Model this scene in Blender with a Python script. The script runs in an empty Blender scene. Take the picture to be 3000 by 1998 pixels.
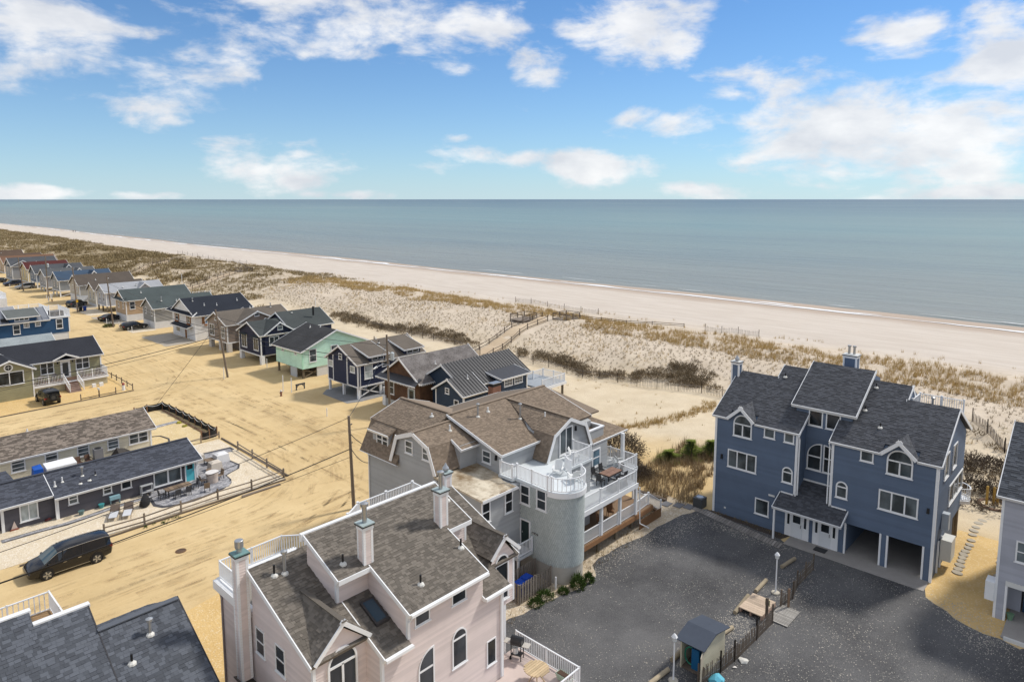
import bpy, math, random
import numpy as np
from mathutils import Vector, Matrix, Euler
S = bpy.context.scene
COL = S.collection
rnd = random.Random(11)
rng = np.random.default_rng(11)
R = math.radians

# ------------------------------------------------------------------ camera
cd = bpy.data.cameras.new('camera'); cam = bpy.data.objects.new('camera', cd); COL.objects.link(cam)
cam.location = (0, 0, 26); cam.rotation_euler = (R(90-6.758), 0, R(-46.85))
cd.sensor_width = 36; cd.lens = 24; cd.shift_y = -178/3000; cd.clip_start = .5; cd.clip_end = 90000
S.camera = cam
S.render.resolution_x = 1024; S.render.resolution_y = 681
S.view_settings.view_transform = 'Standard'; S.view_settings.look = 'None'
S.view_settings.gamma = 1; S.view_settings.exposure = 0.80

# ------------------------------------------------------------------ sky, clouds, sun
SUN_AZ = R(109); SUN_EL = R(47)          # azimuth clockwise from +Y
W = bpy.data.worlds.new('World'); S.world = W; W.use_nodes = True
nt = W.node_tree; nt.nodes.clear()
def N(t, **k):
    n = nt.nodes.new(t)
    for a, b in k.items(): setattr(n, a, b)
    return n
def L(a, b): nt.links.new(a, b)
def wm(op, a, b=None, c=None):
    n = N('ShaderNodeMath', operation=op)
    for i, x in enumerate((a, b, c)):
        if x is None: continue
        if isinstance(x, (int, float)): n.inputs[i].default_value = x
        else: L(x, n.inputs[i])
    return n.outputs[0]
sky = N('ShaderNodeTexSky'); sky.sky_type = 'NISHITA'; sky.sun_disc = False
sky.sun_elevation = SUN_EL; sky.sun_rotation = SUN_AZ; sky.air_density = 1.0; sky.dust_density = 0.0; sky.ozone_density = 3.0; sky.altitude = 20
tc = N('ShaderNodeTexCoord'); sx = N('ShaderNodeSeparateXYZ'); L(tc.outputs['Generated'], sx.inputs[0])
az = wm('ARCTAN2', sx.outputs[0], sx.outputs[1]); el = wm('ARCSINE', sx.outputs[2])
ae = N('ShaderNodeCombineXYZ'); L(az, ae.inputs[0]); L(el, ae.inputs[1])
den = wm('ADD', wm('MAXIMUM', sx.outputs[2], 0.0), 0.09)
cp = N('ShaderNodeCombineXYZ'); L(wm('DIVIDE', sx.outputs[0], den), cp.inputs[0]); L(wm('DIVIDE', sx.outputs[1], den), cp.inputs[1])
def wnoise(vec, scale, detail, rough, off=(0, 0, 0), dist=0.0):
    mp = N('ShaderNodeMapping'); mp.inputs['Location'].default_value = off; L(vec, mp.inputs[0])
    n = N('ShaderNodeTexNoise'); n.inputs['Scale'].default_value = scale; n.inputs['Detail'].default_value = detail
    n.inputs['Roughness'].default_value = rough; n.inputs['Distortion'].default_value = dist; L(mp.outputs[0], n.inputs['Vector']); return n.outputs['Fac']
dz = N('ShaderNodeMapping'); dz.inputs['Scale'].default_value = (1, 1, 2.3); L(tc.outputs['Generated'], dz.inputs[0])
n1 = wnoise(dz.outputs[0], 7.5, 10, .57, (3.1, 7.7, 1.3), .3)
n2 = wnoise(dz.outputs[0], 26, 7, .6, (1.1, 2.7, .4), .2)
# cloud banks: (azimuth deg from camera heading, elevation deg, half width, half height, weight)
BANKS = [(-34.0, 11.03, 7.8, 4.1, 0.95), (-24.2, 10.85, 8.4, 4.21, 0.85), (-9.9, 13.64, 12.1, 3.89, 1), (11.3, 13.83, 7.9, 3.88, 1), (2.3, 10.74, 3.1, 1.98, 0.8), (-28.1, 6.49, 3.5, 1.89, 0.95), (20.6, 8.89, 7.2, 1.85, 0.9), (28.8, 11.15, 4.0, 2.02, 0.9), (12.7, 5.81, 5.6, 1.93, 0.9), (27.7, 4.57, 11.2, 4.81, 1.1), (35.0, 8.29, 4.5, 5.13, 1.0), (-18.0, 2.52, 8.2, 2.35, 0.95), (-2.9, 3.19, 7.4, 1.48, 0.9), (7.1, 2.62, 6.3, 1.8, 0.95), (-35.0, 0.45, 4.5, 0.76, 1), (-28.4, 0.25, 2.8, 0.46, 0.9), (-14.0, 0.33, 4.7, 0.58, 0.9), (15.4, 0.65, 4.7, 1.02, 0.95), (34.0, 0.45, 5.7, 0.76, 0.95), (-4.9, 4.97, 1.7, 0.53, 0.7), (32.0, 6.03, 5.3, 1.68, 0.9), (-31.0, 12.72, 7.4, 1.98, 0.7)]
tot = None
for a, e, sa, se, wt in BANKS:
    mp = N('ShaderNodeMapping'); mp.vector_type = 'TEXTURE'
    mp.inputs['Location'].default_value = (R(46.85+a), R(e), 0); mp.inputs['Scale'].default_value = (R(sa*1.15), R(se*1.2), 1)
    L(ae.outputs[0], mp.inputs[0]); g = N('ShaderNodeTexGradient', gradient_type='SPHERICAL'); L(mp.outputs[0], g.inputs[0])
    t = wm('MULTIPLY', wm('POWER', g.outputs['Fac'], .55), wt); tot = t if tot is None else wm('MAXIMUM', tot, t)
# unseen broken cloud outside the frame, its cover raised to add fill light
outf = N('ShaderNodeMapRange'); outf.inputs['From Min'].default_value = .72; outf.inputs['From Max'].default_value = 1.1
L(wm('ADD', wm('ABSOLUTE', wm('SUBTRACT', az, R(46.85))), wm('MULTIPLY', wm('MAXIMUM', wm('SUBTRACT', el, .2), 0), 3.5)), outf.inputs['Value'])
tot = wm('MAXIMUM', tot, wm('MULTIPLY', outf.outputs[0], .8))
dens = wm('ADD', wm('ADD', wm('MULTIPLY', n1, 2.3), wm('MULTIPLY', n2, .6)), wm('SUBTRACT', wm('MULTIPLY', tot, 1.0), 1.86))
cov = N('ShaderNodeMapRange', interpolation_type='SMOOTHSTEP'); cov.inputs['From Min'].default_value = 0.0; cov.inputs['From Max'].default_value = .55; L(dens, cov.inputs['Value'])
shd = N('ShaderNodeMapRange'); shd.inputs['From Min'].default_value = .34; shd.inputs['From Max'].default_value = .66
L(wnoise(dz.outputs[0], 10, 5, .55, (3.4, 8.2, 1.36)), shd.inputs['Value'])
cc = N('ShaderNodeMixRGB'); cc.inputs[1].default_value = (4.15, 4.3, 4.6, 1); cc.inputs[2].default_value = (5.75, 5.75, 5.75, 1); L(shd.outputs[0], cc.inputs[0])
sat = N('ShaderNodeHueSaturation'); sat.inputs['Saturation'].default_value = 1.0; sat.inputs['Value'].default_value = 1.0; L(sky.outputs[0], sat.inputs['Color'])
mx = N('ShaderNodeMixRGB'); L(wm('MULTIPLY', cov.outputs[0], .93), mx.inputs[0]); tn = N('ShaderNodeMixRGB', blend_type='MULTIPLY'); tn.inputs[0].default_value = 1; tn.inputs[2].default_value = (.335, .52, .69, 1); L(sat.outputs[0], tn.inputs[1]); hz = N('ShaderNodeMixRGB'); hz.inputs[2].default_value = (3.5, 4.35, 5.1, 1); L(wm('MULTIPLY', wm('POWER', 2.718, wm('MULTIPLY', wm('MAXIMUM', el, 0), -9.)), .62), hz.inputs[0]); L(tn.outputs[0], hz.inputs[1]); L(hz.outputs[0], mx.inputs[1]); L(cc.outputs[0], mx.inputs[2])
bg = N('ShaderNodeBackground'); bg.inputs['Strength'].default_value = .10; L(mx.outputs[0], bg.inputs['Color'])
wo = N('ShaderNodeOutputWorld'); L(bg.outputs[0], wo.inputs[0])
sd = bpy.data.lights.new('sun', 'SUN'); sun = bpy.data.objects.new('sun', sd); COL.objects.link(sun)
sd.energy = 2.0; sd.angle = R(6); sd.color = (1, .95, .87)
sdir = Vector((math.sin(SUN_AZ)*math.cos(SUN_EL), math.cos(SUN_AZ)*math.cos(SUN_EL), math.sin(SUN_EL)))
sun.rotation_euler = sdir.to_track_quat('Z', 'Y').to_euler()

# ------------------------------------------------------------------ materials
MATS = {}
class NT:
    def __init__(s, name):
        s.m = bpy.data.materials.new(name); s.m.use_nodes = True; s.t = s.m.node_tree
        s.b = s.t.nodes['Principled BSDF']; s.out = s.t.nodes['Material Output']
    def n(s, t, **k):
        x = s.t.nodes.new(t)
        for a, b in k.items(): setattr(x, a, b)
        return x
    def l(s, a, b): s.t.links.new(a, b)
    def math(s, op, a, b=None, c=None):
        x = s.n('ShaderNodeMath', operation=op)
        for i, v in enumerate((a, b, c)):
            if v is None: continue
            if isinstance(v, (int, float)): x.inputs[i].default_value = v
            else: s.l(v, x.inputs[i])
        return x.outputs[0]
    def pos(s):
        if not hasattr(s, '_p'): s._p = s.n('ShaderNodeNewGeometry').outputs['Position']
        return s._p
    def opos(s): return s.n('ShaderNodeTexCoord').outputs['Object']
    def noise(s, scale, detail=4, rough=.55, stretch=(1, 1, 1), vec=None, dist=0, rotz=0):
        mp = s.n('ShaderNodeMapping'); mp.inputs['Scale'].default_value = stretch; mp.inputs['Rotation'].default_value = (0, 0, rotz); s.l(vec or s.pos(), mp.inputs[0])
        x = s.n('ShaderNodeTexNoise'); x.inputs['Scale'].default_value = scale; x.inputs['Detail'].default_value = detail; x.inputs['Roughness'].default_value = rough; x.inputs['Distortion'].default_value = dist
        s.l(mp.outputs[0], x.inputs['Vector']); return x.outputs['Fac']
    def ramp(s, f, a, b, lo=0., hi=1.):
        x = s.n('ShaderNodeMapRange'); x.inputs['From Min'].default_value = a; x.inputs['From Max'].default_value = b
        x.inputs['To Min'].default_value = lo; x.inputs['To Max'].default_value = hi; s.l(f, x.inputs['Value']); return x.outputs[0]
    def mix(s, f, a, b, bt='MIX'):
        x = s.n('ShaderNodeMixRGB', blend_type=bt)
        for i, v in enumerate((f, a, b)):
            if isinstance(v, (int, float)): x.inputs[i].default_value = v if i == 0 else (v, v, v, 1)
            elif isinstance(v, tuple): x.inputs[i].default_value = (*v, 1)
            else: s.l(v, x.inputs[i])
        return x.outputs[0]
    def bump(s, h, st=.3, d=.02):
        x = s.n('ShaderNodeBump'); x.inputs['Strength'].default_value = st; x.inputs['Distance'].default_value = d; s.l(h, x.inputs['Height']); s.l(x.outputs[0], s.b.inputs['Normal'])
    def col(s, c): (s.l(c, s.b.inputs['Base Color']) if not isinstance(c, tuple) else setattr(s.b.inputs['Base Color'], 'default_value', (*c, 1)))
    def set(s, **k):
        for a, v in k.items(): s.b.inputs[a.replace('_', ' ')].default_value = v
        return s.m
def sc(c, k): return tuple(min(1, x*k) for x in c)
def paint(c, rough=.5, var=.12, metal=0.0, spec=.4):
    k = ('paint', c, rough, metal, var)
    if k not in MATS:
        t = NT('paint'); n = t.noise(1.3, 5, .6); n2 = t.noise(14, 3, .6)
        f = t.math('ADD', t.math('MULTIPLY', n, .7), t.math('MULTIPLY', n2, .3))
        t.col(t.mix(t.ramp(f, .3, .7), sc(c, 1-var), sc(c, 1+var*.6))); t.set(Roughness=rough, Metallic=metal, Specular_IOR_Level=spec); MATS[k] = t.m
    return MATS[k]
def siding(c, ex=.15, depth=.5):
    k = ('siding', c, ex)
    if k not in MATS:
        t = NT('siding'); sp = t.n('ShaderNodeSeparateXYZ'); t.l(t.pos(), sp.inputs[0])
        fr = t.math('FRACT', t.math('DIVIDE', sp.outputs[2], ex)); line = t.ramp(fr, .86, 1.0)
        n = t.noise(.8, 5, .6); n2 = t.noise(6, 3, .5, (.25, .25, 3))
        base = t.mix(t.ramp(t.math('ADD', n, n2), .75, 1.25), sc(c, .86), sc(c, 1.08))
        t.col(t.mix(t.math('MULTIPLY', line, depth), base, sc(c, .35))); t.bump(fr, .5, .02); t.set(Roughness=.6, Specular_IOR_Level=.3); MATS[k] = t.m
    return MATS[k]
def lapmat(c):
    k = ('lap', c)
    if k not in MATS:
        t = NT('lap_siding'); g = t.n('ShaderNodeNewGeometry'); n = t.noise(.7, 5, .6); n2 = t.noise(9, 3, .6, (.3, .3, 3))
        f = t.math('ADD', t.math('MULTIPLY', g.outputs['Random Per Island'], .22), t.math('ADD', t.math('MULTIPLY', n, .5), t.math('MULTIPLY', n2, .14)))
        t.col(t.mix(t.ramp(f, .25, .65), sc(c, .86), sc(c, 1.08))); t.bump(n2, .15, .01); t.set(Roughness=.65, Specular_IOR_Level=.3); MATS[k] = t.m
    return MATS[k]
def roofm(c, var=.3, warm=(1, 1, 1)):
    k = ('roof', c, var)
    if k not in MATS:
        t = NT('asphalt_shingle'); g = t.n('ShaderNodeNewGeometry'); oi = t.n('ShaderNodeObjectInfo')
        rr = t.math('FRACT', t.math('ADD', g.outputs['Random Per Island'], oi.outputs['Random']))
        n = t.noise(.5, 5, .6); n2 = t.noise(38, 3, .7); n3 = t.noise(3.2, 2, .5, (1, 1, 2.4))
        rb = t.ramp(rr, .42, .62); f = t.math('ADD', t.math('ADD', t.math('MULTIPLY', rb, .33), t.math('MULTIPLY', rr, .2)), t.math('ADD', t.math('MULTIPLY', n, .25), t.math('ADD', t.math('MULTIPLY', n2, .28), t.math('MULTIPLY', n3, .22))))
        t.col(t.mix(t.ramp(f, .3, .95), sc(c, 1-var), sc(c, 1+var))); t.bump(n2, .25, .01); t.set(Roughness=.9, Specular_IOR_Level=.2); MATS[k] = t.m
    return MATS[k]
def farroof(c, var=.18):
    k = ('froof', c, var)
    if k not in MATS:
        t = NT('distant_shingle'); n = t.noise(.35, 5, .6); n2 = t.noise(5, 4, .7); sp = t.n('ShaderNodeSeparateXYZ'); t.l(t.pos(), sp.inputs[0])
        fr = t.math('FRACT', t.math('DIVIDE', sp.outputs[2], .11)); f = t.math('ADD', t.math('MULTIPLY', n, .5), t.math('MULTIPLY', n2, .5))
        t.col(t.mix(t.math('MULTIPLY', t.ramp(fr, .7, 1), .3), t.mix(t.ramp(f, .35, .65), sc(c, 1-var), sc(c, 1+var)), sc(c, .6))); t.bump(n2, .3, .02); t.set(Roughness=.9, Specular_IOR_Level=.2); MATS[k] = t.m
    return MATS[k]
def glassm(c=(.018, .022, .026), key='d'):
    k = ('glass', key)
    if k not in MATS:
        t = NT('window_glass'); n = t.noise(.9, 3, .5, (1, 1, .6)); oi = t.n('ShaderNodeObjectInfo')
        f = t.math('ADD', t.ramp(n, .4, .65, 0, .6), t.math('MULTIPLY', oi.outputs['Random'], .4))
        t.col(t.mix(f, sc(c, .45), sc(c, 3.2))); t.set(Roughness=.08, Specular_IOR_Level=.32); MATS[k] = t.m
    return MATS[k]
def wood(c, rough=.8):
    k = ('wood', c)
    if k not in MATS:
        t = NT('weathered_wood'); n = t.noise(2, 5, .65, (1, 1, 1), vec=t.opos()); n2 = t.noise(9, 4, .6, (3, 3, .4), vec=t.opos()); oi = t.n('ShaderNodeObjectInfo')
        f = t.math('ADD', t.math('MULTIPLY', oi.outputs['Random'], .3), t.math('ADD', t.math('MULTIPLY', n, .4), t.math('MULTIPLY', n2, .4)))
        t.col(t.mix(t.ramp(f, .3, .85), sc(c, .6), sc(c, 1.3))); t.bump(n2, .4, .01); t.set(Roughness=rough, Specular_IOR_Level=.2); MATS[k] = t.m
    return MATS[k]
def foliage(c1, c2, key):
    k = ('leaf', key)
    if k not in MATS:
        t = NT('foliage_'+key); g = t.n('ShaderNodeNewGeometry'); n = t.noise(.6, 4, .6)
        f = t.math('ADD', t.math('MULTIPLY', g.outputs['Random Per Island'], .6), t.math('MULTIPLY', n, .5))
        t.col(t.mix(t.ramp(f, .2, .9), c1, c2)); t.set(Roughness=.8, Specular_IOR_Level=.15); MATS[k] = t.m
    return MATS[k]
WHITE = paint((.78, .79, .80), .45, .06); OFFW = paint((.66, .66, .64), .5, .1)
BLACK = paint((.012, .012, .014), .45, .2); METAL = paint((.42, .43, .44), .35, .2, .7); RUST = paint((.16, .08, .04), .8, .3)
GLASS = glassm(); GLASSB = glassm((.055, .065, .07), 'b'); GLASSL = glassm((.2, .22, .22), 'l')
CONC = paint((.33, .31, .29), .85, .15)

# ------------------------------------------------------------------ mesh helpers
def V3(*a): return np.array(a, float)
class MB:
    def __init__(s): s.v = []; s.f = []; s.mi = []
    def face(s, pts, m=0):
        i = len(s.v); s.v += [tuple(p) for p in pts]; s.f.append(tuple(range(i, i+len(pts)))); s.mi.append(m); return s
    def hexa(s, p, m=0):      # p: 8 points, bottom 4 then top 4
        i = len(s.v); s.v += [tuple(q) for q in p]
        for q in ((3, 2, 1, 0), (4, 5, 6, 7), (0, 1, 5, 4), (1, 2, 6, 5), (2, 3, 7, 6), (3, 0, 4, 7)):
            s.f.append(tuple(i+k for k in q)); s.mi.append(m)
        return s
    def box(s, x0, y0, z0, x1, y1, z1, m=0):
        x0, x1 = min(x0, x1), max(x0, x1); y0, y1 = min(y0, y1), max(y0, y1); z0, z1 = min(z0, z1), max(z0, z1)
        return s.hexa([(x0, y0, z0), (x1, y0, z0), (x1, y1, z0), (x0, y1, z0), (x0, y0, z1), (x1, y0, z1), (x1, y1, z1), (x0, y1, z1)], m)
    def bar(s, p, q, w, h=None, m=0, up=(0, 0, 1)):
        p = V3(*p); q = V3(*q); h = h or w; d = q-p; ln = np.linalg.norm(d)
        if ln < 1e-6: return s
        d /= ln; u = V3(*up)
        if abs(d @ u) > .98: u = V3(1, 0, 0)
        a = np.cross(d, u); a /= np.linalg.norm(a); b = np.cross(a, d); a = a*w/2; b = b*h/2
        return s.hexa([p-a-b, q-a-b, q+a-b, p+a-b, p-a+b, q-a+b, q+a+b, p+a+b], m)
    def prism(s, pts, vec, m=0):
        pts = [V3(*p) for p in pts]; vec = V3(*vec); n = len(pts); i = len(s.v)
        s.v += [tuple(p) for p in pts]+[tuple(p+vec) for p in pts]
        s.f.append(tuple(i+k for k in range(n))); s.f.append(tuple(i+n+k for k in reversed(range(n)))); s.mi += [m, m]
        for k in range(n): s.f.append((i+k, i+n+k, i+n+(k+1) % n, i+(k+1) % n)); s.mi.append(m)
        return s
    def tube(s, pts, r, n=6, m=0, r2=None):
        pts = [V3(*p) for p in pts]; i = len(s.v); k = len(pts)
        for j, p in enumerate(pts):
            d = pts[min(j+1, k-1)]-pts[max(j-1, 0)]; d /= (np.linalg.norm(d)+1e-9); u = V3(0, 0, 1) if abs(d[2]) < .95 else V3(1, 0, 0)
            a = np.cross(d, u); a /= np.linalg.norm(a); b = np.cross(a, d); rr = r if r2 is None else r+(r2-r)*j/(k-1)
            for t in range(n): s.v.append(tuple(p+rr*(math.cos(2*math.pi*t/n)*a+math.sin(2*math.pi*t/n)*b)))
        for j in range(k-1):
            for t in range(n): s.f.append((i+j*n+t, i+j*n+(t+1) % n, i+(j+1)*n+(t+1) % n, i+(j+1)*n+t)); s.mi.append(m)
        s.f.append(tuple(i+t for t in reversed(range(n)))); s.f.append(tuple(i+(k-1)*n+t for t in range(n))); s.mi += [m, m]
        return s
    def cyl(s, x, y, z0, z1, r, n=12, r2=None, m=0): return s.tube([(x, y, z0), (x, y, z1)], r, n, m, r2)
    def lathe(s, x, y, prof, n=14, m=0):
        i = len(s.v); k = len(prof)
        for r, z in prof:
            for t in range(n): s.v.append((x+r*math.cos(2*math.pi*t/n), y+r*math.sin(2*math.pi*t/n), z))
        for j in range(k-1):
            for t in range(n): s.f.append((i+j*n+t, i+j*n+(t+1) % n, i+(j+1)*n+(t+1) % n, i+(j+1)*n+t)); s.mi.append(m)
        s.f.append(tuple(i+t for t in reversed(range(n)))); s.f.append(tuple(i+(k-1)*n+t for t in range(n))); s.mi += [m, m]
        return s
    def compact(s):
        u = sorted({i for f in s.f for i in f}); mp = {o: k for k, o in enumerate(u)}; s.v = [s.v[i] for i in u]; s.f = [tuple(mp[i] for i in f) for f in s.f]; return s
    def build(s, name, mat, parent=None, smooth=False, kind=None, label=None):
        off = V3(0, 0, 0); p = parent
        while p is not None: off = off+V3(*p.location); p = p.parent
        me = bpy.data.meshes.new(name); me.from_pydata([tuple(V3(*v)-off) for v in s.v], [], s.f)
        ms = mat if isinstance(mat, (list, tuple)) else [mat]
        for m in ms: me.materials.append(m)
        if len(ms) > 1: me.polygons.foreach_set('material_index', s.mi)
        if smooth: me.polygons.foreach_set('use_smooth', [True]*len(s.f)); me.set_sharp_from_angle(angle=R(38))
        me.update(); o = bpy.data.objects.new(name, me); COL.objects.link(o)
        if parent is not None: o.parent = parent
        if kind: o['kind'] = kind
        if label: o['label'] = label
        return o
def nmesh(name, verts, faces_flat, nper, mat, kind=None):      # fast numpy mesh, all faces with nper corners
    me = bpy.data.meshes.new(name); nv = len(verts); nf = len(faces_flat)//nper
    me.vertices.add(nv); me.vertices.foreach_set('co', np.asarray(verts, np.float32).ravel())
    me.loops.add(nf*nper); me.loops.foreach_set('vertex_index', np.asarray(faces_flat, np.int32))
    me.polygons.add(nf); me.polygons.foreach_set('loop_start', np.arange(0, nf*nper, nper, dtype=np.int32))
    me.update(calc_edges=True); me.validate(); me.materials.append(mat); o = bpy.data.objects.new(name, me); COL.objects.link(o)
    if kind: o['kind'] = kind
    return o
def tag(o, label, cat, group=None, kind=None):
    o['label'] = label; o['category'] = cat
    if group: o['group'] = group
    if kind: o['kind'] = kind
    return o
def thing(name, label, cat, loc=(0, 0, 0), group=None):
    o = bpy.data.objects.new(name, None); COL.objects.link(o); o.location = loc; o.empty_display_size = .3
    return tag(o, label, cat, group)
def struct(o): o['kind'] = 'structure'; return o
def copy_tree(o, parent=None):
    c = o.copy(); COL.objects.link(c); c.parent = parent
    for ch in o.children: copy_tree(ch, c)
    return c
def place(root, loc, rz=0, label=None, s=1):
    c = copy_tree(root); c.location = loc; c.rotation_euler = (0, 0, rz); c.scale = (s, s, s)
    if label: c['label'] = label
    return c
# ------------------------------------------------------------------ building helpers
def fmap(face):
    k, c = face
    return {'W': lambda a, d, z: (c-d, a, z), 'E': lambda a, d, z: (c+d, a, z), 'S': lambda a, d, z: (a, c-d, z), 'N': lambda a, d, z: (a, c+d, z)}[k]
def outline(style, a0, z0, a1, z1, t=0.):
    a0 += t; a1 -= t; zb = z0+t; w = (a1-a0)/2; c = (a0+a1)/2
    if style == 'arch':
        zs = z1-(w+t); return [(a0, zb), (a1, zb)]+[(c+w*math.cos(x), zs+w*math.sin(x)) for x in np.linspace(0, math.pi, 15)]
    if style in ('qlo', 'qhi'):           # quarter arch, high side at low / high coordinate
        r = (a1-a0); zs = z1-t-r
        arc = [(a1-r*math.cos(x), zs+r*math.sin(x)) for x in np.linspace(0, math.pi/2, 9)] if style == 'qhi' else [(a0+r*math.sin(x), zs+r*math.cos(x)) for x in np.linspace(0, math.pi/2, 9)]
        return [(a0, zb), (a1, zb)]+(arc[::-1] if style == 'qhi' else [(p, q) for p, q in arc[::-1]])
    if style == 'round':
        r = w; zc = (z0+z1)/2; return [(c+r*math.cos(x), zc+r*math.sin(x)) for x in np.linspace(0, 2*math.pi, 20)[:-1]]
    return [(a0, zb), (a1, zb), (a1, z1-t), (a0, z1-t)]
def window(par, face, a0, z0, a1, z1, style='dh', pane=None, t=.09, trim=None, d=.06, name='window', label=None):
    P = fmap(face); a0, a1 = min(a0, a1), max(a0, a1); z0, z1 = min(z0, z1), max(z0, z1)
    sh = style if style in ('arch', 'qlo', 'qhi', 'round') else 'rect'
    o = outline(sh, a0, z0, a1, z1); i = outline(sh, a0, z0, a1, z1, t); b = MB(); n = len(o)
    for k in range(n):
        j = (k+1) % n
        b.face([P(o[k][0], d, o[k][1]), P(o[j][0], d, o[j][1]), P(i[j][0], d, i[j][1]), P(i[k][0], d, i[k][1])])
        b.face([P(o[k][0], -.02, o[k][1]), P(o[j][0], -.02, o[j][1]), P(o[j][0], d, o[j][1]), P(o[k][0], d, o[k][1])])
        b.face([P(i[k][0], d, i[k][1]), P(i[j][0], d, i[j][1]), P(i[j][0], .0, i[j][1]), P(i[k][0], .0, i[k][1])])
    def fb(p0, p1, q0, q1, dd=d-.015):
        x = [P(p0, .0, q0), P(p1, .0, q0), P(p1, .0, q1), P(p0, .0, q1), P(p0, dd, q0), P(p1, dd, q0), P(p1, dd, q1), P(p0, dd, q1)]; b.hexa(x)
    m = .035; ac = (a0+a1)/2; zc = (z0+z1)/2; ia, ib, ja, jb = a0+t, a1-t, z0+t, z1-t
    if style == 'dh': fb(ia, ib, zc-m, zc+m)
    elif style == 'v2': fb(ac-m, ac+m, ja, jb)
    elif style == 'v2dh': fb(ac-.06, ac+.06, ja, jb, d-.005); fb(ia, ib, zc-m, zc+m)
    elif style == 'v3':
        for k in (1, 2): x = a0+(a1-a0)*k/3; fb(x-.05, x+.05, ja, jb)
    elif style == 'grid':
        for k in (1, 2): x = a0+(a1-a0)*k/3; fb(x-.015, x+.015, ja, jb)
        for k in (1, 2, 3): z = z0+(z1-z0)*k/4; fb(ia, ib, z-.015, z+.015)
        fb(ia, ib, zc-m, zc+m, d-.005)
    elif style == 'h2':
        for k in (1, 2): z = z0+(z1-z0)*k/3; fb(ia, ib, z-m, z+m)
    elif style == 'arch': zs = z1-(a1-a0)/2-.02; fb(ia, ib, zs-.05, zs+.05); (fb(ac-.05, ac+.05, ja, zs) if a1-a0 > 1.2 else None)
    elif style in ('qlo', 'qhi'): zs = z1-(a1-a0); fb(ia, ib, zs-.05, zs+.05)
    elif style == 'round': fb(ia, ib, zc-.02, zc+.02); fb(ac-.02, ac+.02, ja, jb)
    fb(a0-.05, a1+.05, z0-.05, z0, d+.03) if style not in ('round',) and trim is None else None
    w = b.build(name, trim or WHITE, par, label=label)
    p = MB(); p.face([P(x, .037, z) for x, z in (i if face[0] in 'SE' else i[::-1])]); p.build('pane', pane or GLASS, w)
    return w
def door(par, face, a0, z0, a1, z1, mat, glass=None, frame=True, label=None):
    P = fmap(face); b = MB()
    def fb(b, p0, p1, q0, q1, d0, d1): b.hexa([P(p0, d0, q0), P(p1, d0, q0), P(p1, d0, q1), P(p0, d0, q1), P(p0, d1, q0), P(p1, d1, q0), P(p1, d1, q1), P(p0, d1, q1)])
    fb(b, a0, a1, z0, z1, 0, .05); o = b.build('door', mat, par, label=label)
    if frame:
        f = MB(); t = .1; fb(f, a0-t, a0, z0, z1+t, 0, .08); fb(f, a1, a1+t, z0, z1+t, 0, .08); fb(f, a0, a1, z1, z1+t, 0, .078); f.build('door_frame', WHITE, o)
    if glass:
        g0, g1, h0, h1 = glass; g = MB(); fb(g, g0, g1, h0, h1, .045, .058); g.build('pane', GLASS, o)
    h = MB(); fb(h, a1-.16, a1-.1, z0+.95, z0+1.05, .05, .11); h.build('handle', METAL, o)
    return o
def clip2(poly, axis, val, keep_ge):
    out = []; n = len(poly)
    for i in range(n):
        p, q = poly[i], poly[(i+1) % n]; a = (p[axis]-val) if keep_ge else (val-p[axis]); b = (q[axis]-val) if keep_ge else (val-q[axis])
        if a >= 0: out.append(p)
        if (a > 0 and b < 0) or (a < 0 and b > 0):
            t = a/(a-b); out.append((p[0]+t*(q[0]-p[0]), p[1]+t*(q[1]-p[1])))
    return out
def laps(par, face, poly, mat, ex=.13, t=.028, name='siding'):
    """real lap-siding courses over a wall polygon given as (a,z) points"""
    P = fmap(face); b = MB(); z = min(q[1] for q in poly); zt = max(q[1] for q in poly)
    while z < zt-.01:
        s = clip2(clip2(poly, 1, z, True), 1, min(z+ex, zt), False)
        if len(s) > 2:
            b.face([P(a, t*(1-(q-z)/ex)+.004, q) for a, q in s])
            lo = sorted({round(a, 4) for a, q in s if q < z+1e-4})
            if len(lo) > 1: b.face([P(lo[0], 0, z), P(lo[-1], 0, z), P(lo[-1], t+.004, z), P(lo[0], t+.004, z)])
        z += ex
    return b.build(name, mat, par, kind='stuff')
def clipconv(sub, clip):
    out = sub; n = len(clip)
    for i in range(n):
        ax, ay = clip[i]; bx, by = clip[(i+1) % n]; inp = out; out = []
        if not inp: return out
        def side(p): return (bx-ax)*(p[1]-ay)-(by-ay)*(p[0]-ax)
        for k in range(len(inp)):
            p, q = inp[k], inp[(k+1) % len(inp)]; a, c = side(p), side(q)
            if a >= -1e-9: out.append(p)
            if (a > 1e-9 and c < -1e-9) or (a < -1e-9 and c > 1e-9):
                t = a/(a-c); out.append((p[0]+t*(q[0]-p[0]), p[1]+t*(q[1]-p[1])))
    return out
TABME = {}
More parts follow.
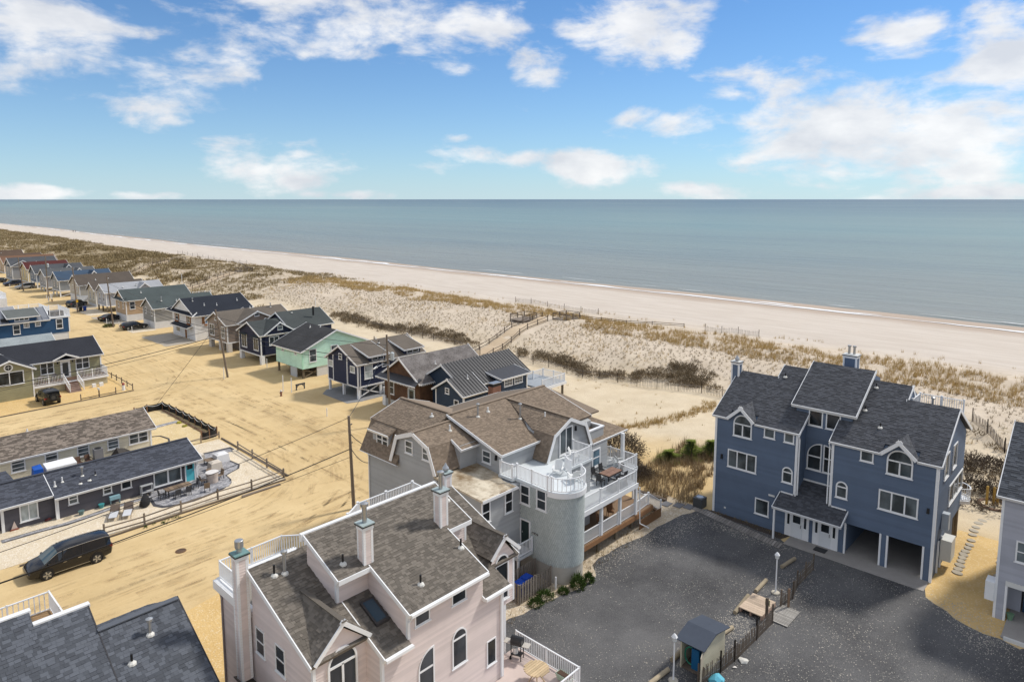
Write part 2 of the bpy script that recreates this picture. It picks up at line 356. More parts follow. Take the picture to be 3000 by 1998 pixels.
def roof(par, pts, mat, th=.14, tabs=False, trim=(), single=0, ex=.145, tw=(.11, .32), name='roof', trimm=None, fh=.2):
    pts = [V3(*p) for p in pts]; n = np.cross(pts[1]-pts[0], pts[2]-pts[0]); n /= np.linalg.norm(n)
    if n[2] < 0: n = -n; pts = pts[::-1]; nn = len(pts); trim = [(nn-2-i) % nn for i in trim]
    b = MB(); b.prism(pts, -n*th); o = b.build(name, mat, par)
    if trim:
        cen = sum(pts)/len(pts)
        for i in trim:
            p, q = pts[i], pts[(i+1) % len(pts)]; d = (q-p)/np.linalg.norm(q-p); out = np.cross(d, n); m = (p+q)/2
            if out @ (m-cen) < 0: out = -out
            off = out*(.02+rnd.uniform(0, .008))-n*(fh/2-.02); e0, e1 = (.02, .02) if abs(d[2]) < .1 else ((.11, .02) if d[2] < 0 else (.02, .11))
            MB().bar(p+off-d*e0, q+off+d*e1, .05, fh, up=tuple(n)).build('fascia', trimm or WHITE, o)
    if tabs:
        v = V3(0, 0, 1)-n*n[2]; v /= np.linalg.norm(v); u = np.cross(v, n); o0 = pts[0]
        P2 = [((p-o0) @ u, (p-o0) @ v) for p in pts]
        ar = sum(P2[i][0]*P2[(i+1) % len(P2)][1]-P2[(i+1) % len(P2)][0]*P2[i][1] for i in range(len(P2)))
        if ar < 0: P2 = P2[::-1]
        us = [p[0] for p in P2]; vs = [p[1] for p in P2]; T = MB(); full = []
        vv = min(vs)
        while vv < max(vs):
            x = min(us)-rnd.random()*.3
            while x < max(us):
                w = rnd.uniform(*tw); h = .006+(.012 if rnd.random() < .45 else 0)
                rect = [(x+.004, vv), (x+w-.004, vv), (x+w-.004, vv+ex+.012), (x+.004, vv+ex+.012)]; s = clipconv(rect, P2)
                if len(s) > 2:
                    def W3(a, c): return o0+u*a+v*c+n*(.003+h*(1-(c-vv)/(ex+.012)))
                    q = [W3(a, c) for a, c in s]
                    ok = len(s) == 4 and abs(min(a for a, c in s)-rect[0][0]) < 1e-6 and abs(max(a for a, c in s)-rect[1][0]) < 1e-6 and abs(max(c for a, c in s)-rect[2][1]) < 1e-6 and abs(min(c for a, c in s)-vv) < 1e-6
                    if ok and single: full.append((np.linalg.norm(q[0]-V3(0, 0, 26)), x, vv, w, h))
                    else:
                        T.face(q); lo = [(a, c) for a, c in s if c < vv+1e-4]
                        if len(lo) > 1:
                            lo.sort(); T.face([o0+u*lo[0][0]+v*lo[0][1], o0+u*lo[-1][0]+v*lo[-1][1], W3(*lo[-1]), W3(*lo[0])])
                x += w
            vv += ex
        full.sort(); M = Matrix(((u[0], v[0], n[0]), (u[1], v[1], n[1]), (u[2], v[2], n[2]))).to_4x4()
        pl = V3(*par.location)
        for k, (dd, x, vv, w, h) in enumerate(full):
            if k < single:
                key = 'tab'
                if key not in TABME:
                    me = bpy.data.meshes.new('shingle'); me.from_pydata([(0, 0, 0), (1, 0, 0), (1, 0, 1), (0, 0, 1), (1, 1, .25), (0, 1, .25), (0, 1, 0), (1, 1, 0)], [], [(0, 1, 2, 3), (3, 2, 4, 5), (0, 3, 5, 6), (1, 7, 4, 2)]); TABME[key] = me
                key2 = ('tab', mat.name)
                if key2 not in TABME: TABME[key2] = TABME['tab'].copy(); TABME[key2].materials.append(mat)
                s_ = bpy.data.objects.new('shingle', TABME[key2]); COL.objects.link(s_); s_.parent = o
                p = o0+u*(x+.004)+v*vv+n*.003-pl
                s_.matrix_local = Matrix.Translation(Vector(p)) @ M @ Matrix.Diagonal((w-.008, ex+.012, h, 1))
            else:
                W3 = lambda a, c: o0+u*a+v*c+n*(.003+h*(1-(c-vv)/(ex+.012)))
                a0, a1 = x+.004, x+w-.004; T.face([W3(a0, vv), W3(a1, vv), W3(a1, vv+ex+.012), W3(a0, vv+ex+.012)]); T.face([o0+u*a0+v*vv, o0+u*a1+v*vv, W3(a1, vv), W3(a0, vv)])
        T.build('shingles', mat, o, kind='stuff')
    return o
BAL = {}
def railing(par, pts, h=.95, sp=.13, mat=None, single=False, post=.1, step=1.9, caps=True, bw=.035, z_off=.0, name='railing', skip=()):
    mat = mat or WHITE; b = MB(); pts = [V3(*p) for p in pts]; T = MB(); bal = []
    for k in range(len(pts)-1):
        p, q = pts[k], pts[k+1]; d = q-p; ln = np.linalg.norm(d[:2]); m = max(1, round(ln/step))
        b.bar(p+V3(0, 0, h), q+V3(0, 0, h), .07, .05); b.bar(p+V3(0, 0, .1), q+V3(0, 0, .1), .045, .05)
        for j in range(m+(k == len(pts)-2)):
            c = p+d*j/m
            if post and (j == 0 or ln > step*1.1 or j == m) and not (k in skip and j == 0):
                b.box(c[0]-post/2, c[1]-post/2, c[2]-.02, c[0]+post/2, c[1]+post/2, c[2]+h+.06)
                if caps: b.box(c[0]-post*.68, c[1]-post*.68, c[2]+h+.06, c[0]+post*.68, c[1]+post*.68, c[2]+h+.1)
        nb = max(1, int(ln/sp))
        for j in range(1, nb): bal.append(p+d*j/nb)
    o = b.build(name, mat, par)
    if single:
        key = (bw, round(h, 3), mat.name)
        if key not in BAL:
            t = MB(); t.box(-bw/2, -bw/2, .12, bw/2, bw/2, h-.02); x = t.build('baluster', mat); BAL[key] = x.data; bpy.data.objects.remove(x)
        off = V3(0, 0, 0); p = par
        while p is not None: off += V3(*p.location); p = p.parent
        for c in bal:
            x = bpy.data.objects.new('baluster', BAL[key]); COL.objects.link(x); x.parent = o; x.location = tuple(c-off)
    elif bal:
        for c in bal: T.box(c[0]-bw/2, c[1]-bw/2, c[2]+.12, c[0]+bw/2, c[1]+bw/2, c[2]+h-.02)
        T.build('balusters', mat, o, kind='stuff')
    return o
def vent(par, x, y, z, kind='black', h=.4):
    """roof pipe with a flashing foot: black, white or galvanised with a cap"""
    b = MB()
    if kind == 'black': b.cyl(x, y, z-.08, z+h, .05, 8); o = b.build('vent_pipe', BLACK, par)
    elif kind == 'white': b.cyl(x, y, z-.08, z+h, .055, 8); o = b.build('vent_pipe', WHITE, par)
    else:
        b.cyl(x, y, z-.1, z+h, .075, 10); b.lathe(x, y, [(.08, z+h), (.15, z+h+.02), (.15, z+h+.12), (.05, z+h+.17)], 10); o = b.build('vent_pipe', METAL, par)
    f = MB(); f.lathe(x, y, [(.19, z-.05), (.17, z+.02), (.07, z+.1)], 8); f.build('flashing', paint((.62, .61, .57), .6), o)
    return o
def chimney(par, x0, y0, z0, x1, y1, z1, sm, capc=(.36, .43, .43), pot='tall', lap=True):
    b = MB(); b.box(x0, y0, z0, x1, y1, z1); o = b.build('chimney', sm, par)
    if lap: laps(o, ('W', x0), [(y0, z0), (y1, z0), (y1, z1), (y0, z1)], sm, .13); laps(o, ('S', y0), [(x0, z0), (x1, z0), (x1, z1), (x0, z1)], sm, .13)
    t = MB(); w = .09
    for x, y in ((x0, y0), (x1, y0), (x0, y1), (x1, y1)):
        t.box(x-.03 if x == x0 else x-w, y-.03 if y == y0 else y-w, z0, x+w if x == x0 else x+.03, y+w if y == y0 else y+.03, z1-.001)
    t.box(x0-.05, y0-.05, z1-.2, x1+.05, y1+.05, z1+.02); t.build('corner_trim', WHITE, o)
    c = MB(); c.box(x0-.1, y0-.1, z1+.02, x1+.1, y1+.1, z1+.08); c.build('chimney_cap', paint(capc, .5, .25), o)
    e = MB(); e.box(x0-.112, y0-.112, z1-.02, x1+.112, y1+.112, z1+.03); e.build('cap_edge', BLACK, o)
    cx, cy = (x0+x1)/2, (y0+y1)/2; p = MB(); z = z1+.08
    if pot == 'tall': p.cyl(cx, cy, z, z+.75, .11, 12); p.lathe(cx, cy, [(.12, z+.75), (.19, z+.77), (.19, z+.9), (.08, z+.95)], 12)
    elif pot == 'short': p.cyl(cx, cy, z, z+.2, .12, 12); p.lathe(cx, cy, [(.17, z+.2), (.19, z+.25), (.19, z+.55), (.17, z+.57)], 14)
    elif pot == 'ball': p.lathe(cx, cy, [(.08, z), (.18, z+.08), (.2, z+.2), (.1, z+.35), (.02, z+.5)], 12)
    else:
        for k in (-.2, .2): p.cyl(cx, cy+k, z, z+.6, .1, 10); p.cyl(cx, cy+k, z+.6, z+.72, .15, 10)
    p.build('flue', METAL, o); return o
def lamp_box(par, face, a, z):
    P = fmap(face); b = MB(); b.hexa([P(a-.08, .0, z-.15), P(a+.08, .0, z-.15), P(a+.08, .0, z+.2), P(a-.08, .0, z+.2), P(a-.08, .16, z-.15), P(a+.08, .16, z-.15), P(a+.06, .12, z+.2), P(a-.06, .12, z+.2)]); return b.build('wall_lamp', BLACK, par)
def corner(par, x, y, z0, z1, sx, sy, w=.12, mat=None):
    b = MB(); t = .035
    b.box(x-t*sx*-1 if False else x+sx*t, y+sy*t, z0, x-sx*w, y-sy*.01, z1); b.box(x+sx*(t-.002), y+sy*(t+.002), z0+.001, x-sx*.01, y-sy*w, z1-.001)
    return b.build('corner_board', mat or WHITE, par)
def solid(par, x0, y0, z0, x1, y1, z1, mat, name='wall'): return MB().box(x0, y0, z0, x1, y1, z1).build(name, mat, par)
def downspout(par, pts, mat=None, r=.05): return MB().tube(pts, r, 6).build('downspout', mat or WHITE, par)
# ------------------------------------------------------------------ terrain
def vnoise(x, y, seed=0):
    x = np.asarray(x, float); y = np.asarray(y, float); xi = np.floor(x).astype(np.int64); yi = np.floor(y).astype(np.int64); xf = x-xi; yf = y-yi
    def h(a, b): n = (a*374761393+b*668265263+seed*1442695041) & 0xffffffff; n = ((n ^ (n >> 13))*1274126177) & 0xffffffff; return ((n ^ (n >> 16)) & 0xffff)/65535.
    u = xf*xf*(3-2*xf); v = yf*yf*(3-2*yf)
    return (h(xi, yi)*(1-u)+h(xi+1, yi)*u)*(1-v)+(h(xi, yi+1)*(1-u)+h(xi+1, yi+1)*u)*v
def fbm(x, y, s=0, o=4): return sum(vnoise(np.asarray(x)*2**k, np.asarray(y)*2**k, s+k)*.5**k for k in range(o))/1.9
SEA = -1.1
def shore(y): y = np.asarray(y, float); return 171+3*np.sin(y/110.+.6)+2.5*(fbm(y/45., y*0, 5, 3)-.5)-(np.clip(y-300, 0, 1e9))*.012
def terrain(x, y):
    x = np.asarray(x, float); y = np.asarray(y, float)
    st = lambda a, b, t: (lambda q: q*q*(3-2*q))(np.clip((t-a)/(b-a), 0, 1))
    sh = shore(y)
    z = .45*st(60, 78, x)+1.5*st(80, 92, x)-1.1*st(108, 132, x)
    z = z-1.85*st(128, sh, x)-3.5*st(sh, sh+70, x)
    d = st(62, 84, x)*(1-st(118, 130, x))
    z = z+d*(1.5*(fbm(x/11., y/13., 1)-.5)+.35*(fbm(x/2.6, y/2.6, 2, 3)-.5))
    z = z+st(98, 104, x)*(1-st(110, 118, x))*.7*fbm(x/8., y/20., 3)
    z = z+st(52, 58, x)*(1-st(66, 76, x))*(y > 26)*(y < 44)*.55*(fbm(x/5., y/5., 4)-.2)*st(26, 30, y)*(1-st(40, 46, y))
    z = z+st(118, 125, x)*(1-st(sh-12, sh-2, x))*.16*(fbm(x/7., y/16., 8, 3)-.5)
    return z
def grid_sheet(name, xs, ys, mat, zf):
    X, Y = np.meshgrid(np.array(xs), np.array(ys), indexing='ij'); Z = zf(X, Y); nx, ny = len(xs), len(ys)
    v = np.stack([X, Y, Z], -1).reshape(-1, 3); i, j = np.meshgrid(np.arange(nx-1), np.arange(ny-1), indexing='ij'); a = (i*ny+j).ravel()
    o = nmesh(name, v, np.stack([a, a+ny, a+ny+1, a+1], -1).ravel(), 4, mat); o.data.polygons.foreach_set('use_smooth', [True]*len(o.data.polygons)); return o
def sand_mat():
    t = NT('sand'); sp = t.n('ShaderNodeSeparateXYZ'); t.l(t.pos(), sp.inputs[0]); x, y = sp.outputs[0], sp.outputs[1]
    wob = t.math('MULTIPLY', t.math('SUBTRACT', t.noise(.07, 5, .6), .5), 16.)
    xw = t.math('ADD', x, wob)
    big = t.noise(.035, 5, .6); mid = t.noise(.35, 5, .65); fine = t.noise(5.5, 4, .7); grain = t.noise(26, 2, .7)
    gold = t.mix(t.ramp(mid, .3, .7), (.555, .40, .20), (.665, .505, .275))
    pale = t.mix(t.ramp(mid, .3, .7), (.56, .46, .32), (.66, .56, .41))
    white = t.mix(t.ramp(mid, .3, .7), (.50, .42, .325), (.62, .53, .425))
    bch = t.mix(t.ramp(t.noise(.22, 6, .62, (2.2, .35, 1)), .3, .72), (.50, .435, .37), (.60, .54, .475))
    c = t.mix(t.ramp(xw, 57, 66), gold, pale); c = t.mix(t.ramp(xw, 78, 90), c, white); c = t.mix(t.ramp(xw, 112, 124), c, bch)
    # litter of dead stems and seaweed between the dune grass, more olive far up the coast
    lit = t.math('MULTIPLY', t.ramp(xw, 80, 86), t.ramp(xw, 114, 122, 1, 0)); far = t.ramp(y, 110, 330)
    thr = t.math('SUBTRACT', .61, t.math('ADD', t.math('MULTIPLY', far, .22), t.math('MULTIPLY', t.ramp(big, .4, .7), .08)))
    spots = t.ramp(t.math('SUBTRACT', t.noise(.9, 6, .72), thr), 0, .09)
    c = t.mix(t.math('MULTIPLY', t.math('MULTIPLY', spots, lit), .8), c, t.mix(mid, (.20, .145, .075), (.31, .24, .12)))
    # damp sand at the swash line and faint weed lines on the beach
    sh = t.math('ADD', xw, t.math('MULTIPLY', t.math('MAXIMUM', t.math('SUBTRACT', y, 300), 0), .012))
    damp = t.ramp(t.math('ADD', x, t.math('MULTIPLY', t.math('SUBTRACT', t.noise(.03, 4, .6), .5), 14)), 163, 169)
    c = t.mix(t.math('MULTIPLY', damp, .75), c, (.40, .315, .25))
    weed = t.math('MULTIPLY', t.ramp(t.noise(.55, 6, .75, (1, .16, 1)), .66, .72), t.math('MULTIPLY', t.ramp(x, 128, 140), t.ramp(x, 150, 158, 1, 0)))
    c = t.mix(t.math('MULTIPLY', weed, .35), c, (.22, .17, .13))
    c = t.mix(t.math('MULTIPLY', t.ramp(fine, .52, .78), .3), c, t.mix(1, c, (.55, .5, .45), 'MULTIPLY'))
    t.col(c); h = t.math('ADD', t.math('MULTIPLY', fine, .7), t.math('ADD', t.math('MULTIPLY', grain, .2), t.math('MULTIPLY', mid, 1.6)))
    t.bump(h, .55, .09); t.set(Roughness=.95, Specular_IOR_Level=.12); return t.m
SAND = sand_mat()
xs = np.concatenate([[-30000, -6000, -1500, -500, -200, -90], np.arange(-50, 58, 6.), np.arange(58, 136, 1.1), np.arange(136, 186, 2.2), [190, 200, 220, 260, 400]])
ys = np.concatenate([[-30000, -5000, -1200, -400, -150, -80], np.arange(-50, 20, 3.), np.arange(20, 150, 1.2), np.arange(150, 330, 2.5), np.arange(330, 700, 9.), np.arange(700, 1500, 40.), [1700, 2200, 3500, 6000, 15000, 40000]])
ground = struct(grid_sheet('ground', xs, ys, SAND, terrain))
# ocean
def sea_mat():
    t = NT('sea_water'); sp = t.n('ShaderNodeSeparateXYZ'); t.l(t.pos(), sp.inputs[0]); x = sp.outputs[0]
    big = t.noise(.0035, 6, .62, (1.2, .35, 1)); sw = t.noise(.03, 5, .6, (1.6, .3, 1)); band = t.noise(.009, 5, .6, (2, .18, 1))
    d = t.math('ADD', x, t.math('MULTIPLY', t.math('SUBTRACT', big, .5), 330))
    c = t.mix(t.ramp(d, 170, 300), (.26, .275, .26), (.225, .27, .27)); c = t.mix(t.ramp(d, 300, 620), c, (.205, .29, .295)); c = t.mix(t.ramp(d, 700, 2200), c, (.155, .22, .25)); c = t.mix(t.ramp(d, 2200, 9000), c, (.125, .175, .215))
    c = t.mix(t.math('MULTIPLY', t.ramp(band, .42, .68), .5), c, t.mix(1, c, (.74, .78, .86), 'MULTIPLY')); c = t.mix(t.math('MULTIPLY', t.ramp(sw, .45, .7), .3), c, t.mix(1, c, (.8, .84, .87), 'MULTIPLY')); c = t.mix(t.math('MULTIPLY', t.ramp(t.noise(.0016, 4, .6, (1, .5, 1)), .45, .65), .4), c, (.235, .30, .295))  # darker mottling laid into the water colour as a cloud-shadow tone
    t.col(c); w1 = t.noise(.55, 6, .68, (1.5, .45, 1)); w2 = t.noise(.09, 4, .6, (1.5, .3, 1))
    t.bump(t.math('ADD', t.math('MULTIPLY', w1, .5), t.math('MULTIPLY', w2, 1.8)), .7, 1.1); t.set(Roughness=.4, Specular_IOR_Level=.12, IOR=1.33); return t.m
oy = np.concatenate([[-60000, -8000, -1000, -200], np.arange(-60, 1000, 6.), [1100, 1300, 1800, 3000, 8000, 25000, 60000]])
ox = np.concatenate([[150], np.arange(156, 200, 2.), [205, 215, 230, 260, 320, 450, 800, 2000, 8000, 30000, 80000]])
def seaz(X, Y):
    d = X-shore(Y); br = np.exp(-((d-9-3*np.sin(Y/37.))/2.6)**2)*(.22+.35*(fbm(Y/30., Y*0+1, 9, 3)-.4)); return SEA+np.where((d > -20) & (d < 60), np.clip(br, 0, .6), 0)
sea = struct(grid_sheet('ocean', ox, oy, sea_mat(), seaz))
# surf: ribbons of foam along the swash line
FOAM = paint((.84, .86, .87), .7, .08)
def surf(off, wid, cov, y0, y1, seed, zz):
    b = MB(); y = y0
    while y < y1:
        st = 1.6 if y < 300 else 5.; m = float(fbm(y/14., seed, 3+seed, 4))
        if m > 1-cov:
            w0 = wid*(m-(1-cov))*3.2+.15; a = float(shore(y))+off+2.2*(float(fbm(y/9., seed+.5, seed, 3))-.5); a2 = float(shore(y+st))+off+2.2*(float(fbm((y+st)/9., seed+.5, seed, 3))-.5)
            m2 = float(fbm((y+st)/14., seed, 3+seed, 4)); w2 = max(.05, wid*(m2-(1-cov))*3.2+.15)
            b.face([(a, y, zz), (a+w0, y, zz), (a2+w2, y+st, zz), (a2, y+st, zz)])
        y += st
    o = b.build('surf_foam', FOAM); tag(o, ['thin white foam line where the swash meets the wet sand', 'broken white crests of small waves just off the beach', 'faint outer streaks of foam beyond the small breakers'][seed % 3], 'foam', kind='stuff')
surf(-1.6, .9, .88, -40, 950, 3, SEA+.2); surf(1.2, 1.5, .5, -40, 950, 4, SEA+.12); surf(8, .5, .42, -40, 700, 5, SEA+.42)

# ------------------------------------------------------------------ roads, yards, lots
def track_mat(name, c1, c2, along, dark=(.45, .325, .17), amt=.12, pebble=0.):
    t = NT(name); st = (.045, 1.25, 1) if along == 'x' else (1.25, .045, 1)
    mid = t.noise(.3, 5, .65); fine = t.noise(6, 4, .7); grain = t.noise(30, 2, .7); tr = t.noise(.8, 5, .66, st, dist=.35); tr2 = t.noise(1.9, 4, .6, st, dist=.25); big = t.noise(.06, 4, .6)
    c = t.mix(t.ramp(t.math('ADD', mid, big), .75, 1.25), c1, c2)
    k = t.math('MAXIMUM', t.ramp(tr, .50, .62), t.math('MULTIPLY', t.ramp(tr2, .52, .64), .7)); c = t.mix(t.math('MULTIPLY', t.math('MULTIPLY', k, t.ramp(mid, .3, .5)), amt), c, dark)
    c = t.mix(t.math('MULTIPLY', t.ramp(tr2, .3, .42, 1, 0), .35), c, sc(c2, 1.12))
    c = t.mix(t.math('MULTIPLY', t.ramp(fine, .52, .8), .28), c, t.mix(1, c, (.6, .52, .45), 'MULTIPLY'))
    t.col(c); t.bump(t.math('ADD', t.math('MULTIPLY', fine, .6), t.math('ADD', t.math('MULTIPLY', grain, .25), t.math('MULTIPLY', tr, 1.3))), .5, .07); t.set(Roughness=.95, Specular_IOR_Level=.1); return t.m
def poly_sheet(name, pts, mat, z, jit=.0, step=1.2):
    out = []
    for i in range(len(pts)):
        p, q = V3(*pts[i]), V3(*pts[(i+1) % len(pts)]); n = max(1, int(np.linalg.norm(q-p)/step)) if jit else 1
        for k in range(n):
            c = p+(q-p)*k/n; out.append((c[0]+(rnd.random()-.5)*2*jit, c[1]+(rnd.random()-.5)*2*jit, z))
    b = MB(); b.face(out); o = b.build(name, mat); return struct(o)
EW = track_mat('road_sand_x', (.555, .405, .205), (.67, .51, .28), 'x'); NS = track_mat('road_sand_y', (.555, .405, .205), (.67, .51, .28), 'y')
poly_sheet('sand_road', [(30.9, 40), (45.0, 40), (45.2, 60), (44.6, 130), (44.8, 330), (31.5, 330), (31.2, 130)], NS, .004, .25, 2)
poly_sheet('sand_road', [(-30, 44.2), (31, 43.8), (33, 44), (33, 56.9), (30.9, 57.0), (-30, 56.8)], EW, .008, .2, 1.5)
poly_sheet('sand_road', [(-30, 88.9), (30.2, 88.9), (33.5, 89.2), (33.5, 99.6), (31, 99.7), (-30, 99.2)], EW, .012, .2, 1.5)
def pebbles(name, c1, c2, c3, sc_=7., cover=.5):
    t = NT(name); v = t.n('ShaderNodeTexVoronoi'); v.inputs['Scale'].default_value = sc_; t.l(t.pos(), v.inputs['Vector']); sp = t.n('ShaderNodeSeparateXYZ'); t.l(v.outputs['Color'], sp.inputs[0])
    mid = t.noise(.5, 5, .65); c = t.mix(t.ramp(mid, .3, .7), c1, c2); c = t.mix(t.math('MULTIPLY', t.ramp(sp.outputs[0], cover, cover+.2), t.ramp(v.outputs['Distance'], .3, .6, .8, .1)), c, c3)
    t.col(c); t.bump(t.math('ADD', v.outputs['Distance'], t.math('MULTIPLY', t.noise(20, 3, .7), .4)), .5, .04); t.set(Roughness=.9, Specular_IOR_Level=.15); return t.m
PALEGR = pebbles('pale_gravel', (.58, .48, .34), (.69, .59, .44), (.78, .72, .62), 9, .5)
GOLDGR = pebbles('golden_gravel', (.57, .385, .16), (.67, .47, .21), (.71, .56, .34), 9, .6)
poly_sheet('gravel_yard', [(-12, 57.4), (15, 57.5), (30.2, 57.5), (30.5, 68), (30.6, 72.6), (-12, 72.6)], PALEGR, .016)
poly_sheet('gravel_yard', [(24.2, 73.0), (30.6, 73.0), (30.7, 88.0), (28.2, 88.1), (-12, 88.0), (-12, 73)], pebbles('tan_gravel', (.56, .43, .23), (.66, .52, .29), (.7, .6, .42), 9, .6), .020)
poly_sheet('gravel_yard', [(-12, 98.6), (21.9, 99.6), (31.0, 99.9), (31.1, 119), (-12, 119)], GOLDGR, .024)
poly_sheet('gravel_yard', [(10.3, 20), (13.3, 20), (13.3, 32), (30.5, 33), (30.5, 44.4), (22, 44.6), (10.3, 41.5), (-10, 41), (-10, 20)], GOLDGR, .016, .15, 1.5)
poly_sheet('gravel_yard', [(47.4, 2.6), (70, 2.6), (70, 9.6), (60, 9.4), (49.7, 9.2), (49.4, 8.6), (48.6, 7.4), (47.7, 6.4), (47.5, 4.4)], GOLDGR, .012, .12, .8)
for i, (a, b_, c_, d) in enumerate([(44.8, 126.2, 50.3, 138.5), (45.2, 144, 49.7, 152), (45, 157, 48.6, 170), (45.5, 172.5, 49.6, 183), (46, 184.5, 50.5, 193)]):
    poly_sheet('driveway', [(a, b_), (c_, b_), (c_, d), (a, d)], [paint((.40, .355, .29), .9, .15), PALEGR][i % 2], .02, .15, 1.)
poly_sheet('driveway', [(49.4, 73), (60, 73), (60, 81.3), (49.4, 81.3), (47.8, 79.8), (47.6, 73.6)], paint((.25, .25, .25), .9, .2), .016)
# dark milled-asphalt parking lot with pale stones
def lot_mat():
    t = NT('milled_asphalt'); mid = t.noise(.22, 6, .65); big = t.noise(.07, 4, .6); fine = t.noise(9, 4, .75); sp = t.n('ShaderNodeSeparateXYZ'); t.l(t.pos(), sp.inputs[0])
    c = t.mix(t.ramp(t.math('ADD', t.math('MULTIPLY', mid, .5), t.math('MULTIPLY', big, .5)), .38, .62), (.034, .034, .038), (.115, .114, .117))
    c = t.mix(t.math('MULTIPLY', t.ramp(t.noise(15, 4, .8), .42, .66), t.ramp(t.noise(.35, 5, .7), .3, .65, .25, .95)), c, (.185, .182, .176))
    v = t.n('ShaderNodeTexVoronoi'); v.inputs['Scale'].default_value = 12; v.inputs['Randomness'].default_value = 1; t.l(t.pos(), v.inputs['Vector']); sc2 = t.n('ShaderNodeSeparateXYZ'); t.l(v.outputs['Color'], sc2.inputs[0])
    pat = t.ramp(t.noise(.16, 5, .7), .42, .68); thr = t.math('SUBTRACT', .99, t.math('MULTIPLY', pat, .40))
    st = t.math('MULTIPLY', t.ramp(t.math('SUBTRACT', sc2.outputs[0], thr), 0, .02), t.ramp(v.outputs['Distance'], .22, .4, 1, 0))
    c = t.mix(st, c, t.mix(sc2.outputs[1], (.28, .26, .22), (.52, .49, .43)))
    t.col(c); t.bump(t.math('ADD', fine, t.math('MULTIPLY', st, 1.2)), .6, .05); t.set(Roughness=.9, Specular_IOR_Level=.25); return t.m
LOT = lot_mat()
poly_sheet('parking_lot', [(22, -30), (60, -30), (49.5, 2.3), (47.3, 3.6), (47.4, 4.6), (47.7, 6.5), (48.6, 7.6), (49.5, 9.1), (50.4, 9.3), (50.4, 15.0), (50.4, 18.7), (51.0, 19.5), (51.3, 25.6), (49.0, 26.7), (46.6, 26.9), (44.4, 27.0), (42.0, 27.4), (39.6, 27.6), (37.6, 27.3), (36.6, 26.3), (35.2, 26.2), (33.6, 26.6), (30.6, 26.9), (29, 27.3), (22, 27.4)], LOT, .016, .16, .7)
PEB = pebbles('shell_gravel', (.40, .32, .22), (.52, .43, .31), (.66, .6, .5), 8, .45)
poly_sheet('gravel_strip', [(28.5, 26.9), (33.4, 26.4), (35.2, 25.9), (36.9, 26.0), (39.2, 27.2), (42, 27.0), (44.4, 26.7), (46.6, 26.5), (48.8, 26.2), (50.2, 25.4), (51.5, 26.4), (51.5, 31), (45, 32), (28.5, 31)], PEB, .012, .15, .8)
# loose pale stones along the edges of the lot
sv = []; sf = []
def stone_patch(n, fx):
    for _ in range(n):
        x, y = fx(); r = rnd.uniform(.012, .035); a = rnd.random()*3; i = len(sv); z = .018
        ca, sa = math.cos(a)*r*1.5, math.sin(a)*r*1.5
        sv.extend([(x+ca, y+sa, z), (x-sa*.6, y+ca*.6, z), (x-ca, y-sa, z), (x+sa*.6, y-ca*.6, z), (x, y, z+r*.8)]); sf.extend([i, i+1, i+4, i+1, i+2, i+4, i+2, i+3, i+4, i+3, i, i+4])
g2 = lambda cx, cy, sx, sy: (lambda: (rnd.gauss(cx, sx), rnd.gauss(cy, sy)))
for n, f in ((500, g2(49.2, 7.2, .8, 1.0)), (700, g2(47.0, 5.4, 1.0, 1.0)), (700, g2(37.8, 16.6, 1.5, .7)), (600, g2(46.5, 25.5, 2.2, .7)), (500, g2(40.0, 26.6, 2.5, .5)), (250, lambda: (rnd.uniform(27, 49), rnd.uniform(9, 26))), (350, g2(44.5, 15.9, 2.2, .8)), (300, g2(34, 17.4, 1.5, .7)), (500, g2(49.3, 21.5, .45, 2.2)), (400, g2(41, 11, 3, 1.2))): stone_patch(n, f)
def stone_ok(x, y): return not (50 < x < 62 and 9 < y < 25.3) and not (30.2 < x < 37 and y > 26.6) and not (13 < x < 25.5 and y > 20)
st_o = nmesh('loose_stones', sv, sf, 3, paint((.46, .42, .36), .85, .25), 'stuff'); tag(st_o, 'loose pale stones scattered over the dark parking lot', 'stones', kind='stuff')
struct(MB().box(50.0, 9.25, -.1, 51.5, 18.6, .06).build('concrete_apron', CONC))

# worn tyre tracks pressed into the sand streets
def tyre_mat():
    t = NT('tyre_track'); n = t.noise(.45, 5, .7); n2 = t.noise(7, 3, .6); t.col(t.mix(n2, (.37, .265, .14), (.49, .365, .205))); t.bump(n2, .5, .04); t.set(Roughness=.95, Specular_IOR_Level=.1)
    tr = t.n('ShaderNodeBsdfTransparent'); mx_ = t.n('ShaderNodeMixShader'); t.l(t.ramp(n, .45, .72, 0, .33), mx_.inputs[0]); t.l(tr.outputs[0], mx_.inputs[1]); t.l(t.b.outputs[0], mx_.inputs[2]); t.l(mx_.outputs[0], t.out.inputs[0]); return t.m
tb = MB(); tz = .03
def ribbon(pts, w):
    global tz
    P = [V3(*p, 0) for p in pts]
    for sd_ in (-.75, .75):
        L_ = []
        for k, p in enumerate(P):
            d = P[min(k+1, len(P)-1)]-P[max(k-1, 0)]; d /= np.linalg.norm(d); nrm = V3(-d[1], d[0], 0); L_.append((p+nrm*(sd_-w/2), p+nrm*(sd_+w/2)))
        for k in range(len(P)-1): tb.face([(*L_[k][0][:2], tz), (*L_[k][1][:2], tz), (*L_[k+1][1][:2], tz), (*L_[k+1][0][:2], tz)])
    tz += .0006
def smooth(pts, n=40):
    pts = np.array(pts, float); t = np.linspace(0, len(pts)-1, n); out = []
    for u in t:
        i = min(int(u), len(pts)-2); f = u-i; p0 = pts[max(i-1, 0)]; p1, p2 = pts[i], pts[i+1]; p3 = pts[min(i+2, len(pts)-1)]
        out.append(tuple(.5*((2*p1)+(p2-p0)*f+(2*p0-5*p1+4*p2-p3)*f*f+(3*p1-p0-3*p2+p3)*f**3)))
    return out
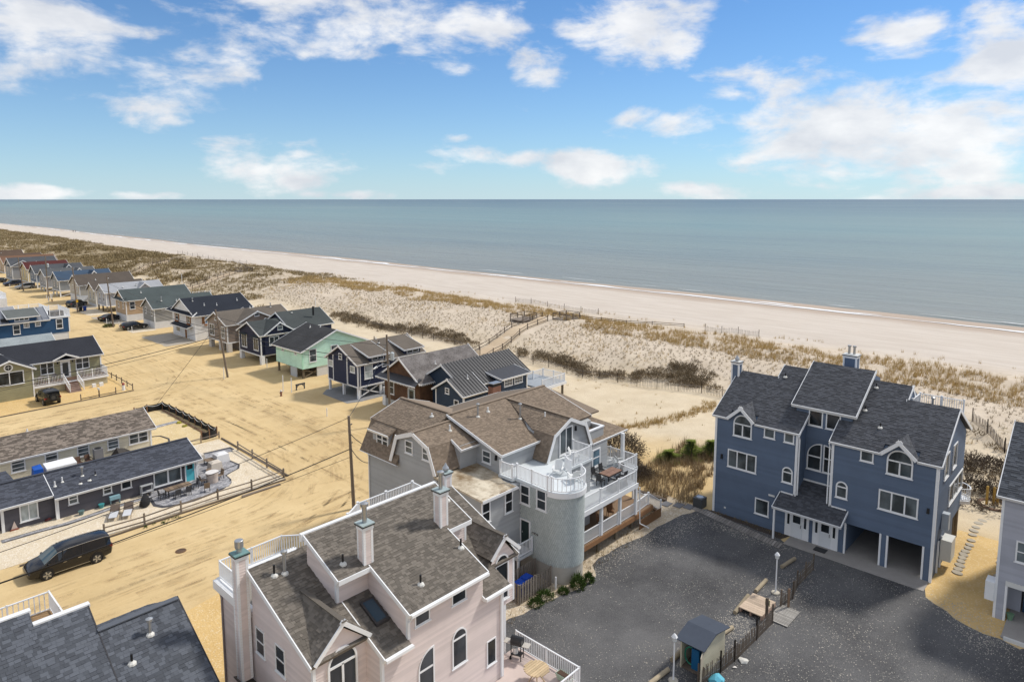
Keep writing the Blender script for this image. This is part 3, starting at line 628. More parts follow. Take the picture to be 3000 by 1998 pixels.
for k in range(9): y = rnd.uniform(45, 55.5); ribbon(smooth([(-10+rnd.uniform(0, 8), y), (10, y+rnd.uniform(-1, 1)), (24, y+rnd.uniform(-1, 1)), (33, min(56, y+rnd.uniform(-.5, 2)))]), rnd.uniform(.18, .32))
for k in range(9): x = rnd.uniform(33, 43); ribbon(smooth([(x, 46+rnd.uniform(0, 20)), (x+rnd.uniform(-1, 1), 90), (x+rnd.uniform(-1, 1), 130), (x+rnd.uniform(-.6, .6), 200+rnd.uniform(-60, 60))]), rnd.uniform(.18, .32))
for k in range(6): y = rnd.uniform(90, 98); ribbon(smooth([(0, y), (14, y+rnd.uniform(-1, 1)), (31, y+rnd.uniform(-1, 1))]), rnd.uniform(.18, .3))
for k in range(9): y = rnd.uniform(46, 54); x = rnd.uniform(34, 43); ribbon(smooth([(14, y), (26, y+.5), (x-3, y+6+rnd.uniform(0, 3)), (x, y+17), (x+.5, y+38)]), rnd.uniform(.18, .3))
for k in range(7): y = rnd.uniform(91, 97); x = rnd.uniform(33, 42); ribbon(smooth([(12, y), (26, y), (x-2, y-5), (x, y-16), (x, y-34)]), rnd.uniform(.18, .3))
for k in range(4): x = rnd.uniform(34, 42); y = rnd.uniform(92, 97); ribbon(smooth([(14, y), (27, y+.5), (x-3, y+6), (x, y+18), (x, y+40)]), rnd.uniform(.18, .3))
for cx_, cy_, rr_, a0, a1 in ((34, 104, 4.5, -1.2, 2.2), (36, 100, 6, -2, .6), (39, 66, 5, 0, 3), (37, 88, 7, 1.5, 4), (35, 60, 6, 2, 5)): ribbon([(cx_+rr_*math.cos(a), cy_+rr_*math.sin(a)) for a in np.linspace(a0, a1, 24)], .25)
tko = tb.build('tyre_tracks', tyre_mat(), kind='stuff'); tag(tko, 'worn tyre tracks criss-crossing the sand streets', 'tracks', kind='stuff')
# ------------------------------------------------------------------ pink house
def pink_house():
    h = thing('pink_house', 'large pale pink lap-sided house with brown shingle roof and three chimneys', 'house', (19, 27, 0))
    PK = lapmat((.70, .605, .57)); RF = roofm((.15, .132, .112), .27)
    lo = lambda y: 7+.4*(y-21.85); hi = lambda y: 8.4+.4*(y-21.85); e = .15
    def prof(x0, x1, pts): MB().prism([(x0, a, b) for a, b in pts], (x1-x0, 0, 0)).build('wall', PK, h)
    prof(13.05, 15.6, [(23.2, 0), (31.5, 0), (31.5, 7.45), (28.25, 7.45), (28.25, lo(28.25)-e), (23.2, lo(23.2)-e)])
    prof(15.6, 22.9, [(22.1, 0), (31.49, 0), (31.49, 7.44), (28.24, 7.44), (28.24, lo(28.24)-e), (22.1, lo(22.1)-e)])
    prof(22.9, 24.86, [(23.2, 4.95), (31.5, 4.95), (31.5, 7.45), (28.25, 7.45), (28.25, lo(28.25)-e), (23.2, lo(23.2)-e)])
    prof(22.9, 24.22, [(23.21, 0), (31.4, 0), (31.4, 4.95), (23.21, 4.95)])
    prof(17.0, 21.5, [(22.1, 6.9), (27.4, 6.9), (27.4, hi(27.4)-e), (22.1, hi(22.1)-e)])
    prof(15.35, 23.1, [(25.0, 8.0), (27.41, 8.0), (27.41, hi(27.41)-e), (25.0, hi(25.0)-e)])
    # lap siding on the faces in view
    laps(h, ('W', 13.05), [(23.2, 0), (31.5, 0), (31.5, 7.45), (28.25, 7.45), (28.25, lo(28.25)-.1), (23.2, lo(23.2)-.1)], PK)
    laps(h, ('S', 22.1), [(15.6, 0), (22.9, 0), (22.9, lo(22.1)-.1), (21.5, lo(22.1)-.1), (21.5, hi(22.1)-.1), (17.0, hi(22.1)-.1), (17, lo(22.1)-.1), (15.6, lo(22.1)-.1)], PK)
    laps(h, ('S', 23.2), [(13.05, 0), (15.6, 0), (15.6, 7.4), (14.4, 8.45), (13.05, 7.3)], PK)
    laps(h, ('S', 23.2), [(22.9, 4.95), (24.86, 4.95), (24.86, 7.6), (24.1, 8.5), (22.9, 7.3)], PK); laps(h, ('S', 23.21), [(22.9, 0), (24.22, 0), (24.22, 4.95), (22.9, 4.95)], PK)
    laps(h, ('W', 15.6), [(22.1, 0), (23.2, 0), (23.2, 7.4), (22.1, 7.0)], PK)
    laps(h, ('W', 15.35), [(25.0, lo(25.)), (27.4, lo(27.4)), (27.4, hi(27.4)-.1), (25.0, hi(25.)-.1)], PK); laps(h, ('W', 17.0), [(22.1, lo(22.1)), (25.0, lo(25)), (25., hi(25)-.1), (22.1, hi(22.1)-.1)], PK)
    laps(h, ('S', 25.0), [(15.35, lo(25)), (17, lo(25)), (17, hi(25)-.1), (15.35, hi(25)-.1)], PK); laps(h, ('S', 25.0), [(21.5, lo(25)), (23.1, lo(25)), (23.1, hi(25)-.1), (21.5, hi(25)-.1)], PK)
    L3 = lambda x, y: (x, y, lo(y)); H3 = lambda x, y: (x, y, hi(y))
    # roofs
    roof(h, [L3(12.9, 23.02), L3(15.6, 23.02), L3(15.6, 28.35), L3(12.9, 28.35)], RF, tabs=True, trim=(3,), single=150)
    roof(h, [L3(15.6, 21.85), L3(17.0, 21.85), L3(17.0, 25.1), L3(15.6, 25.1)], RF, tabs=True, trim=(0, 3), single=60)
    roof(h, [L3(15.6, 25.1), L3(17., 25.1), L3(17., 28.35), L3(15.6, 28.35)], RF, tabs=True)
    roof(h, [L3(21.5, 21.9), L3(23.25, 21.9), L3(23.25, 28.35), L3(21.5, 28.35)], RF, tabs=True, trim=(0, 3))
    roof(h, [L3(23.25, 23.05), L3(25.1, 23.05), L3(25.1, 28.35), L3(23.25, 28.35)], RF, tabs=True, trim=(1,))
    roof(h, [H3(16.9, 21.82), H3(21.6, 21.82), H3(21.6, 24.62), H3(16.9, 24.62)], RF, tabs=True, trim=(0, 1, 3), single=90)
    roof(h, [H3(15.22, 24.62), H3(23.15, 24.62), H3(23.15, 27.45), H3(15.22, 27.45)], RF, tabs=True, trim=(1, 2, 3))
    for xa, xb in ((15.22, 16.9), (21.6, 23.15)): MB().box(xa, 24.56, hi(24.6)-.2, xb, 24.62, hi(24.6)+.01).build("eave_fascia", WHITE, h)
    MB().box(15.1, 27.42, hi(27.45)-.3, 23.2, 27.62, hi(27.45)+.06).build('ridge_board', WHITE, h)
    MB().box(12.9, 28.3, lo(28.3)-.3, 15.3, 28.5, lo(28.3)+.03).build('roof_curb', WHITE, h)
    for xr, xl, xe, zr, s in ((14.4, 13.0, 15.75, 8.78, 1), (24.05, 23.0, 25.2, 8.85, 0)):
        yb = 21.85+(zr-7)/.4
        for x in (xl, xe):
            ze = zr-.9*abs(x-xr); yv = max(23.05, 21.85+(ze-7)/.4); P4 = [(x, 23.02, ze), (xr, 23.02, zr), (xr, yb, zr), (x, max(yv, 23.1), ze)]
            roof(h, P4, RF, tabs=True, trim=(0,), fh=.17, th=.09)
        MB().bar((xr, 22.9, zr+.02), (xr, yb, zr+.02), .22, .04).build('ridge_cap', RF, h)
    # decks behind the ridge with white railings
    MB().box(12.9, 28.5, 7.4, 25.5, 31.9, 7.55).build('roof_deck', paint((.25, .23, .2), .9), h); MB().box(12.85, 31.6, 7.2, 17.2, 32.0, 7.62).box(12.85, 28.4, 7.2, 13.2, 31.6, 7.61).build('deck_edge', WHITE, h)
    MB().prism([(16, 31.5, 7.4), (17.4, 31.5, 7.4), (17.3, 32.2, 7.4), (13.1, 32.2, 7.4), (13.1, 31.5, 7.4)], (0, 0, .15)).build('roof_deck', OFFW, h)
    railing(h, [(13.15, 29.1, 7.62), (13.15, 31.85, 7.62), (16.45, 31.95, 7.62), (17.35, 31.2, 7.62), (17.2, 29.4, 7.62)], .92, .12, single=True, post=.05, caps=False)
    railing(h, [(20.2, 31.5, 7.62), (21.4, 32.3, 7.62), (25.45, 32.35, 7.62), (25.4, 30.9, 7.62)], .92, .12, single=True, post=.11)
    # chimneys, vents, skylight
    chimney(h, 12.42, 28.28, 4.4, 12.9, 28.7, 10.35, PK, pot='short', capc=(.16, .28, .27)); MB().prism([(12.3, 28.1, 4.4), (12.3, 28.9, 4.4), (13.04, 28.9, 4.1), (13.04, 28.1, 4.1)], (0, 0, .06)).build('chimney_foot', RF, h)
    chimney(h, 16.68, 24.78, 9.3, 17.14, 25.24, 11.4, PK, pot='tall'); chimney(h, 21.32, 24.9, 9.4, 21.78, 25.36, 11.45, PK, pot='tall'); chimney(h, 24.68, 28.35, 7.5, 25.1, 28.77, 10.4, PK, pot='ball')
    for x, y, k, hh in ((13.75, 27.5, 'black', .5), (14.2, 27.4, 'galv', .95), (22.9, 26.6, 'galv', .9)): vent(h, x, y, lo(y), k, hh)
    for x, y, k in ((15.9, 25.3, 'black'), (18.3, 22.8, 'black'), (21.4, 23.5, 'black'), (22.9, 26.2, 'black')): vent(h, x, y, hi(y), k, .45)
    sk = MB().prism([(16.16, 24.45, lo(24.45)+.02), (16.86, 24.45, lo(24.45)+.02), (16.86, 23.2, lo(23.2)+.02), (16.16, 23.2, lo(23.2)+.02)], (0, 0, .12)).build('skylight', paint((.05, .045, .045), .4), h)
    MB().face([(16.25, 24.35, lo(24.35)+.15), (16.25, 23.3, lo(23.3)+.15), (16.77, 23.3, lo(23.3)+.15), (16.77, 24.35, lo(24.35)+.15)]).build('pane', paint((.05, .08, .11), .05, .1), sk)
    # windows
    for a0, a1, z0, z1 in ((19.5, 20.4, 7.48, 8.1), (17.35, 18.2, 7.48, 8.1)): window(h, ('S', 22.1), a0, z0, a1, z1, 'plain', t=.06)
    window(h, ('S', 22.1), 19.5, 4.36, 20.42, 6.2, 'arch', t=.07); window(h, ('S', 22.1), 21.74, 3.28, 22.38, 4.6, 'plain', t=.06)
    window(h, ('S', 22.1), 17.5, 4.3, 18.42, 6.15, 'qhi', t=.07, label='quarter-arched window on the pink south wall')
    window(h, ('S', 23.2), 13.68, 4.6, 15.1, 7.6, 'arch', t=.09, d=.09); window(h, ('S', 23.2), 23.42, 5.3, 24.42, 7.85, 'arch', t=.08, d=.09)
    window(h, ('W', 13.05), 27.95, 5.8, 28.15, 7.0, 'plain', t=.05) if False else None
    window(h, ('W', 13.05), 27.2, 5.75, 28.0, 7.0, 'dh', t=.06); window(h, ('W', 13.05), 25.4, 5.75, 26.23, 7.02, 'dh', t=.06)
    # corner boards, gutters
    for x, y, z0, z1, sx, sy in ((13.05, 23.2, 0, 7.3, -1, -1), (15.6, 22.1, 0, 6.9, -1, -1), (22.9, 22.1, 0, 6.9, 1, -1), (24.86, 23.2, 4.95, 7.4, 1, -1), (24.22, 23.21, 0, 4.95, 1, -1), (17.0, 22.1, 7.1, 8.3, -1, -1), (15.35, 25, 8.3, 9.4, -1, -1), (23.1, 25, 8.3, 9.4, 1, -1)): corner(h, x, y, z0, z1, sx, sy, .1)
    downspout(h, [(22.7, 21.85, 6.9), (22.72, 22.03, 6.6), (22.72, 22.03, 2.3)]); downspout(h, [(12.98, 31.6, 7.2), (12.98, 31.4, 6.9), (12.98, 31.4, .2)], paint((.35, .3, .28))); downspout(h, [(17.0, 21.8, 8.2), (16.98, 22.0, 7.9), (16.95, 22.02, 7.3)])
    MB().box(15.6, 21.72, 6.86, 17.05, 21.84, 6.98).box(16.95, 21.7, 8.24, 21.6, 21.8, 8.36).box(21.5, 21.78, 6.88, 23.3, 21.88, 7.0).build('gutter', WHITE, h)
    # raised deck on the south side
    MB().box(22.95, 15, 2.02, 25.05, 23.15, 2.2).box(15.7, 15, 2.021, 22.95, 22.05, 2.2).build('deck_floor', paint((.58, .48, .44), .6, .08), h)
    for x, y in ((24.9, 23.0), (24.9, 19.2), (24.9, 15.4)): MB().box(x-.08, y-.08, 0, x+.08, y+.08, 2.02).build('deck_post', WHITE, h)
    railing(h, [(24.95, 23.1, 2.2), (24.97, 18.85, 2.2), (22.6, 18.85, 2.2)], .95, .12, single=True, post=.05, caps=False, bw=.03)
    return h
pink_house()

# ------------------------------------------------------------------ grey gambrel house with round tower
def grey_house():
    h = thing('grey_house', 'grey shingled gambrel house with a round tower and white railed decks', 'house', (38, 36, 0))
    GS = lapmat((.38, .39, .395)); RF = roofm((.215, .168, .126), .2)
    MOSS = NT('mossy_shingle'); g = MOSS.n('ShaderNodeNewGeometry'); n = MOSS.noise(.55, 5, .65); n2 = MOSS.noise(7, 4, .7)
    f = MOSS.math('ADD', MOSS.math('MULTIPLY', n, .8), MOSS.math('MULTIPLY', g.outputs['Random Per Island'], .25)); f2 = MOSS.mix(MOSS.ramp(f, .42, .62), (.20, .135, .07), (.62, .55, .43)); MOSS.col(MOSS.mix(MOSS.math('MULTIPLY', MOSS.ramp(n2, .55, .7), .4), f2, (.10, .075, .045))); MOSS.set(Roughness=.95); MOSS = MOSS.m
    def prof(x0, x1, pts): MB().prism([(x0, a, b) for a, b in pts], (x1-x0, 0, 0)).build('wall', GS, h)
    def profy(y0, y1, pts): MB().prism([(a, y0, b) for a, b in pts], (0, y1-y0, 0)).build('wall', GS, h)
    # west wing: walls up to 6.3, gambrel above with ridge along Y at x 33.9
    MB().box(30.1, 30.9, 0, 33.9, 43.7, 6.25).build('wall', GS, h)
    profy(39.0, 43.7, [(30.25, 6.25), (33.9, 6.25), (33.9, 9.5), (30.95, 8.5)])
    prof(30.1, 33.9, [(35.62, 6.25), (40.4, 6.25), (39.75, 8.3), (37.87, 9.0), (36.2, 8.3), (35.62, 6.9)])
    laps(h, ('W', 30.1), [(30.9, 0), (43.7, 0), (43.7, 6.2), (30.9, 6.2)], GS, .16); laps(h, ('W', 30.1), [(35.45, 6.2), (40.6, 6.2), (39.85, 8.5), (37.87, 9.2), (36.1, 8.5), (35.5, 7.1)], GS, .16)
    # main block
    prof(33.8, 44.5, [(32.75, 0), (43.5, 0), (43.5, 7.8), (38.2, 9.5), (32.75, 7.82)])
    laps(h, ('W', 33.8), [(32.75, 6.2), (38.2, 6.2), (38.2, 9.5), (32.75, 7.8)], GS, .16); laps(h, ('S', 32.75), [(33.8, 6.5), (37.6, 6.5), (37.6, 7.8), (33.8, 7.8)], GS, .16)
    MB().box(33.8, 30.9, 0, 40.4, 32.75, 6.4).build('wall', GS, h); MB().box(36.8, 29.72, 1.3, 40.4, 30.9, 6.4).build('wall', GS, h)
    MB().box(40.4, 31.3, 0, 44.8, 36, 6.4).build('wall', GS, h); laps(h, ('S', 31.3), [(40.4, 1.4), (44.8, 1.4), (44.8, 6.4), (40.4, 6.4)], GS, .16); laps(h, ('S', 29.72), [(36.8, 1.4), (40.4, 1.4), (40.4, 6.4), (36.8, 6.4)], GS, .16); laps(h, ('S', 30.9), [(30.1, 0), (33.8, 0), (33.8, 6.2), (30.1, 6.2)], GS, .16)
    # cross gambrel facing south
    gp = [(37.26, 6.5), (42.7, 6.5), (41.95, 8.4), (39.97, 9.25), (38.05, 8.4)]; profy(31.5, 37.6, gp); laps(h, ('S', 31.5), gp, GS, .16)
    # roofs: main south slope, north slope
    sl = (9.64-7.94)/(38.2-32.45); mz = lambda y: 9.64-sl*(38.2-y)
    roof(h, [(33.55, 32.45, mz(32.45)), (37.75, 32.45, mz(32.45)), (39.6, 33.8, mz(33.8)), (40.2, 38.2, 9.64), (33.55, 38.2, 9.64)], RF, tabs=True, trim=(0, 4))
    roof(h, [(40.0, 38.2, 9.64), (39.9, 38.1, 9.62), (42.0, 32.6, mz(32.6)), (44.9, 32.6, mz(32.6)), (44.9, 38.2, 9.64)][0:1]+[(42.0, 33.0, mz(33.0)), (44.9, 33.0, mz(33.0)), (44.9, 38.2, 9.64)], RF, tabs=True, trim=(2,))
    roof(h, [(33.55, 38.2, 9.64), (44.9, 38.2, 9.64), (44.9, 43.9, 7.9), (33.55, 43.9, 7.9)], RF, trim=(1, 2))
    roof(h, [(44.9, 38.2, 9.64), (44.9, 33.2, mz(33.2)), (47.4, 34.0, 7.7), (47.4, 38.2, 8.0)], RF)
    # west wing roof planes
    roof(h, [(29.75, 39.75, 6.33), (29.75, 44.4, 6.33), (30.9, 44.3, 8.68), (30.9, 39.75, 8.68)], RF, tabs=True, trim=(0,), th=.1)
    roof(h, [(30.85, 38.2, 8.66), (30.85, 44.4, 8.66), (33.9, 44.4, 9.66), (33.9, 38.2, 9.66)], RF, tabs=True, trim=(1,))
    roof(h, [(33.9, 38.2, 9.66), (33.9, 44.4, 9.66), (37.0, 44.4, 8.65), (37.0, 38.2, 8.65)], RF, trim=(1,))
    # cross gambrel of the wing: ridge along X at y 37.87, z 9.26, white rakes to the west
    A = [(40.7, 6.39), (39.88, 8.55), (37.87, 9.28), (36.05, 8.55), (35.3, 6.75)]
    for k in range(4):
        (ya, za), (yb, zb) = A[k], A[k+1]; xe = [31.3, 32.2, 33.7, 32.4][k]; xt = [32.2, 33.9, 33.8, 33.6][k]
        roof(h, [(29.85, ya, za), (29.85, yb, zb), (33.7 if k > 1 else xt, yb, zb), ((33.75 if k == 2 else 32.2) if k > 1 else xe, ya, za)] if k != 2 else [(29.85, ya, za), (29.85, yb, zb), (33.75, yb, zb), (33.85, ya, za)], RF, tabs=k >= 2, trim=(0,), fh=.3, th=.1)
    roof(h, [(32.0, 35.95, 8.6), (33.8, 35.95, 8.6), (33.8, 34.95, 8.12), (32.0, 34.95, 8.12)], RF, tabs=True, trim=(1, 2, 3))
    MB().box(32.1, 35.25, 6.4, 33.85, 36.3, 8.3).build('dormer_wall', GS, h)
    MB().bar((29.8, 37.87, 9.3), (33.85, 37.87, 9.32), .26, .05).bar((33.9, 38.0, 9.7), (33.9, 44.4, 9.7), .26, .05).bar((33.6, 38.2, 9.68), (44.9, 38.2, 9.68), .26, .05).build('ridge_cap', RF, h)
    # dormer of the wing
    MB().box(30.25, 41.2, 6.9, 32, 43.3, 8.2).build('dormer_wall', GS, h); roof(h, [(29.95, 40.95, 8.22), (29.95, 43.55, 8.22), (32.4, 43.55, 9.2), (32.4, 40.95, 9.2)], RF, tabs=True, trim=(0,), th=.1)
    window(h, ('W', 30.25), 41.3, 7.12, 42.75, 8.05, 'v2dh')
    # lean-to roof, stained and mossy
    roof(h, [(29.9, 30.65, 6.3), (33.2, 30.65, 6.3), (33.2, 32.0, 6.33), (33.8, 33.0, 6.35), (33.8, 35.6, 6.62), (29.9, 35.6, 6.62)], MOSS, tabs=True, trim=(0,), tw=(.25, .6), ex=.2)
    # gambrel roof sheets of the cross gable
    B = [(37.2, 6.6), (38.02, 8.55), (39.97, 9.42), (41.98, 8.55), (42.75, 6.6)]
    roof(h, [(37.15, 31.3, 6.62), (38.0, 31.3, 8.5), (38.0, 33.3, 8.5), (37.15, 32.7, 6.62)], RF, tabs=True, trim=(0,), th=.1, fh=.26)
    roof(h, [(38.0, 31.3, 8.5), (39.97, 31.3, 9.42), (39.97, 38.0, 9.55), (38.0, 33.5, 8.5)], RF, tabs=True, trim=(0,), th=.1, fh=.26)
    roof(h, [(39.97, 31.3, 9.42), (41.98, 31.3, 8.5), (41.98, 33.5, 8.5), (39.97, 38.0, 9.55)], RF, trim=(0,), th=.1, fh=.26)
    roof(h, [(41.98, 31.3, 8.5), (42.78, 31.3, 6.62), (42.78, 33.5, 6.62), (41.98, 33.5, 8.5)], RF, trim=(0,), th=.1, fh=.26)
    MB().bar((39.97, 31.25, 9.46), (39.97, 38.2, 9.62), .26, .05).build('ridge_cap', RF, h)
    # porch hip roof and parapet box on the east side
    roof(h, [(42.8, 31.25, 6.62), (47.65, 31.25, 6.62), (45.2, 34.2, 7.9), (42.8, 34.2, 7.9)], RF, tabs=True, trim=(0,)); roof(h, [(47.65, 31.25, 6.62), (47.65, 40, 6.62), (45.2, 38.5, 7.9), (45.2, 34.2, 7.9)], RF, trim=(0,))
    b = MB(); b.box(42.75, 31.6, 6.5, 44.7, 31.72, 7.5).box(44.58, 31.72, 6.5, 44.7, 33.7, 7.5).box(42.75, 33.58, 6.5, 44.58, 33.7, 7.5).box(42.75, 31.72, 6.5, 42.85, 33.58, 7.5).box(42.85, 31.72, 6.6, 44.58, 33.58, 6.7); b.build('parapet', GS, h)
    MB().box(42.7, 31.55, 7.5, 44.75, 31.77, 7.6).box(44.53, 31.77, 7.5, 44.75, 33.75, 7.6).box(42.7, 33.53, 7.5, 44.53, 33.75, 7.6).box(42.7, 31.77, 7.5, 42.9, 33.53, 7.6).build('parapet_cap', WHITE, h)
    # windows and doors
    for a0, z0, a1, z1 in ((38.1, 7.45, 39.0, 8.45), (36.17, 7.45, 37.02, 8.45)): window(h, ('W', 30.1), a0, z0, a1, z1, 'dh', GLASSB, d=.07)
    window(h, ('W', 33.8), 33.75, 6.85, 34.65, 7.8, 'dh', GLASSB, d=.07)
    for a0, z0, a1, z1 in ((32.2, 4.55, 33.0, 6.12), (30.0, 4.6, 30.8, 6.05)): window(h, ('S', 30.9), a0, z0, a1, z1, 'dh', d=.07)
    sd_ = window(h, ('S', 31.5), 38.8, 6.66, 40.4, 8.75, 'v2', GLASSB, t=.1, d=.08, name='sliding_door')
    window(h, ('S', 31.3), 42.7, 4.6, 43.8, 6.1, 'dh', glassm((.06, .1, .13), 'c'), t=.11, d=.08); window(h, ('S', 29.72), 37.3, 1.5, 39.2, 3.4, 'v2', GLASSB, d=.05); window(h, ('S', 29.72), 38, 4.6, 39.5, 5.9, 'v2', GLASSB, d=.05)
    lamp_box(h, ('S', 31.5), 40.75, 8.35); lamp_box(h, ('W', 33.8), 33.2, 7.5)
    # round tower: west wall from y 30.9 to 28.3 then a half cylinder of radius 1.5
    cx, cy, r = 35.3, 28.3, 1.5; arc = [(33.8, 30.9)]+[(cx-r*math.cos(a), cy-r*math.sin(a)) for a in np.linspace(0, math.pi, 25)]+[(36.8, 30.9)]
    base = lambda o, z0, z1: MB().prism([(cx+(x-cx)*o if y < cy+.01 else (33.8-(o-1)*1.5 if x < 35 else 36.8+(o-1)*1.5), cy+(y-cy)*o if y < cy+.01 else y, z0) for x, y in arc], (0, 0, z1-z0))
    base(.97, 0, 1.3).build('tower_base', paint((.42, .40, .36), .85, .15), h, smooth=True); TW = lapmat((.20, .225, .225)); base(1.0, 1.25, 6.35).build('tower_wall', TW, h, smooth=True)
    s = MB(); ex = .165; seg = []          # scalloped shingles, each a little tongue
    pts = arc; cum = [0]
    for k in range(len(pts)-1): cum.append(cum[-1]+math.dist(pts[k], pts[k+1]))
    def at(u):
        u = max(0, min(cum[-1]-1e-6, u)); k = max(i for i in range(len(cum)-1) if cum[i] <= u); t = (u-cum[k])/(cum[k+1]-cum[k]); p, q = pts[k], pts[k+1]; x = p[0]+(q[0]-p[0])*t; y = p[1]+(q[1]-p[1])*t
        if p[1] >= cy and q[1] >= cy and k == 0: nx, ny = -1, 0
        elif k == len(pts)-2: nx, ny = 1, 0
        else: nx, ny = (x-cx)/r, (y-cy)/r
        return x, y, nx, ny
    z = 1.2; row = 0
    while z < 6.3:
        w = .155; u = (row % 2)*w/2
        while u < cum[-1]-w:
            q = []
            for du, dz, o in ((0.04, ex+.05, .004), (0.04, .07, .026), (.25, .018, .03), (.5, 0, .032), (.75, .018, .03), (.96, .07, .026), (.96, ex+.05, .004)):
                x, y, nx, ny = at(u+du*w*.97); q.append((x+nx*o, y+ny*o, z+dz))
            s.face(q); u += w
        z += ex; row += 1
    sct = NT('scallop_shingle'); g_ = sct.n('ShaderNodeNewGeometry'); sct.col(sct.mix(g_.outputs['Random Per Island'], (.375, .42, .415), (.455, .50, .49))); sct.set(Roughness=.75); s.build('scalloped_shingles', sct.m, h, kind='stuff')
    for a0, z0, a1, z1 in ((29.95, 4.9, 30.85, 6.3), (28.45, 4.95, 29.35, 6.4)): window(h, ('W', 33.8), a0, z0, a1, z1, 'dh', d=.08)
    door(h, ('W', 33.8), 30.0, 1.85, 30.75, 3.7, paint((.015, .03, .03), .4), label='dark green side door')
    MB().box(33.74, 29.2, 3.0, 33.76, 29.75, 3.12).build('house_number', BLACK, h)
    for k, q in enumerate((29.26, 29.4, 29.54, 29.66)): MB().box(33.73, q, 3.02, 33.745, q+.05, 3.1).build('numeral', OFFW, h)
    # side landing by the door
    MB().box(32.2, 29.6, 1.6, 33.72, 30.88, 1.8).build('landing', paint((.5, .52, .53), .6), h); railing(h, [(33.65, 29.65, 1.8), (32.25, 29.65, 1.8), (32.25, 30.8, 1.8)], .95, .13, single=True)
    MB().box(32.3, 29.7, 0, 32.42, 29.82, 1.6).build('landing_post', WHITE, h)
    # tower roof deck
    dk = [(33.45, 32.7), (33.45, 31.35), (33.75, 31.3)]+[(cx-(r+.12)*math.cos(a), cy-(r+.12)*math.sin(a)) for a in np.linspace(0, math.pi*.92, 19)]+[(37.2, 29.6), (40.5, 29.6), (40.5, 32.7)]
    MB().prism([(x, y, 6.35) for x, y in dk], (0, 0, .18)).build('deck_floor', paint((.62, .66, .68), .6, .06), h)
    MB().prism([(x, y, 6.15) for x, y in [(cx+(a-cx)*1.02, cy+(b_-cy)*1.02) for a, b_ in dk[3:22]]], (0, 0, .36)).build('deck_fascia', WHITE, h)
    rl = [(33.55, 32.6), (33.55, 31.4), (33.9, 31.3), (33.72, 28.3)]+[(cx-(r+.06)*math.cos(a), cy-(r+.06)*math.sin(a)) for a in np.linspace(0.18, math.pi*.9, 15)]
    railing(h, [(x, y, 6.53) for x, y in rl], .98, .125, single=True, step=1.6, skip=range(5, 18))
    railing(h, [(38.3, 29.7, 6.53), (40.4, 29.7, 6.53), (40.4, 31.4, 6.53)], .98, .125, single=True); railing(h, [(36.95, 28.9, 6.53), (37.4, 29.75, 6.53), (38.16, 29.73, 6.53)], .98, .125, single=True)
    # second floor deck
    d2 = [(36.8, 27.85), (44.1, 27.85), (44.25, 29.7), (47.0, 29.7), (47.0, 36), (36.8, 36)]
    MB().prism([(x, y, 3.7) for x, y in d2], (0, 0, .25)).build('deck_floor', paint((.56, .59, .61), .6, .06), h)
    railing(h, [(36.9, 27.95, 3.95), (44.0, 27.95, 3.95), (44.35, 29.8, 3.95), (46.9, 29.8, 3.95), (46.9, 35, 3.95)], 1.0, .125, single=True, step=2.1)
    MB().box(36.8, 27.8, 3.6, 44.15, 27.86, 3.96).build('deck_fascia', WHITE, h)
    # first floor porch
    MB().box(36.8, 27.9, 1.15, 46.5, 31.3, 1.35).build('porch_floor', wood((.24, .16, .10)), h); MB().box(36.8, 27.84, .95, 46.5, 27.9, 1.3).build('porch_beam', wood((.30, .16, .08)), h)
    railing(h, [(36.95, 28.0, 1.35), (44.0, 28.0, 1.35), (45.2, 27.9, 1.9)][:2], .95, .125, single=True, step=2.4)
    for x in (39.5, 41.9, 44.1): MB().box(x-.1, 27.9, 1.35, x+.1, 28.1, 3.7).build('porch_column', WHITE, h)
    for x, y in ((39.4, 28.2), (41.9, 28.3), (44.2, 28.4)): MB().cyl(x, y, 0, 1.15, .13, 8).build('pile', wood((.2, .17, .13)), h)
    MB().box(46.7, 31.0, 3.95, 46.95, 31.25, 6.5).build('porch_column', WHITE, h)
    downspout(h, [(44.25, 27.75, 3.6), (44.3, 27.7, .6), (45.0, 27.3, .12)]); downspout(h, [(33.5, 32.4, 7.7), (33.55, 32.5, 7.4), (33.6, 32.68, 6.6)]); downspout(h, [(33.3, 30.6, 6.2), (33.6, 30.75, 5.9)])
    # stair down on the east
    st = MB()
    for k in range(7): st.box(46.4+k*.25, 28.2, 1.2-k*.18, 46.7+k*.25, 29.6, 1.26-k*.18)
    st.build('stair_treads', wood((.3, .22, .15)), h); railing(h, [(44.1, 28.0, 1.35), (46.3, 28.2, 1.35), (48.2, 28.15, .1)], .95, .14, step=3)
    railing(h, [(46.3, 29.7, 1.35), (48.2, 29.7, .1)], .95, .14, step=3)
    MB().box(44.4, 27.75, .02, 47.6, 27.8, .75).build('skirt_board', wood((.22, .12, .06)), h)
    for x, y, z, k, hh in ((35.6, 37.0, mz(37), 'galv', .9), (38.6, 35.3, mz(35.3), 'galv', 1.1), (36.9, 37.2, mz(37.2), 'white', .35), (32.7, 37.0, 8.9, 'white', .45), (39.4, 33.4, 9.0, 'white', .55), (33.0, 39.4, 9.4, 'white', .25)): vent(h, x, y, z, k, hh)
    corner(h, 30.1, 43.7, 0, 6.2, -1, 1); downspout(h, [(29.95, 43.6, 6.2), (30.02, 43.6, 5.9), (30.02, 43.6, .2)])
    return h
grey_house()
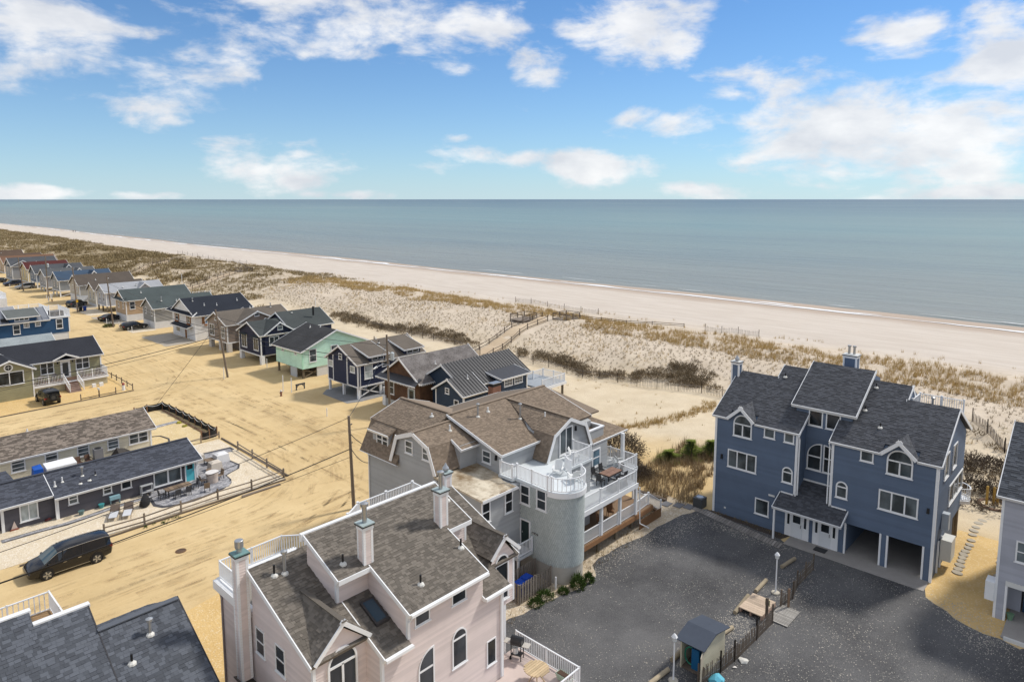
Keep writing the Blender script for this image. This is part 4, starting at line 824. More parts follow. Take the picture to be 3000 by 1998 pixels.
# ------------------------------------------------------------------ blue duplex
def blue_house():
    h = thing('blue_house', 'slate blue three-storey duplex with white trim and two open garages', 'house', (56, 17, 0))
    BL = lapmat((.108, .148, .218)); RF = roofm((.072, .076, .087), .28); X = 51.55
    s = .598; rz = lambda x: 8.4+s*(x-51.4)
    def profy(y0, y1, pts): MB().prism([(a, y0, b) for a, b in pts], (0, y1-y0, 0)).build('wall', BL, h)
    low = [(X, 0), (60.6, 0), (60.6, 8.5), (56.1, 11.0), (X, 8.35)]
    profy(18.5, 25.1, low)
    profy(9.2, 15.9, [(X, 2.42), (60.6, 2.42), (60.6, 8.5), (56.1, 11.0), (X, 8.35)])
    MB().box(53.3, 15.9, 0, 60, 18.5, 9.9).build('wall', BL, h); MB().box(X, 15.9, 0, 53.3, 18.5, 3.2).build('wall', BL, h)
    profy(12.3, 15.9, [(53, 8.5), (60, 8.5), (60, 10.5), (57.4, 11.85), (56, 11.1)]); profy(18.5, 21.9, [(53, 8.5), (60, 8.5), (60, 10.5), (57.4, 11.85), (56, 11.1)])
    profy(15.2, 19.3, [(53.3, 9.5), (60, 9.5), (60, 11.6), (57.4, 12.5), (53.3, 10.1)])
    # garage walls
    for y0, y1 in ((14.75, 15.9), (11.95, 12.4), (9.2, 9.72)): MB().box(X, y0, 0, X+.5, y1, 2.42).build('garage_pier', BL, h)
    MB().box(X+.5, 14.75, 0, 58, 15.9, 2.42).build('garage_wall', BL, h); MB().box(58, 9.4, 0, 58.2, 15.9, 2.42).build('garage_wall', BL, h)
    MB().box(X+.5, 9.2, 0, 53.2, 9.34, 2.42).build('garage_wall', BL, h); MB().box(54.2, 9.2, 0, 58, 9.34, 2.42).build('garage_wall', BL, h)
    MB().box(51.5, 9.25, -.05, 58.1, 15.9, .05).build('garage_floor', CONC, h)
    for y in (14.75, 12.4, 11.95, 9.72): MB().box(X-.04, y-.06, .05, X+.1, y+.06, 2.43).build('garage_trim', WHITE, h)
    # siding courses on the two fronts, the recess and the south side
    laps(h, ('W', X), [(18.5, 0), (25.1, 0), (25.1, 8.3), (18.5, 8.3)], BL, .19); laps(h, ('W', X), [(9.2, 2.42), (15.9, 2.42), (15.9, 8.3), (9.2, 8.3)], BL, .19)
    laps(h, ('W', 53.3), [(15.9, 4.0), (18.5, 4), (18.5, 9.95), (15.9, 9.95)], BL, .19); laps(h, ('S', 18.5), [(X, 3.3), (53.3, 4.1), (53.3, 9.4), (X, 8.35)], BL, .19)
    laps(h, ('S', 9.2), [(X, 2.42), (60.6, 2.42), (60.6, 8.5), (56.1, 11.0), (X, 8.35)], BL, .19); laps(h, ('W', X), [(15.9, 0), (18.5, 0), (18.5, 3.2), (15.9, 3.2)], BL, .19)
    # roofs
    E = lambda x, y: (x, y, rz(x))
    for y0, y1, yc in ((18.3, 25.35, 22.9), (8.95, 16.1, 11.52)):
        roof(h, [E(52.1, y0), E(52.1, y1), E(56.1, y1), E(56.1, y0)], RF, tabs=True, trim=(1, 3), ex=.16, tw=(.15, .4))
        for ya, yb in ((y0, yc-1.12), (yc+1.12, y1)): roof(h, [E(51.3, ya), E(51.3, yb), E(52.1, yb), E(52.1, ya)], RF, tabs=True, trim=(0,)+((1,) if yb == y1 else ())+((3,) if ya == y0 else ()), ex=.16, tw=(.15, .4))
    roof(h, [E(56.1, 18.3), E(56.1, 21.95), E(57.4, 21.95), E(57.4, 18.3)], RF, tabs=True, trim=(1,), ex=.16); roof(h, [E(56.1, 12.25), E(56.1, 16.1), E(57.4, 16.1), E(57.4, 12.25)], RF, tabs=True, trim=(3,), ex=.16)
    roof(h, [(53.0, 14.9, 10.06), (53.0, 19.6, 10.06), (57.4, 19.6, 12.7), (57.4, 14.9, 12.7)], RF, tabs=True, trim=(0, 1, 3), ex=.16, tw=(.2, .5), th=.2, fh=.26)
    for y0, y1, xa, za in ((21.9, 25.35, 56.1, 11.21), (8.95, 12.3, 56.1, 11.21), (12.3, 21.9, 57.4, 11.99)): roof(h, [(xa, y0, za), (xa, y1, za), (61.2, y1, 8.55), (61.2, y0, 8.55)], RF, trim=(1, 3))
    # porch roof over the doors
    pz = lambda x: 3.35-.457*(51.55-x)
    roof(h, [(50.05, 14.65, pz(50.05)), (50.05, 19.6, pz(50.05)), (51.55, 19.6, pz(51.55)), (51.55, 14.65, pz(51.55))], RF, tabs=True, trim=(0, 1, 3), ex=.16); roof(h, [(51.55, 15.9, pz(51.55)), (51.55, 18.5, pz(51.55)), (53.35, 18.5, pz(53.35)), (53.35, 15.9, pz(53.35))], RF, tabs=True, ex=.16)
    MB().box(53.2, 15.92, 4.12, 53.27, 18.48, 4.24).build('flashing_board', WHITE, h); MB().box(50.15, 19.42, .05, 50.27, 19.54, 2.6).build('porch_post', WHITE, h)
    for ya, yb in ((18.5, 19.55), (14.75, 15.9)): MB().box(X-.05, ya, 3.34, X+.02, yb, 3.44).build('flashing_board', WHITE, h)
    # arched dormer gables
    for yc in (22.9, 11.52):
        for sg in (-1, 1):
            roof(h, [(51.15, yc+sg*1.15, 8.45), (51.15, yc, 9.5), (53.35, yc, 9.52), (51.55, yc+sg*1.15, 8.48)], RF, tabs=True, trim=(0,), fh=.24, th=.1, ex=.16)
        MB().prism([(51.53, yc-1.0, 8.3), (51.53, yc+1.0, 8.3), (51.53, yc, 9.3)], (1.4, 0, 0)).build('gable_wall', BL, h)
    # windows
    B, G2, LT = GLASSB, GLASSB, GLASSL
    F = ('W', X)
    for y0, y1, z0, z1 in ((21.58, 24.0, 4.22, 5.72), (10.19, 12.68, 4.22, 5.68)): window(h, F, y0, z0, y1, z1, 'v3', B, t=.1)
    for y0, y1, z0, z1 in ((22.05, 23.6, 6.95, 8.78), (10.66, 12.3, 6.92, 8.78)): window(h, F, y0, z0, y1, z1, 'arch', B, t=.1, d=.09)
    for y0, y1 in ((20.2, 21.08), (18.72, 19.5), (13.15, 14.03)): window(h, F, y0, 7.4, y1, 8.24, 'plain', B)
    for y0, y1 in ((18.7, 19.52), (14.73, 15.55)): window(h, F, y0, 4.2, y1, 5.48, 'arch', B, t=.1)
    window(h, F, 20.42, .98, 21.56, 2.3, 'plain', B)
    C = ('W', 53.3); window(h, C, 17.22, 5.1, 18.32, 7.3, 'qlo', GLASS, t=.1); window(h, C, 16.05, 5.1, 17.12, 7.3, 'qhi', GLASS, t=.1)
    window(h, C, 17.28, 8.6, 18.34, 9.85, 'plain', GLASS); window(h, C, 16.0, 8.6, 17.06, 9.85, 'plain', GLASS)
    Sd = ('S', 9.2); window(h, Sd, 53.4, 6.7, 54.7, 8.5, 'plain', B, d=.09); window(h, Sd, 56, 6.7, 57.3, 8.5, 'plain', B, d=.09); window(h, Sd, 55.6, 4.1, 60.2, 5.6, 'v3', B, d=.09)
    for y0, y1 in ((17.3, 19.12), (15.2, 17.02)):      # entrance: door with two side lights
        c = (y0+y1)/2; fr = MB().box(X-.07, y0, .05, X, y1, 2.12).build('entry_frame', WHITE, h)
        d = MB().box(X-.1, c-.42, .07, X-.072, c+.42, 2.0).build('door', paint((.7, .72, .74), .4, .05), h); MB().box(X-.112, c-.28, 1.25, X-.098, c+.28, 1.85).build('pane', GLASS, d); MB().tube([(X-.16, c-.34, .95), (X-.16, c-.34, 1.2)], .02, 6).build('handle', BLACK, d)
        for q in (-.72, .55): MB().box(X-.085, c+q, 1.0, X-.072, c+q+.17, 1.85).build('side_light', GLASS, fr)
    mat_ = MB().box(50.5, 15.75, .06, 51.2, 16.6, .09).build('door_mat', BLACK, h)
    # trim, lamps, boxes
    for y, z0 in ((25.1, 0), (18.5, 3.3), (15.9, 3.3), (9.2, 0)): MB().box(X-.05, y-.09, z0, X+.12, y+.09, 8.25).build('corner_board', WHITE, h)
    for y in (18.28, 16.1): downspout(h, [(51.25, y, 8.2), (X-.1, y, 7.9), (X-.1, y, 3.5)])
    lamp_box(h, F, 24.5, 4.9); lamp_box(h, F, 9.6, 5.0); MB().box(X-.05, 20.0, 2.75, X, 20.5, 2.9).build('wall_vent', OFFW, h); MB().box(X-.05, 24.0, .55, X, 24.15, .68).build('wall_outlet', OFFW, h)
    MB().box(53.8, 8.75, 3.0, 54.3, 9.17, 4.2).build('wall_duct', paint((.45, .5, .55), .5), h); MB().box(54.0, 8.5, .7, 55.3, 9.17, 2.2).build('utility_box', paint((.66, .66, .62), .5), h)
    for x in (53.2, 54.2): MB().box(x-.06, 9.1, .05, x+.06, 9.2, 2.4).build('door_trim', WHITE, h)
    # curved balcony at the rear corner
    bp = [(60.2+.0, 9.2)]+[(60.6+1.2*math.sin(a), 9.6-1.0*math.cos(a)) for a in np.linspace(0, 1.7, 8)]+[(61.8, 12)]
    MB().prism([(x, y, 2.7) for x, y in bp]+[(60.3, 12, 2.7)], (0, 0, .25)).build('balcony_floor', WHITE, h); railing(h, [(x, y, 2.95) for x, y in bp], .95, .13, post=0, step=9)
    for x in (58.7, 60.2): MB().cyl(x, 9.35, 0, 2.6, .15, 8).build('pile', wood((.2, .16, .11)), h)
    railing(h, [(57.2, 12.2, 10.1), (59.5, 12.2, 10.1), (59.5, 9.3, 10.1)], .9, .15)
    chimney(h, 55.4, 25.1, 0, 56.0, 25.75, 12.0, BL, capc=(.6, .6, .58), pot='ball', lap=False); chimney(h, 59.7, 17.0, 9, 60.5, 18.0, 13.1, BL, capc=(.6, .6, .58), pot='twin', lap=False)
    for x, y in ((56.2, 21.4), (56.7, 14.6), (54.5, 14.7), (53.3, 13.3)): vent(h, x, y, rz(x), 'black', .35)
    vent(h, 57.3, 10.9, 10.6, 'galv', .7)
    return h
blue_house()
o = MB().box(54.2-3.2, 25.9, .02, 51.9, 26.7, .85).build('air_conditioner', paint((.06, .065, .07), .5)); 
MB().cyl(51.45, 26.3, .85, .9, .3, 14).build('fan_grille', METAL, o); tag(o, 'dark air conditioner unit beside the north corner of the blue duplex', 'air conditioner')

# ------------------------------------------------------------------ lavender-grey house at the right
def lavender_house():
    h = thing('lavender_house', 'lavender-grey sided house with dark shingle roof above an open carport', 'house', (54, 1, 0))
    LV = lapmat((.40, .41, .46)); RF = roofm((.07, .077, .09), .35); X = 49.86
    MB().prism([(X, 5.37, 2.5), (60, 5.37, 2.5), (60, 5.37, 8.1), (55, 5.37, 11.2), (X, 5.37, 8.1)], (0, -10, 0)).build('wall', LV, h)
    MB().box(X, 4.9, 0, X+.35, 5.37, 2.5).build('carport_pier', LV, h); MB().box(X+.35, 5.2, 0, 56, 5.36, 2.5).build('carport_wall', LV, h); MB().box(55.8, -4.6, 0, 56, 5.2, 2.5).build('carport_wall', LV, h); MB().box(X, -4.6, 0, X+.35, -4.2, 2.5).build('carport_pier', LV, h)
    laps(h, ('W', X), [(-4.6, 2.5), (5.37, 2.5), (5.37, 8.1), (-4.6, 8.1)], LV, .15); laps(h, ('W', X), [(4.9, 0), (5.37, 0), (5.37, 2.5), (4.9, 2.5)], LV, .15)
    for a in (1, -1): roof(h, [(49.5 if a > 0 else 60.4, 5.65, 8.0), (55, 5.65, 11.35), (55, -4.9, 11.35), (49.5 if a > 0 else 60.4, -4.9, 8.0)], RF, tabs=a > 0, trim=(0, 3), ex=.16, tw=(.2, .5))
    MB().box(X-.04, 5.28, 0, X+.1, 5.42, 8.0).build('corner_board', WHITE, h); MB().box(X-.04, 4.78, 0, X+.3, 4.9, 2.5).build('carport_trim', WHITE, h); MB().box(X-.06, -4.2, 2.3, X+.1, 4.9, 2.62).build('carport_beam', OFFW, h)
    window(h, ('W', X), 3.4, 4.02, 4.55, 5.38, 'dh', GLASSB); window(h, ('W', X), 1.0, 4.02, 2.2, 5.38, 'dh', GLASSB)
    MB().box(49.7, 5.42, 1.1, 50.6, 5.9, 2.3).build('utility_box', WHITE, h); MB().box(47.7, -4, .0, 56, 4.7, .07).build('carport_floor', CONC, h); MB().box(47.5, -4, 0, 47.68, 4.55, .2).build('curb', OFFW, h)
    MB().box(51.5, 4.2, .06, 51.6, 5.15, 2.0).build('inner_panel', LV, h); MB().box(51.62, 2.2, .06, 51.75, 4.1, 2.0).build('inner_door', paint((.03, .06, .12), .4), h)
    return h
lavender_house()
pt = MB(); pt.lathe(50.1, 4.55, [(.12, .08), (.2, .45), (.22, .47)], 12); o = pt.build('plant_pot', paint((.16, .27, .17), .6)); tag(o, 'small green pot at the carport pier of the lavender-grey house', 'plant pot')

# ------------------------------------------------------------------ slate roofed house in the lower left
def slate_house():
    h = thing('slate_roof_house', 'house with blue-grey slate-look shingles and a white railed roof deck', 'house', (6, 28, 0))
    RF = roofm((.088, .096, .112), .3); WL = lapmat((.33, .36, .42)); sl = (8-5.97)/(31.02-27.03); rz = lambda y: 8-sl*(31.02-y)
    MB().prism([(-8, 23, 0), (-8, 33, 0), (-8, 33, 6.9), (-8, 31, 7.8), (-8, 23, rz(23)-.2)], (18.6, 0, 0)).build('wall', WL, h)
    roof(h, [(7.6, 23, rz(23)), (10.85, 23, rz(23)), (10.85, 31.02, 8), (7.6, 31.02, 8)], RF, tabs=True, trim=(1,), single=170, ex=.17, tw=(.13, .34), trimm=paint((.03, .03, .035), .6), fh=.12)
    roof(h, [(5.65, 23, rz(23)), (7.6, 23, rz(23)), (7.6, 32.2, rz(32.2)), (5.65, 32.2, rz(32.2))], RF, tabs=True, trim=(1,), single=90, ex=.17, tw=(.13, .34), trimm=paint((.03, .03, .035), .6), fh=.12)
    roof(h, [(-8, 23, rz(23)), (5.65, 23, rz(23)), (5.65, 32.85, rz(32.85)), (-8, 32.85, rz(32.85))], RF, tabs=True, single=40, ex=.17, tw=(.13, .34))
    roof(h, [(7.6, 31.02, 8), (10.85, 31.02, 8), (10.3, 33.4, 6.9), (7.6, 33.4, 6.9)], RF, tabs=True, ex=.17)
    MB().bar((7.6, 31.02, 8.03), (10.85, 31.02, 8.03), .3, .05).build('ridge_cap', RF, h)
    for x0, x1, y in ((5.65, 7.7, 32.25), (-8, 5.72, 32.9)): MB().box(x0, y-.05, rz(y)-.1, x1, y+.22, rz(y)+.05).build('parapet_cap', WHITE, h)
    MB().box(-8, 33.05, 6.3, 7.4, 37.2, 6.5).build('roof_deck', wood((.42, .27, .14)), h)
    railing(h, [(-6, 37.0, 6.5), (7.2, 37.0, 6.5), (7.2, 33.3, 6.5)], .95, .2, single=True, post=.06, step=1.6, caps=False, bw=.04)
    vent(h, 9.3, 30.0, rz(30.0), 'galv', .6); vent(h, 8.3, 29.2, rz(29.2), 'black', .4); vent(h, 6.3, 27.4, rz(27.4), 'black', .45); vent(h, 5.5, 26.2, rz(26.2), 'galv', .35)
    return h
slate_house()
# ------------------------------------------------------------------ generic gabled beach house
SID = {}
COLS = dict(navy=(.016, .026, .068), mint=(.58, .88, .74), dnavy=(.014, .02, .055), taupe=(.27, .22, .185), white=(.74, .75, .76), grey=(.30, .30, .29), tan=(.47, .34, .22), ltgrey=(.40, .42, .46), cream=(.58, .52, .40), beige=(.48, .45, .39), bgrey=(.26, .28, .30), mgrey=(.30, .31, .33), steel=(.17, .21, .27), yellow=(.62, .52, .30), ggrey=(.33, .34, .36), sage=(.32, .305, .19), slate=(.105, .10, .115), blue=(.022, .075, .17))
def wallm(k, ex=.15): return siding(COLS[k], ex)
RC = dict(brown=(.135, .115, .095), black=(.022, .026, .036), green=(.072, .088, .088), dgreen=(.06, .068, .068), charcoal=(.05, .05, .052), silver=(.33, .34, .36), dbrown=(.10, .082, .068), blue=(.05, .08, .125), grey=(.10, .105, .11), dgrey=(.075, .08, .088), red=(.085, .024, .022), rust=(.17, .095, .06), umber=(.10, .068, .05))
def gable(par, ax, x0, x1, y0, y1, zf, ze, zr, wm_, rm, ov=.35, end=.35, name='wall', r0=None, trim=True, tabs=False):
    """gabled block; ax = direction of the ridge"""
    b = MB()
    if ax == 'x':
        c = (y0+y1)/2 if r0 is None else r0
        b.prism([(x0, y0, zf), (x0, y1, zf), (x0, y1, ze), (x0, c, zr-.12), (x0, y0, ze)], (x1-x0, 0, 0)); b.build(name, wm_, par)
        for ye in (y0, y1):
            s = (zr-ze)/abs(c-ye); yo = ye-ov if ye < c else ye+ov
            roof(par, [(x0-end, yo, ze-s*ov+.06), (x1+end, yo, ze-s*ov+.06), (x1+end, c, zr+.06), (x0-end, c, zr+.06)], rm, .14, trim=((0, 1, 3) if trim else ()), tabs=tabs, ex=.17)
    else:
        c = (x0+x1)/2 if r0 is None else r0
        b.prism([(x0, y0, zf), (x1, y0, zf), (x1, y0, ze), (c, y0, zr-.12), (x0, y0, ze)], (0, y1-y0, 0)); b.build(name, wm_, par)
        for xe in (x0, x1):
            s = (zr-ze)/abs(c-xe); xo = xe-ov if xe < c else xe+ov
            roof(par, [(xo, y0-end, ze-s*ov+.06), (xo, y1+end, ze-s*ov+.06), (c, y1+end, zr+.06), (c, y0-end, zr+.06)], rm, .14, trim=((0, 1, 3) if trim else ()), tabs=tabs, ex=.17)
def cboards(par, x0, y0, zf, ze, y1=None, x1=None, band=True):
    corner(par, x0, y0, zf, ze, -1, -1, .13)
    if y1: corner(par, x0, y1, zf, ze, -1, 1, .13)
    if x1: corner(par, x1, y0, zf, ze, 1, -1, .13)
    if band and zf > .3:
        MB().box(x0-.04, y0-.04, zf-.16, x0+.1, (y1 or y0+5)+.04, zf+.02).build('band_board', WHITE, par)
        MB().box(x0+.1, y0-.041, zf-.16, (x1 or x0+8), y0+.05, zf+.02).build('band_board', WHITE, par)
def stilts(par, x0, x1, y0, y1, zf, mat=None, n=3, w=.28, brace=True):
    mat = mat or WHITE
    for i in range(n):
        x = x0+.15+(x1-x0-.3)*i/(n-1)
        for y in (y0+.18, (y0+y1)/2, y1-.18): MB().box(x-w/2, y-w/2, 0, x+w/2, y+w/2, zf-.1).build('pile', mat, par)
        if brace and i < n-1:
            xn = x0+.15+(x1-x0-.3)*(i+1)/(n-1)
            for za, zb in ((.15, zf-.2), (zf-.2, .15)): MB().bar((x, y0+.18, za), (xn, y0+.18, zb), .06, .14).build('brace', mat, par)
    MB().box(x0+.1, y0+.1, zf-.12, x1-.1, y1-.1, zf).build('floor_joists', wood((.16, .13, .1)), par)
def skirt(par, x0, x1, y0, y1, zf, mat=None): MB().box(x0-.03, y0-.03, 0, x1, y1+.03, zf-.02).build('skirting', mat or paint((.66, .67, .68), .6), par)
def wins(par, face, lst, style='dh', pane=None):
    for a0, z0, a1, z1 in lst: window(par, face, a0, z0, a1, z1, style, pane or GLASS, t=.1)
GRP = 'beach houses along the sand street'
def house(label, loc, cat='house'): return thing('beach_house', label, cat, loc, GRP)

# navy metal-roof house behind the grey one
h = house('navy house with dark standing-seam metal roof and a white rear deck', (58, 60, 0)); nv = siding((.026, .048, .085), .16); SEAM = paint((.05, .05, .054), .5, .1, 0)
def seams(par, p0, p1, q0, q1, n):      # ribs from eave edge p0-p1 to ridge edge q0-q1
    for k in range(n+1):
        t = k/n; a = V3(*p0)+(V3(*p1)-V3(*p0))*t; b = V3(*q0)+(V3(*q1)-V3(*q0))*t; MB().bar(a+V3(0, 0, .08), b+V3(0, 0, .08), .035, .06).build('roof_seam', SEAM, par)
gable(h, 'x', 52.6, 63.6, 57.0, 64.2, .6, 4.3, 6.4, nv, SEAM)
seams(h, (52.3, 56.6, 4.1), (63.9, 56.6, 4.1), (52.3, 60.6, 6.46), (63.9, 60.6, 6.46), 24)
gable(h, 'y', 57.0, 61.8, 53.6, 57.6, .6, 4.2, 5.3, nv, SEAM) if False else None
gable(h, 'x', 50.9, 54.2, 55.2, 60.0, .6, 4.1, 5.5, nv, SEAM); seams(h, (50.6, 54.85, 3.9), (54.4, 54.85, 3.9), (50.6, 57.6, 5.56), (54.4, 57.6, 5.56), 8)
MB().box(57.5, 55.6, .6, 62.0, 57.2, 4.6).build('dormer_wall', nv, h); roof(h, [(57.2, 55.2, 4.62), (62.4, 55.2, 4.62), (62.4, 58.2, 5.1), (57.2, 58.2, 5.1)], SEAM, trim=(0, 1, 3))
wins(h, ('S', 55.6), [(57.9, 3.5, 59.4, 4.4), (59.7, 3.5, 61.2, 4.4)], 'grid'); wins(h, ('W', 50.9), [(56.0, 1.7, 56.8, 3.3), (57.6, 3.7, 58.3, 4.4)])
cboards(h, 50.9, 55.2, .6, 4.0, 60.0); MB().box(61.9, 55.5, .6, 62.05, 55.65, 4.5).build('corner_board', WHITE, h)
MB().box(63.6, 54.5, 2.2, 68.4, 60.2, 2.4).build('deck_floor', paint((.33, .36, .39), .6), h); MB().box(63.6, 54.42, 2.05, 68.5, 54.5, 2.42).build('deck_fascia', WHITE, h)
railing(h, [(63.8, 54.6, 2.4), (68.3, 54.6, 2.4), (68.3, 58.3, 2.4), (66.3, 58.3, 2.4), (66.3, 60.1, 2.4)], 1.0, .14, step=2.3)
for x in (65.6, 68.1): MB().cyl(x, 54.8, 0, 2.2, .16, 8).build('pile', wood((.17, .14, .1)), h)
ch = MB().box(53.3, 52.9, 0, 54.6, 53.7, 4.9).build('chimney', paint((.20, .10, .07), .9, .35), h); MB().box(53.4, 52.95, 4.9, 54.5, 53.65, 5.15).build('flue', BLACK, ch); MB().box(53.3, 52.85, 5.25, 54.7, 53.75, 5.3).build('chimney_cap', METAL, ch)
vent(h, 53.2, 57.0, 5.2, 'white', .5)

# R2 brown cedar-shingle cottage
h = house('brown cedar-shingle cottage with weathered shake roof and white scalloped eaves', (56, 67, 0))
CED = NT('cedar_shakes'); n1_ = CED.noise(1.2, 5, .7); n2_ = CED.noise(9, 4, .7, (1, 1, 1.6)); CED.col(CED.mix(CED.ramp(CED.math('ADD', n1_, CED.math('MULTIPLY', n2_, .6)), .5, 1.1), (.045, .024, .015), (.17, .085, .042))); CED.bump(n2_, .5, .03); CED.set(Roughness=.9); CED = CED.m
SHK = NT('grey_shakes'); n1_ = SHK.noise(.8, 5, .7); n2_ = SHK.noise(6, 4, .7, (1.6, 1, 1)); SHK.col(SHK.mix(SHK.ramp(SHK.math('ADD', n1_, n2_), .7, 1.25), (.055, .046, .042), (.23, .21, .2))); SHK.bump(n2_, .6, .04); SHK.set(Roughness=.95); SHK = SHK.m
gable(h, 'x', 50.6, 61.5, 62.6, 69.6, 1.0, 4.3, 6.6, CED, SHK, ov=.45); MB().box(50.6, 62.7, 0, 61.4, 69.5, 1.02).build('foundation', paint((.4, .4, .38), .8), h)
roof(h, [(49.5, 62.2, 3.95), (49.5, 70, 3.95), (50.75, 69.8, 4.6), (50.75, 62.4, 4.6)], SEAM, .08, trim=(0,))
sca = MB()
for k in range(26): y = 62.3+k*.295; sca.prism([(49.44, y, 3.92), (49.44, y+.22, 3.92), (49.44, y+.11, 3.72)], (-.03, 0, 0))
for k in range(36): x = 50.4+k*.3; sca.prism([(x, 62.08, 4.0), (x+.22, 62.08, 4.0), (x+.11, 62.08, 3.82)], (0, -.03, 0))
sca.build('scalloped_eave', WHITE, h, kind='stuff')
wins(h, ('W', 50.6), [(67.6, 1.7, 68.6, 3.5)]); wins(h, ('S', 62.6), [(53.3, 1.6, 54.7, 3.6), (56.8, 2.3, 58.0, 3.7), (60.2, 1.8, 61.2, 3.6)]); door(h, ('W', 50.6), 63.6, 1.0, 64.7, 3.1, paint((.2, .25, .25)), (63.8, 64.5, 1.5, 2.9))
vent(h, 54.6, 64.4, 5.5, 'white', .4); MB().box(50.45, 69.3, .02, 50.6, 69.9, 1.3).build('meter_board', WHITE, h)

# R3 navy on white piles with two shed dormers
h = house('navy house with brown roof on white piles beside the cedar cottage', (55, 77, 0)); w = wallm('navy'); rf = farroof(RC['brown'])
gable(h, 'x', 49.6, 60.4, 74.0, 81.1, 1.65, 4.75, 6.6, w, rf, r0=77.9); stilts(h, 49.6, 60.4, 74, 81.1, 1.65, n=4)
MB().box(49.5, 76.3, 1.6, 49.62, 79.6, 4.9).build('bay_front', w, h)
for y in (76.3, 79.6): MB().box(49.45, y-.06, 1.65, 49.6, y+.06, 5.2).build('corner_board', WHITE, h)
cboards(h, 49.6, 74.0, 1.65, 4.7, 81.1, 60.4)
for xa, xb in ((51.4, 54.0), (57.2, 60.0)):
    MB().box(xa, 73.97, 4.6, xb, 76.2, 5.5).build('dormer_wall', w, h); roof(h, [(xa-.35, 73.5, 5.5), (xb+.35, 73.5, 5.5), (xb+.35, 77.7, 6.55), (xa-.35, 77.7, 6.55)], rf, trim=(0, 1, 3)); window(h, ('S', 73.97), xa+.4, 4.75, xb-.3, 5.4, 'v2', GLASS)
wins(h, ('W', 49.5), [(77.4, 4.75, 78.2, 5.6)]); wins(h, ('W', 49.6), [(79.8, 3.4, 80.8, 4.3), (74.6, 3.4, 75.7, 4.3)], 'plain', GLASSL); wins(h, ('S', 74), [(50.6, 2.5, 51.9, 4.45)], 'dh', GLASSL); wins(h, ('S', 74), [(53.4, 3.7, 54.6, 4.4), (55.7, 3.8, 56.5, 4.4)], 'plain')
vent(h, 55, 76.8, 6.3, 'black', .35); vent(h, 55.4, 78, 6.6, 'white', .3); downspout(h, [(49.9, 73.9, 4.6), (49.9, 73.9, .3)])
MB().box(53.6, 73.6, .02, 55.0, 74.6, .9).build('storage_chest', WHITE, h)

# R4 mint
h = house('mint green house with dark ribbed roof raised on bare wooden piles', (55, 92, 0)); w = wallm('mint', .17); rf = farroof(RC['charcoal'], .35)
gable(h, 'y', 49.9, 60.9, 88.4, 96.1, 1.47, 4.3, 6.6, w, rf, ov=.55, end=.5, r0=55.4); stilts(h, 50.0, 60, 88.5, 96, 1.47, wood((.2, .16, .11)), n=4, w=.25)
cb = paint((.45, .8, .62), .5); corner(h, 49.9, 88.4, 1.47, 4.3, -1, -1, .12, cb); wins(h, ('S', 88.4), [(51.0, 2.3, 52.2, 4.25), (54.6, 2.9, 55.8, 4.3)], 'dh', GLASSB); wins(h, ('W', 49.9), [(93.6, 3.4, 94.3, 4.05), (89.9, 3.35, 90.6, 4.0)], 'plain', GLASSL)
MB().box(52.3, 88.5, .0, 60, 88.7, 1.45).build('skirting', OFFW, h); MB().box(49.95, 90.2, 0, 50.05, 92, 1.4).build('skirting', paint((.5, .53, .55)), h); vent(h, 54.6, 94, 6.3, 'white', .35); vent(h, 55.2, 92, 6.5, 'white', .35)
MB().box(60.9, 86.8, 2.0, 64, 93, 2.2).build('deck_floor', OFFW, h); railing(h, [(61, 86.9, 2.2), (63.9, 86.9, 2.2), (63.9, 92.9, 2.2)], 1.0, .2, step=2.5)
MB().tube([(63.0, 88.2, 2.2), (63.0, 88.2, 3.6)], .05, 6).build('pole', BLACK, h)
cp_ = MB(); cp_.lathe(62.6, 88.6, [(.12, 2.9), (.2, 3.1), (.05, 4.5)], 8); o = cp_.build('closed_parasol', paint((.05, .05, .055), .8)); tag(o, 'black closed parasol standing on the deck behind the mint house', 'parasol')

# R5 navy with green roof, two gables
h = house('deep navy house with grey-green roof, white corner piers and paired gables', (55, 105, 0)); w = wallm('dnavy'); rf = farroof(RC['dgreen'])
gable(h, 'x', 50.0, 55.6, 101.1, 108.5, 1.45, 4.75, 6.4, w, rf, r0=104.9); gable(h, 'y', 50.6, 55.6, 100.95, 105, 1.45, 4.9, 6.5, w, rf, r0=53.1); gable(h, 'x', 55.4, 63, 101.5, 110, 1.45, 5.1, 7.2, w, rf)
for x, y in ((50.25, 101.3), (50.25, 108.2), (55.3, 101.3)): MB().box(x-.3, y-.3, 0, x+.3, y+.3, 1.35).build('corner_pier', WHITE, h)
for x in (58, 61): MB().box(x, 101.6, 0, x+.3, 101.9, 1.4).build('pile', WHITE, h)
cboards(h, 50.0, 101.1, 1.45, 4.7, 108.5); wins(h, ('W', 50.0), [(101.9, 2.1, 103.5, 4.1), (105.8, 2.1, 107.6, 4.3)], 'v2'); wins(h, ('S', 100.95), [(51.3, 2.9, 53.0, 4.3)], 'v2'); wins(h, ('S', 100.95), [(52.8, 5.2, 53.7, 5.9)], 'plain', GLASSB)
for y0, y1 in ((101.7, 103.7), (105.6, 107.8)): roof(h, [(49.6, y0, 4.25), (49.6, y1, 4.25), (50, y1, 4.45), (50, y0, 4.45)], rf, .06)
MB().cyl(60.6, 103.2, 6.4, 7.9, .17, 8).build('stovepipe', BLACK, h); vent(h, 57.6, 105, 7.0, 'black', .4)

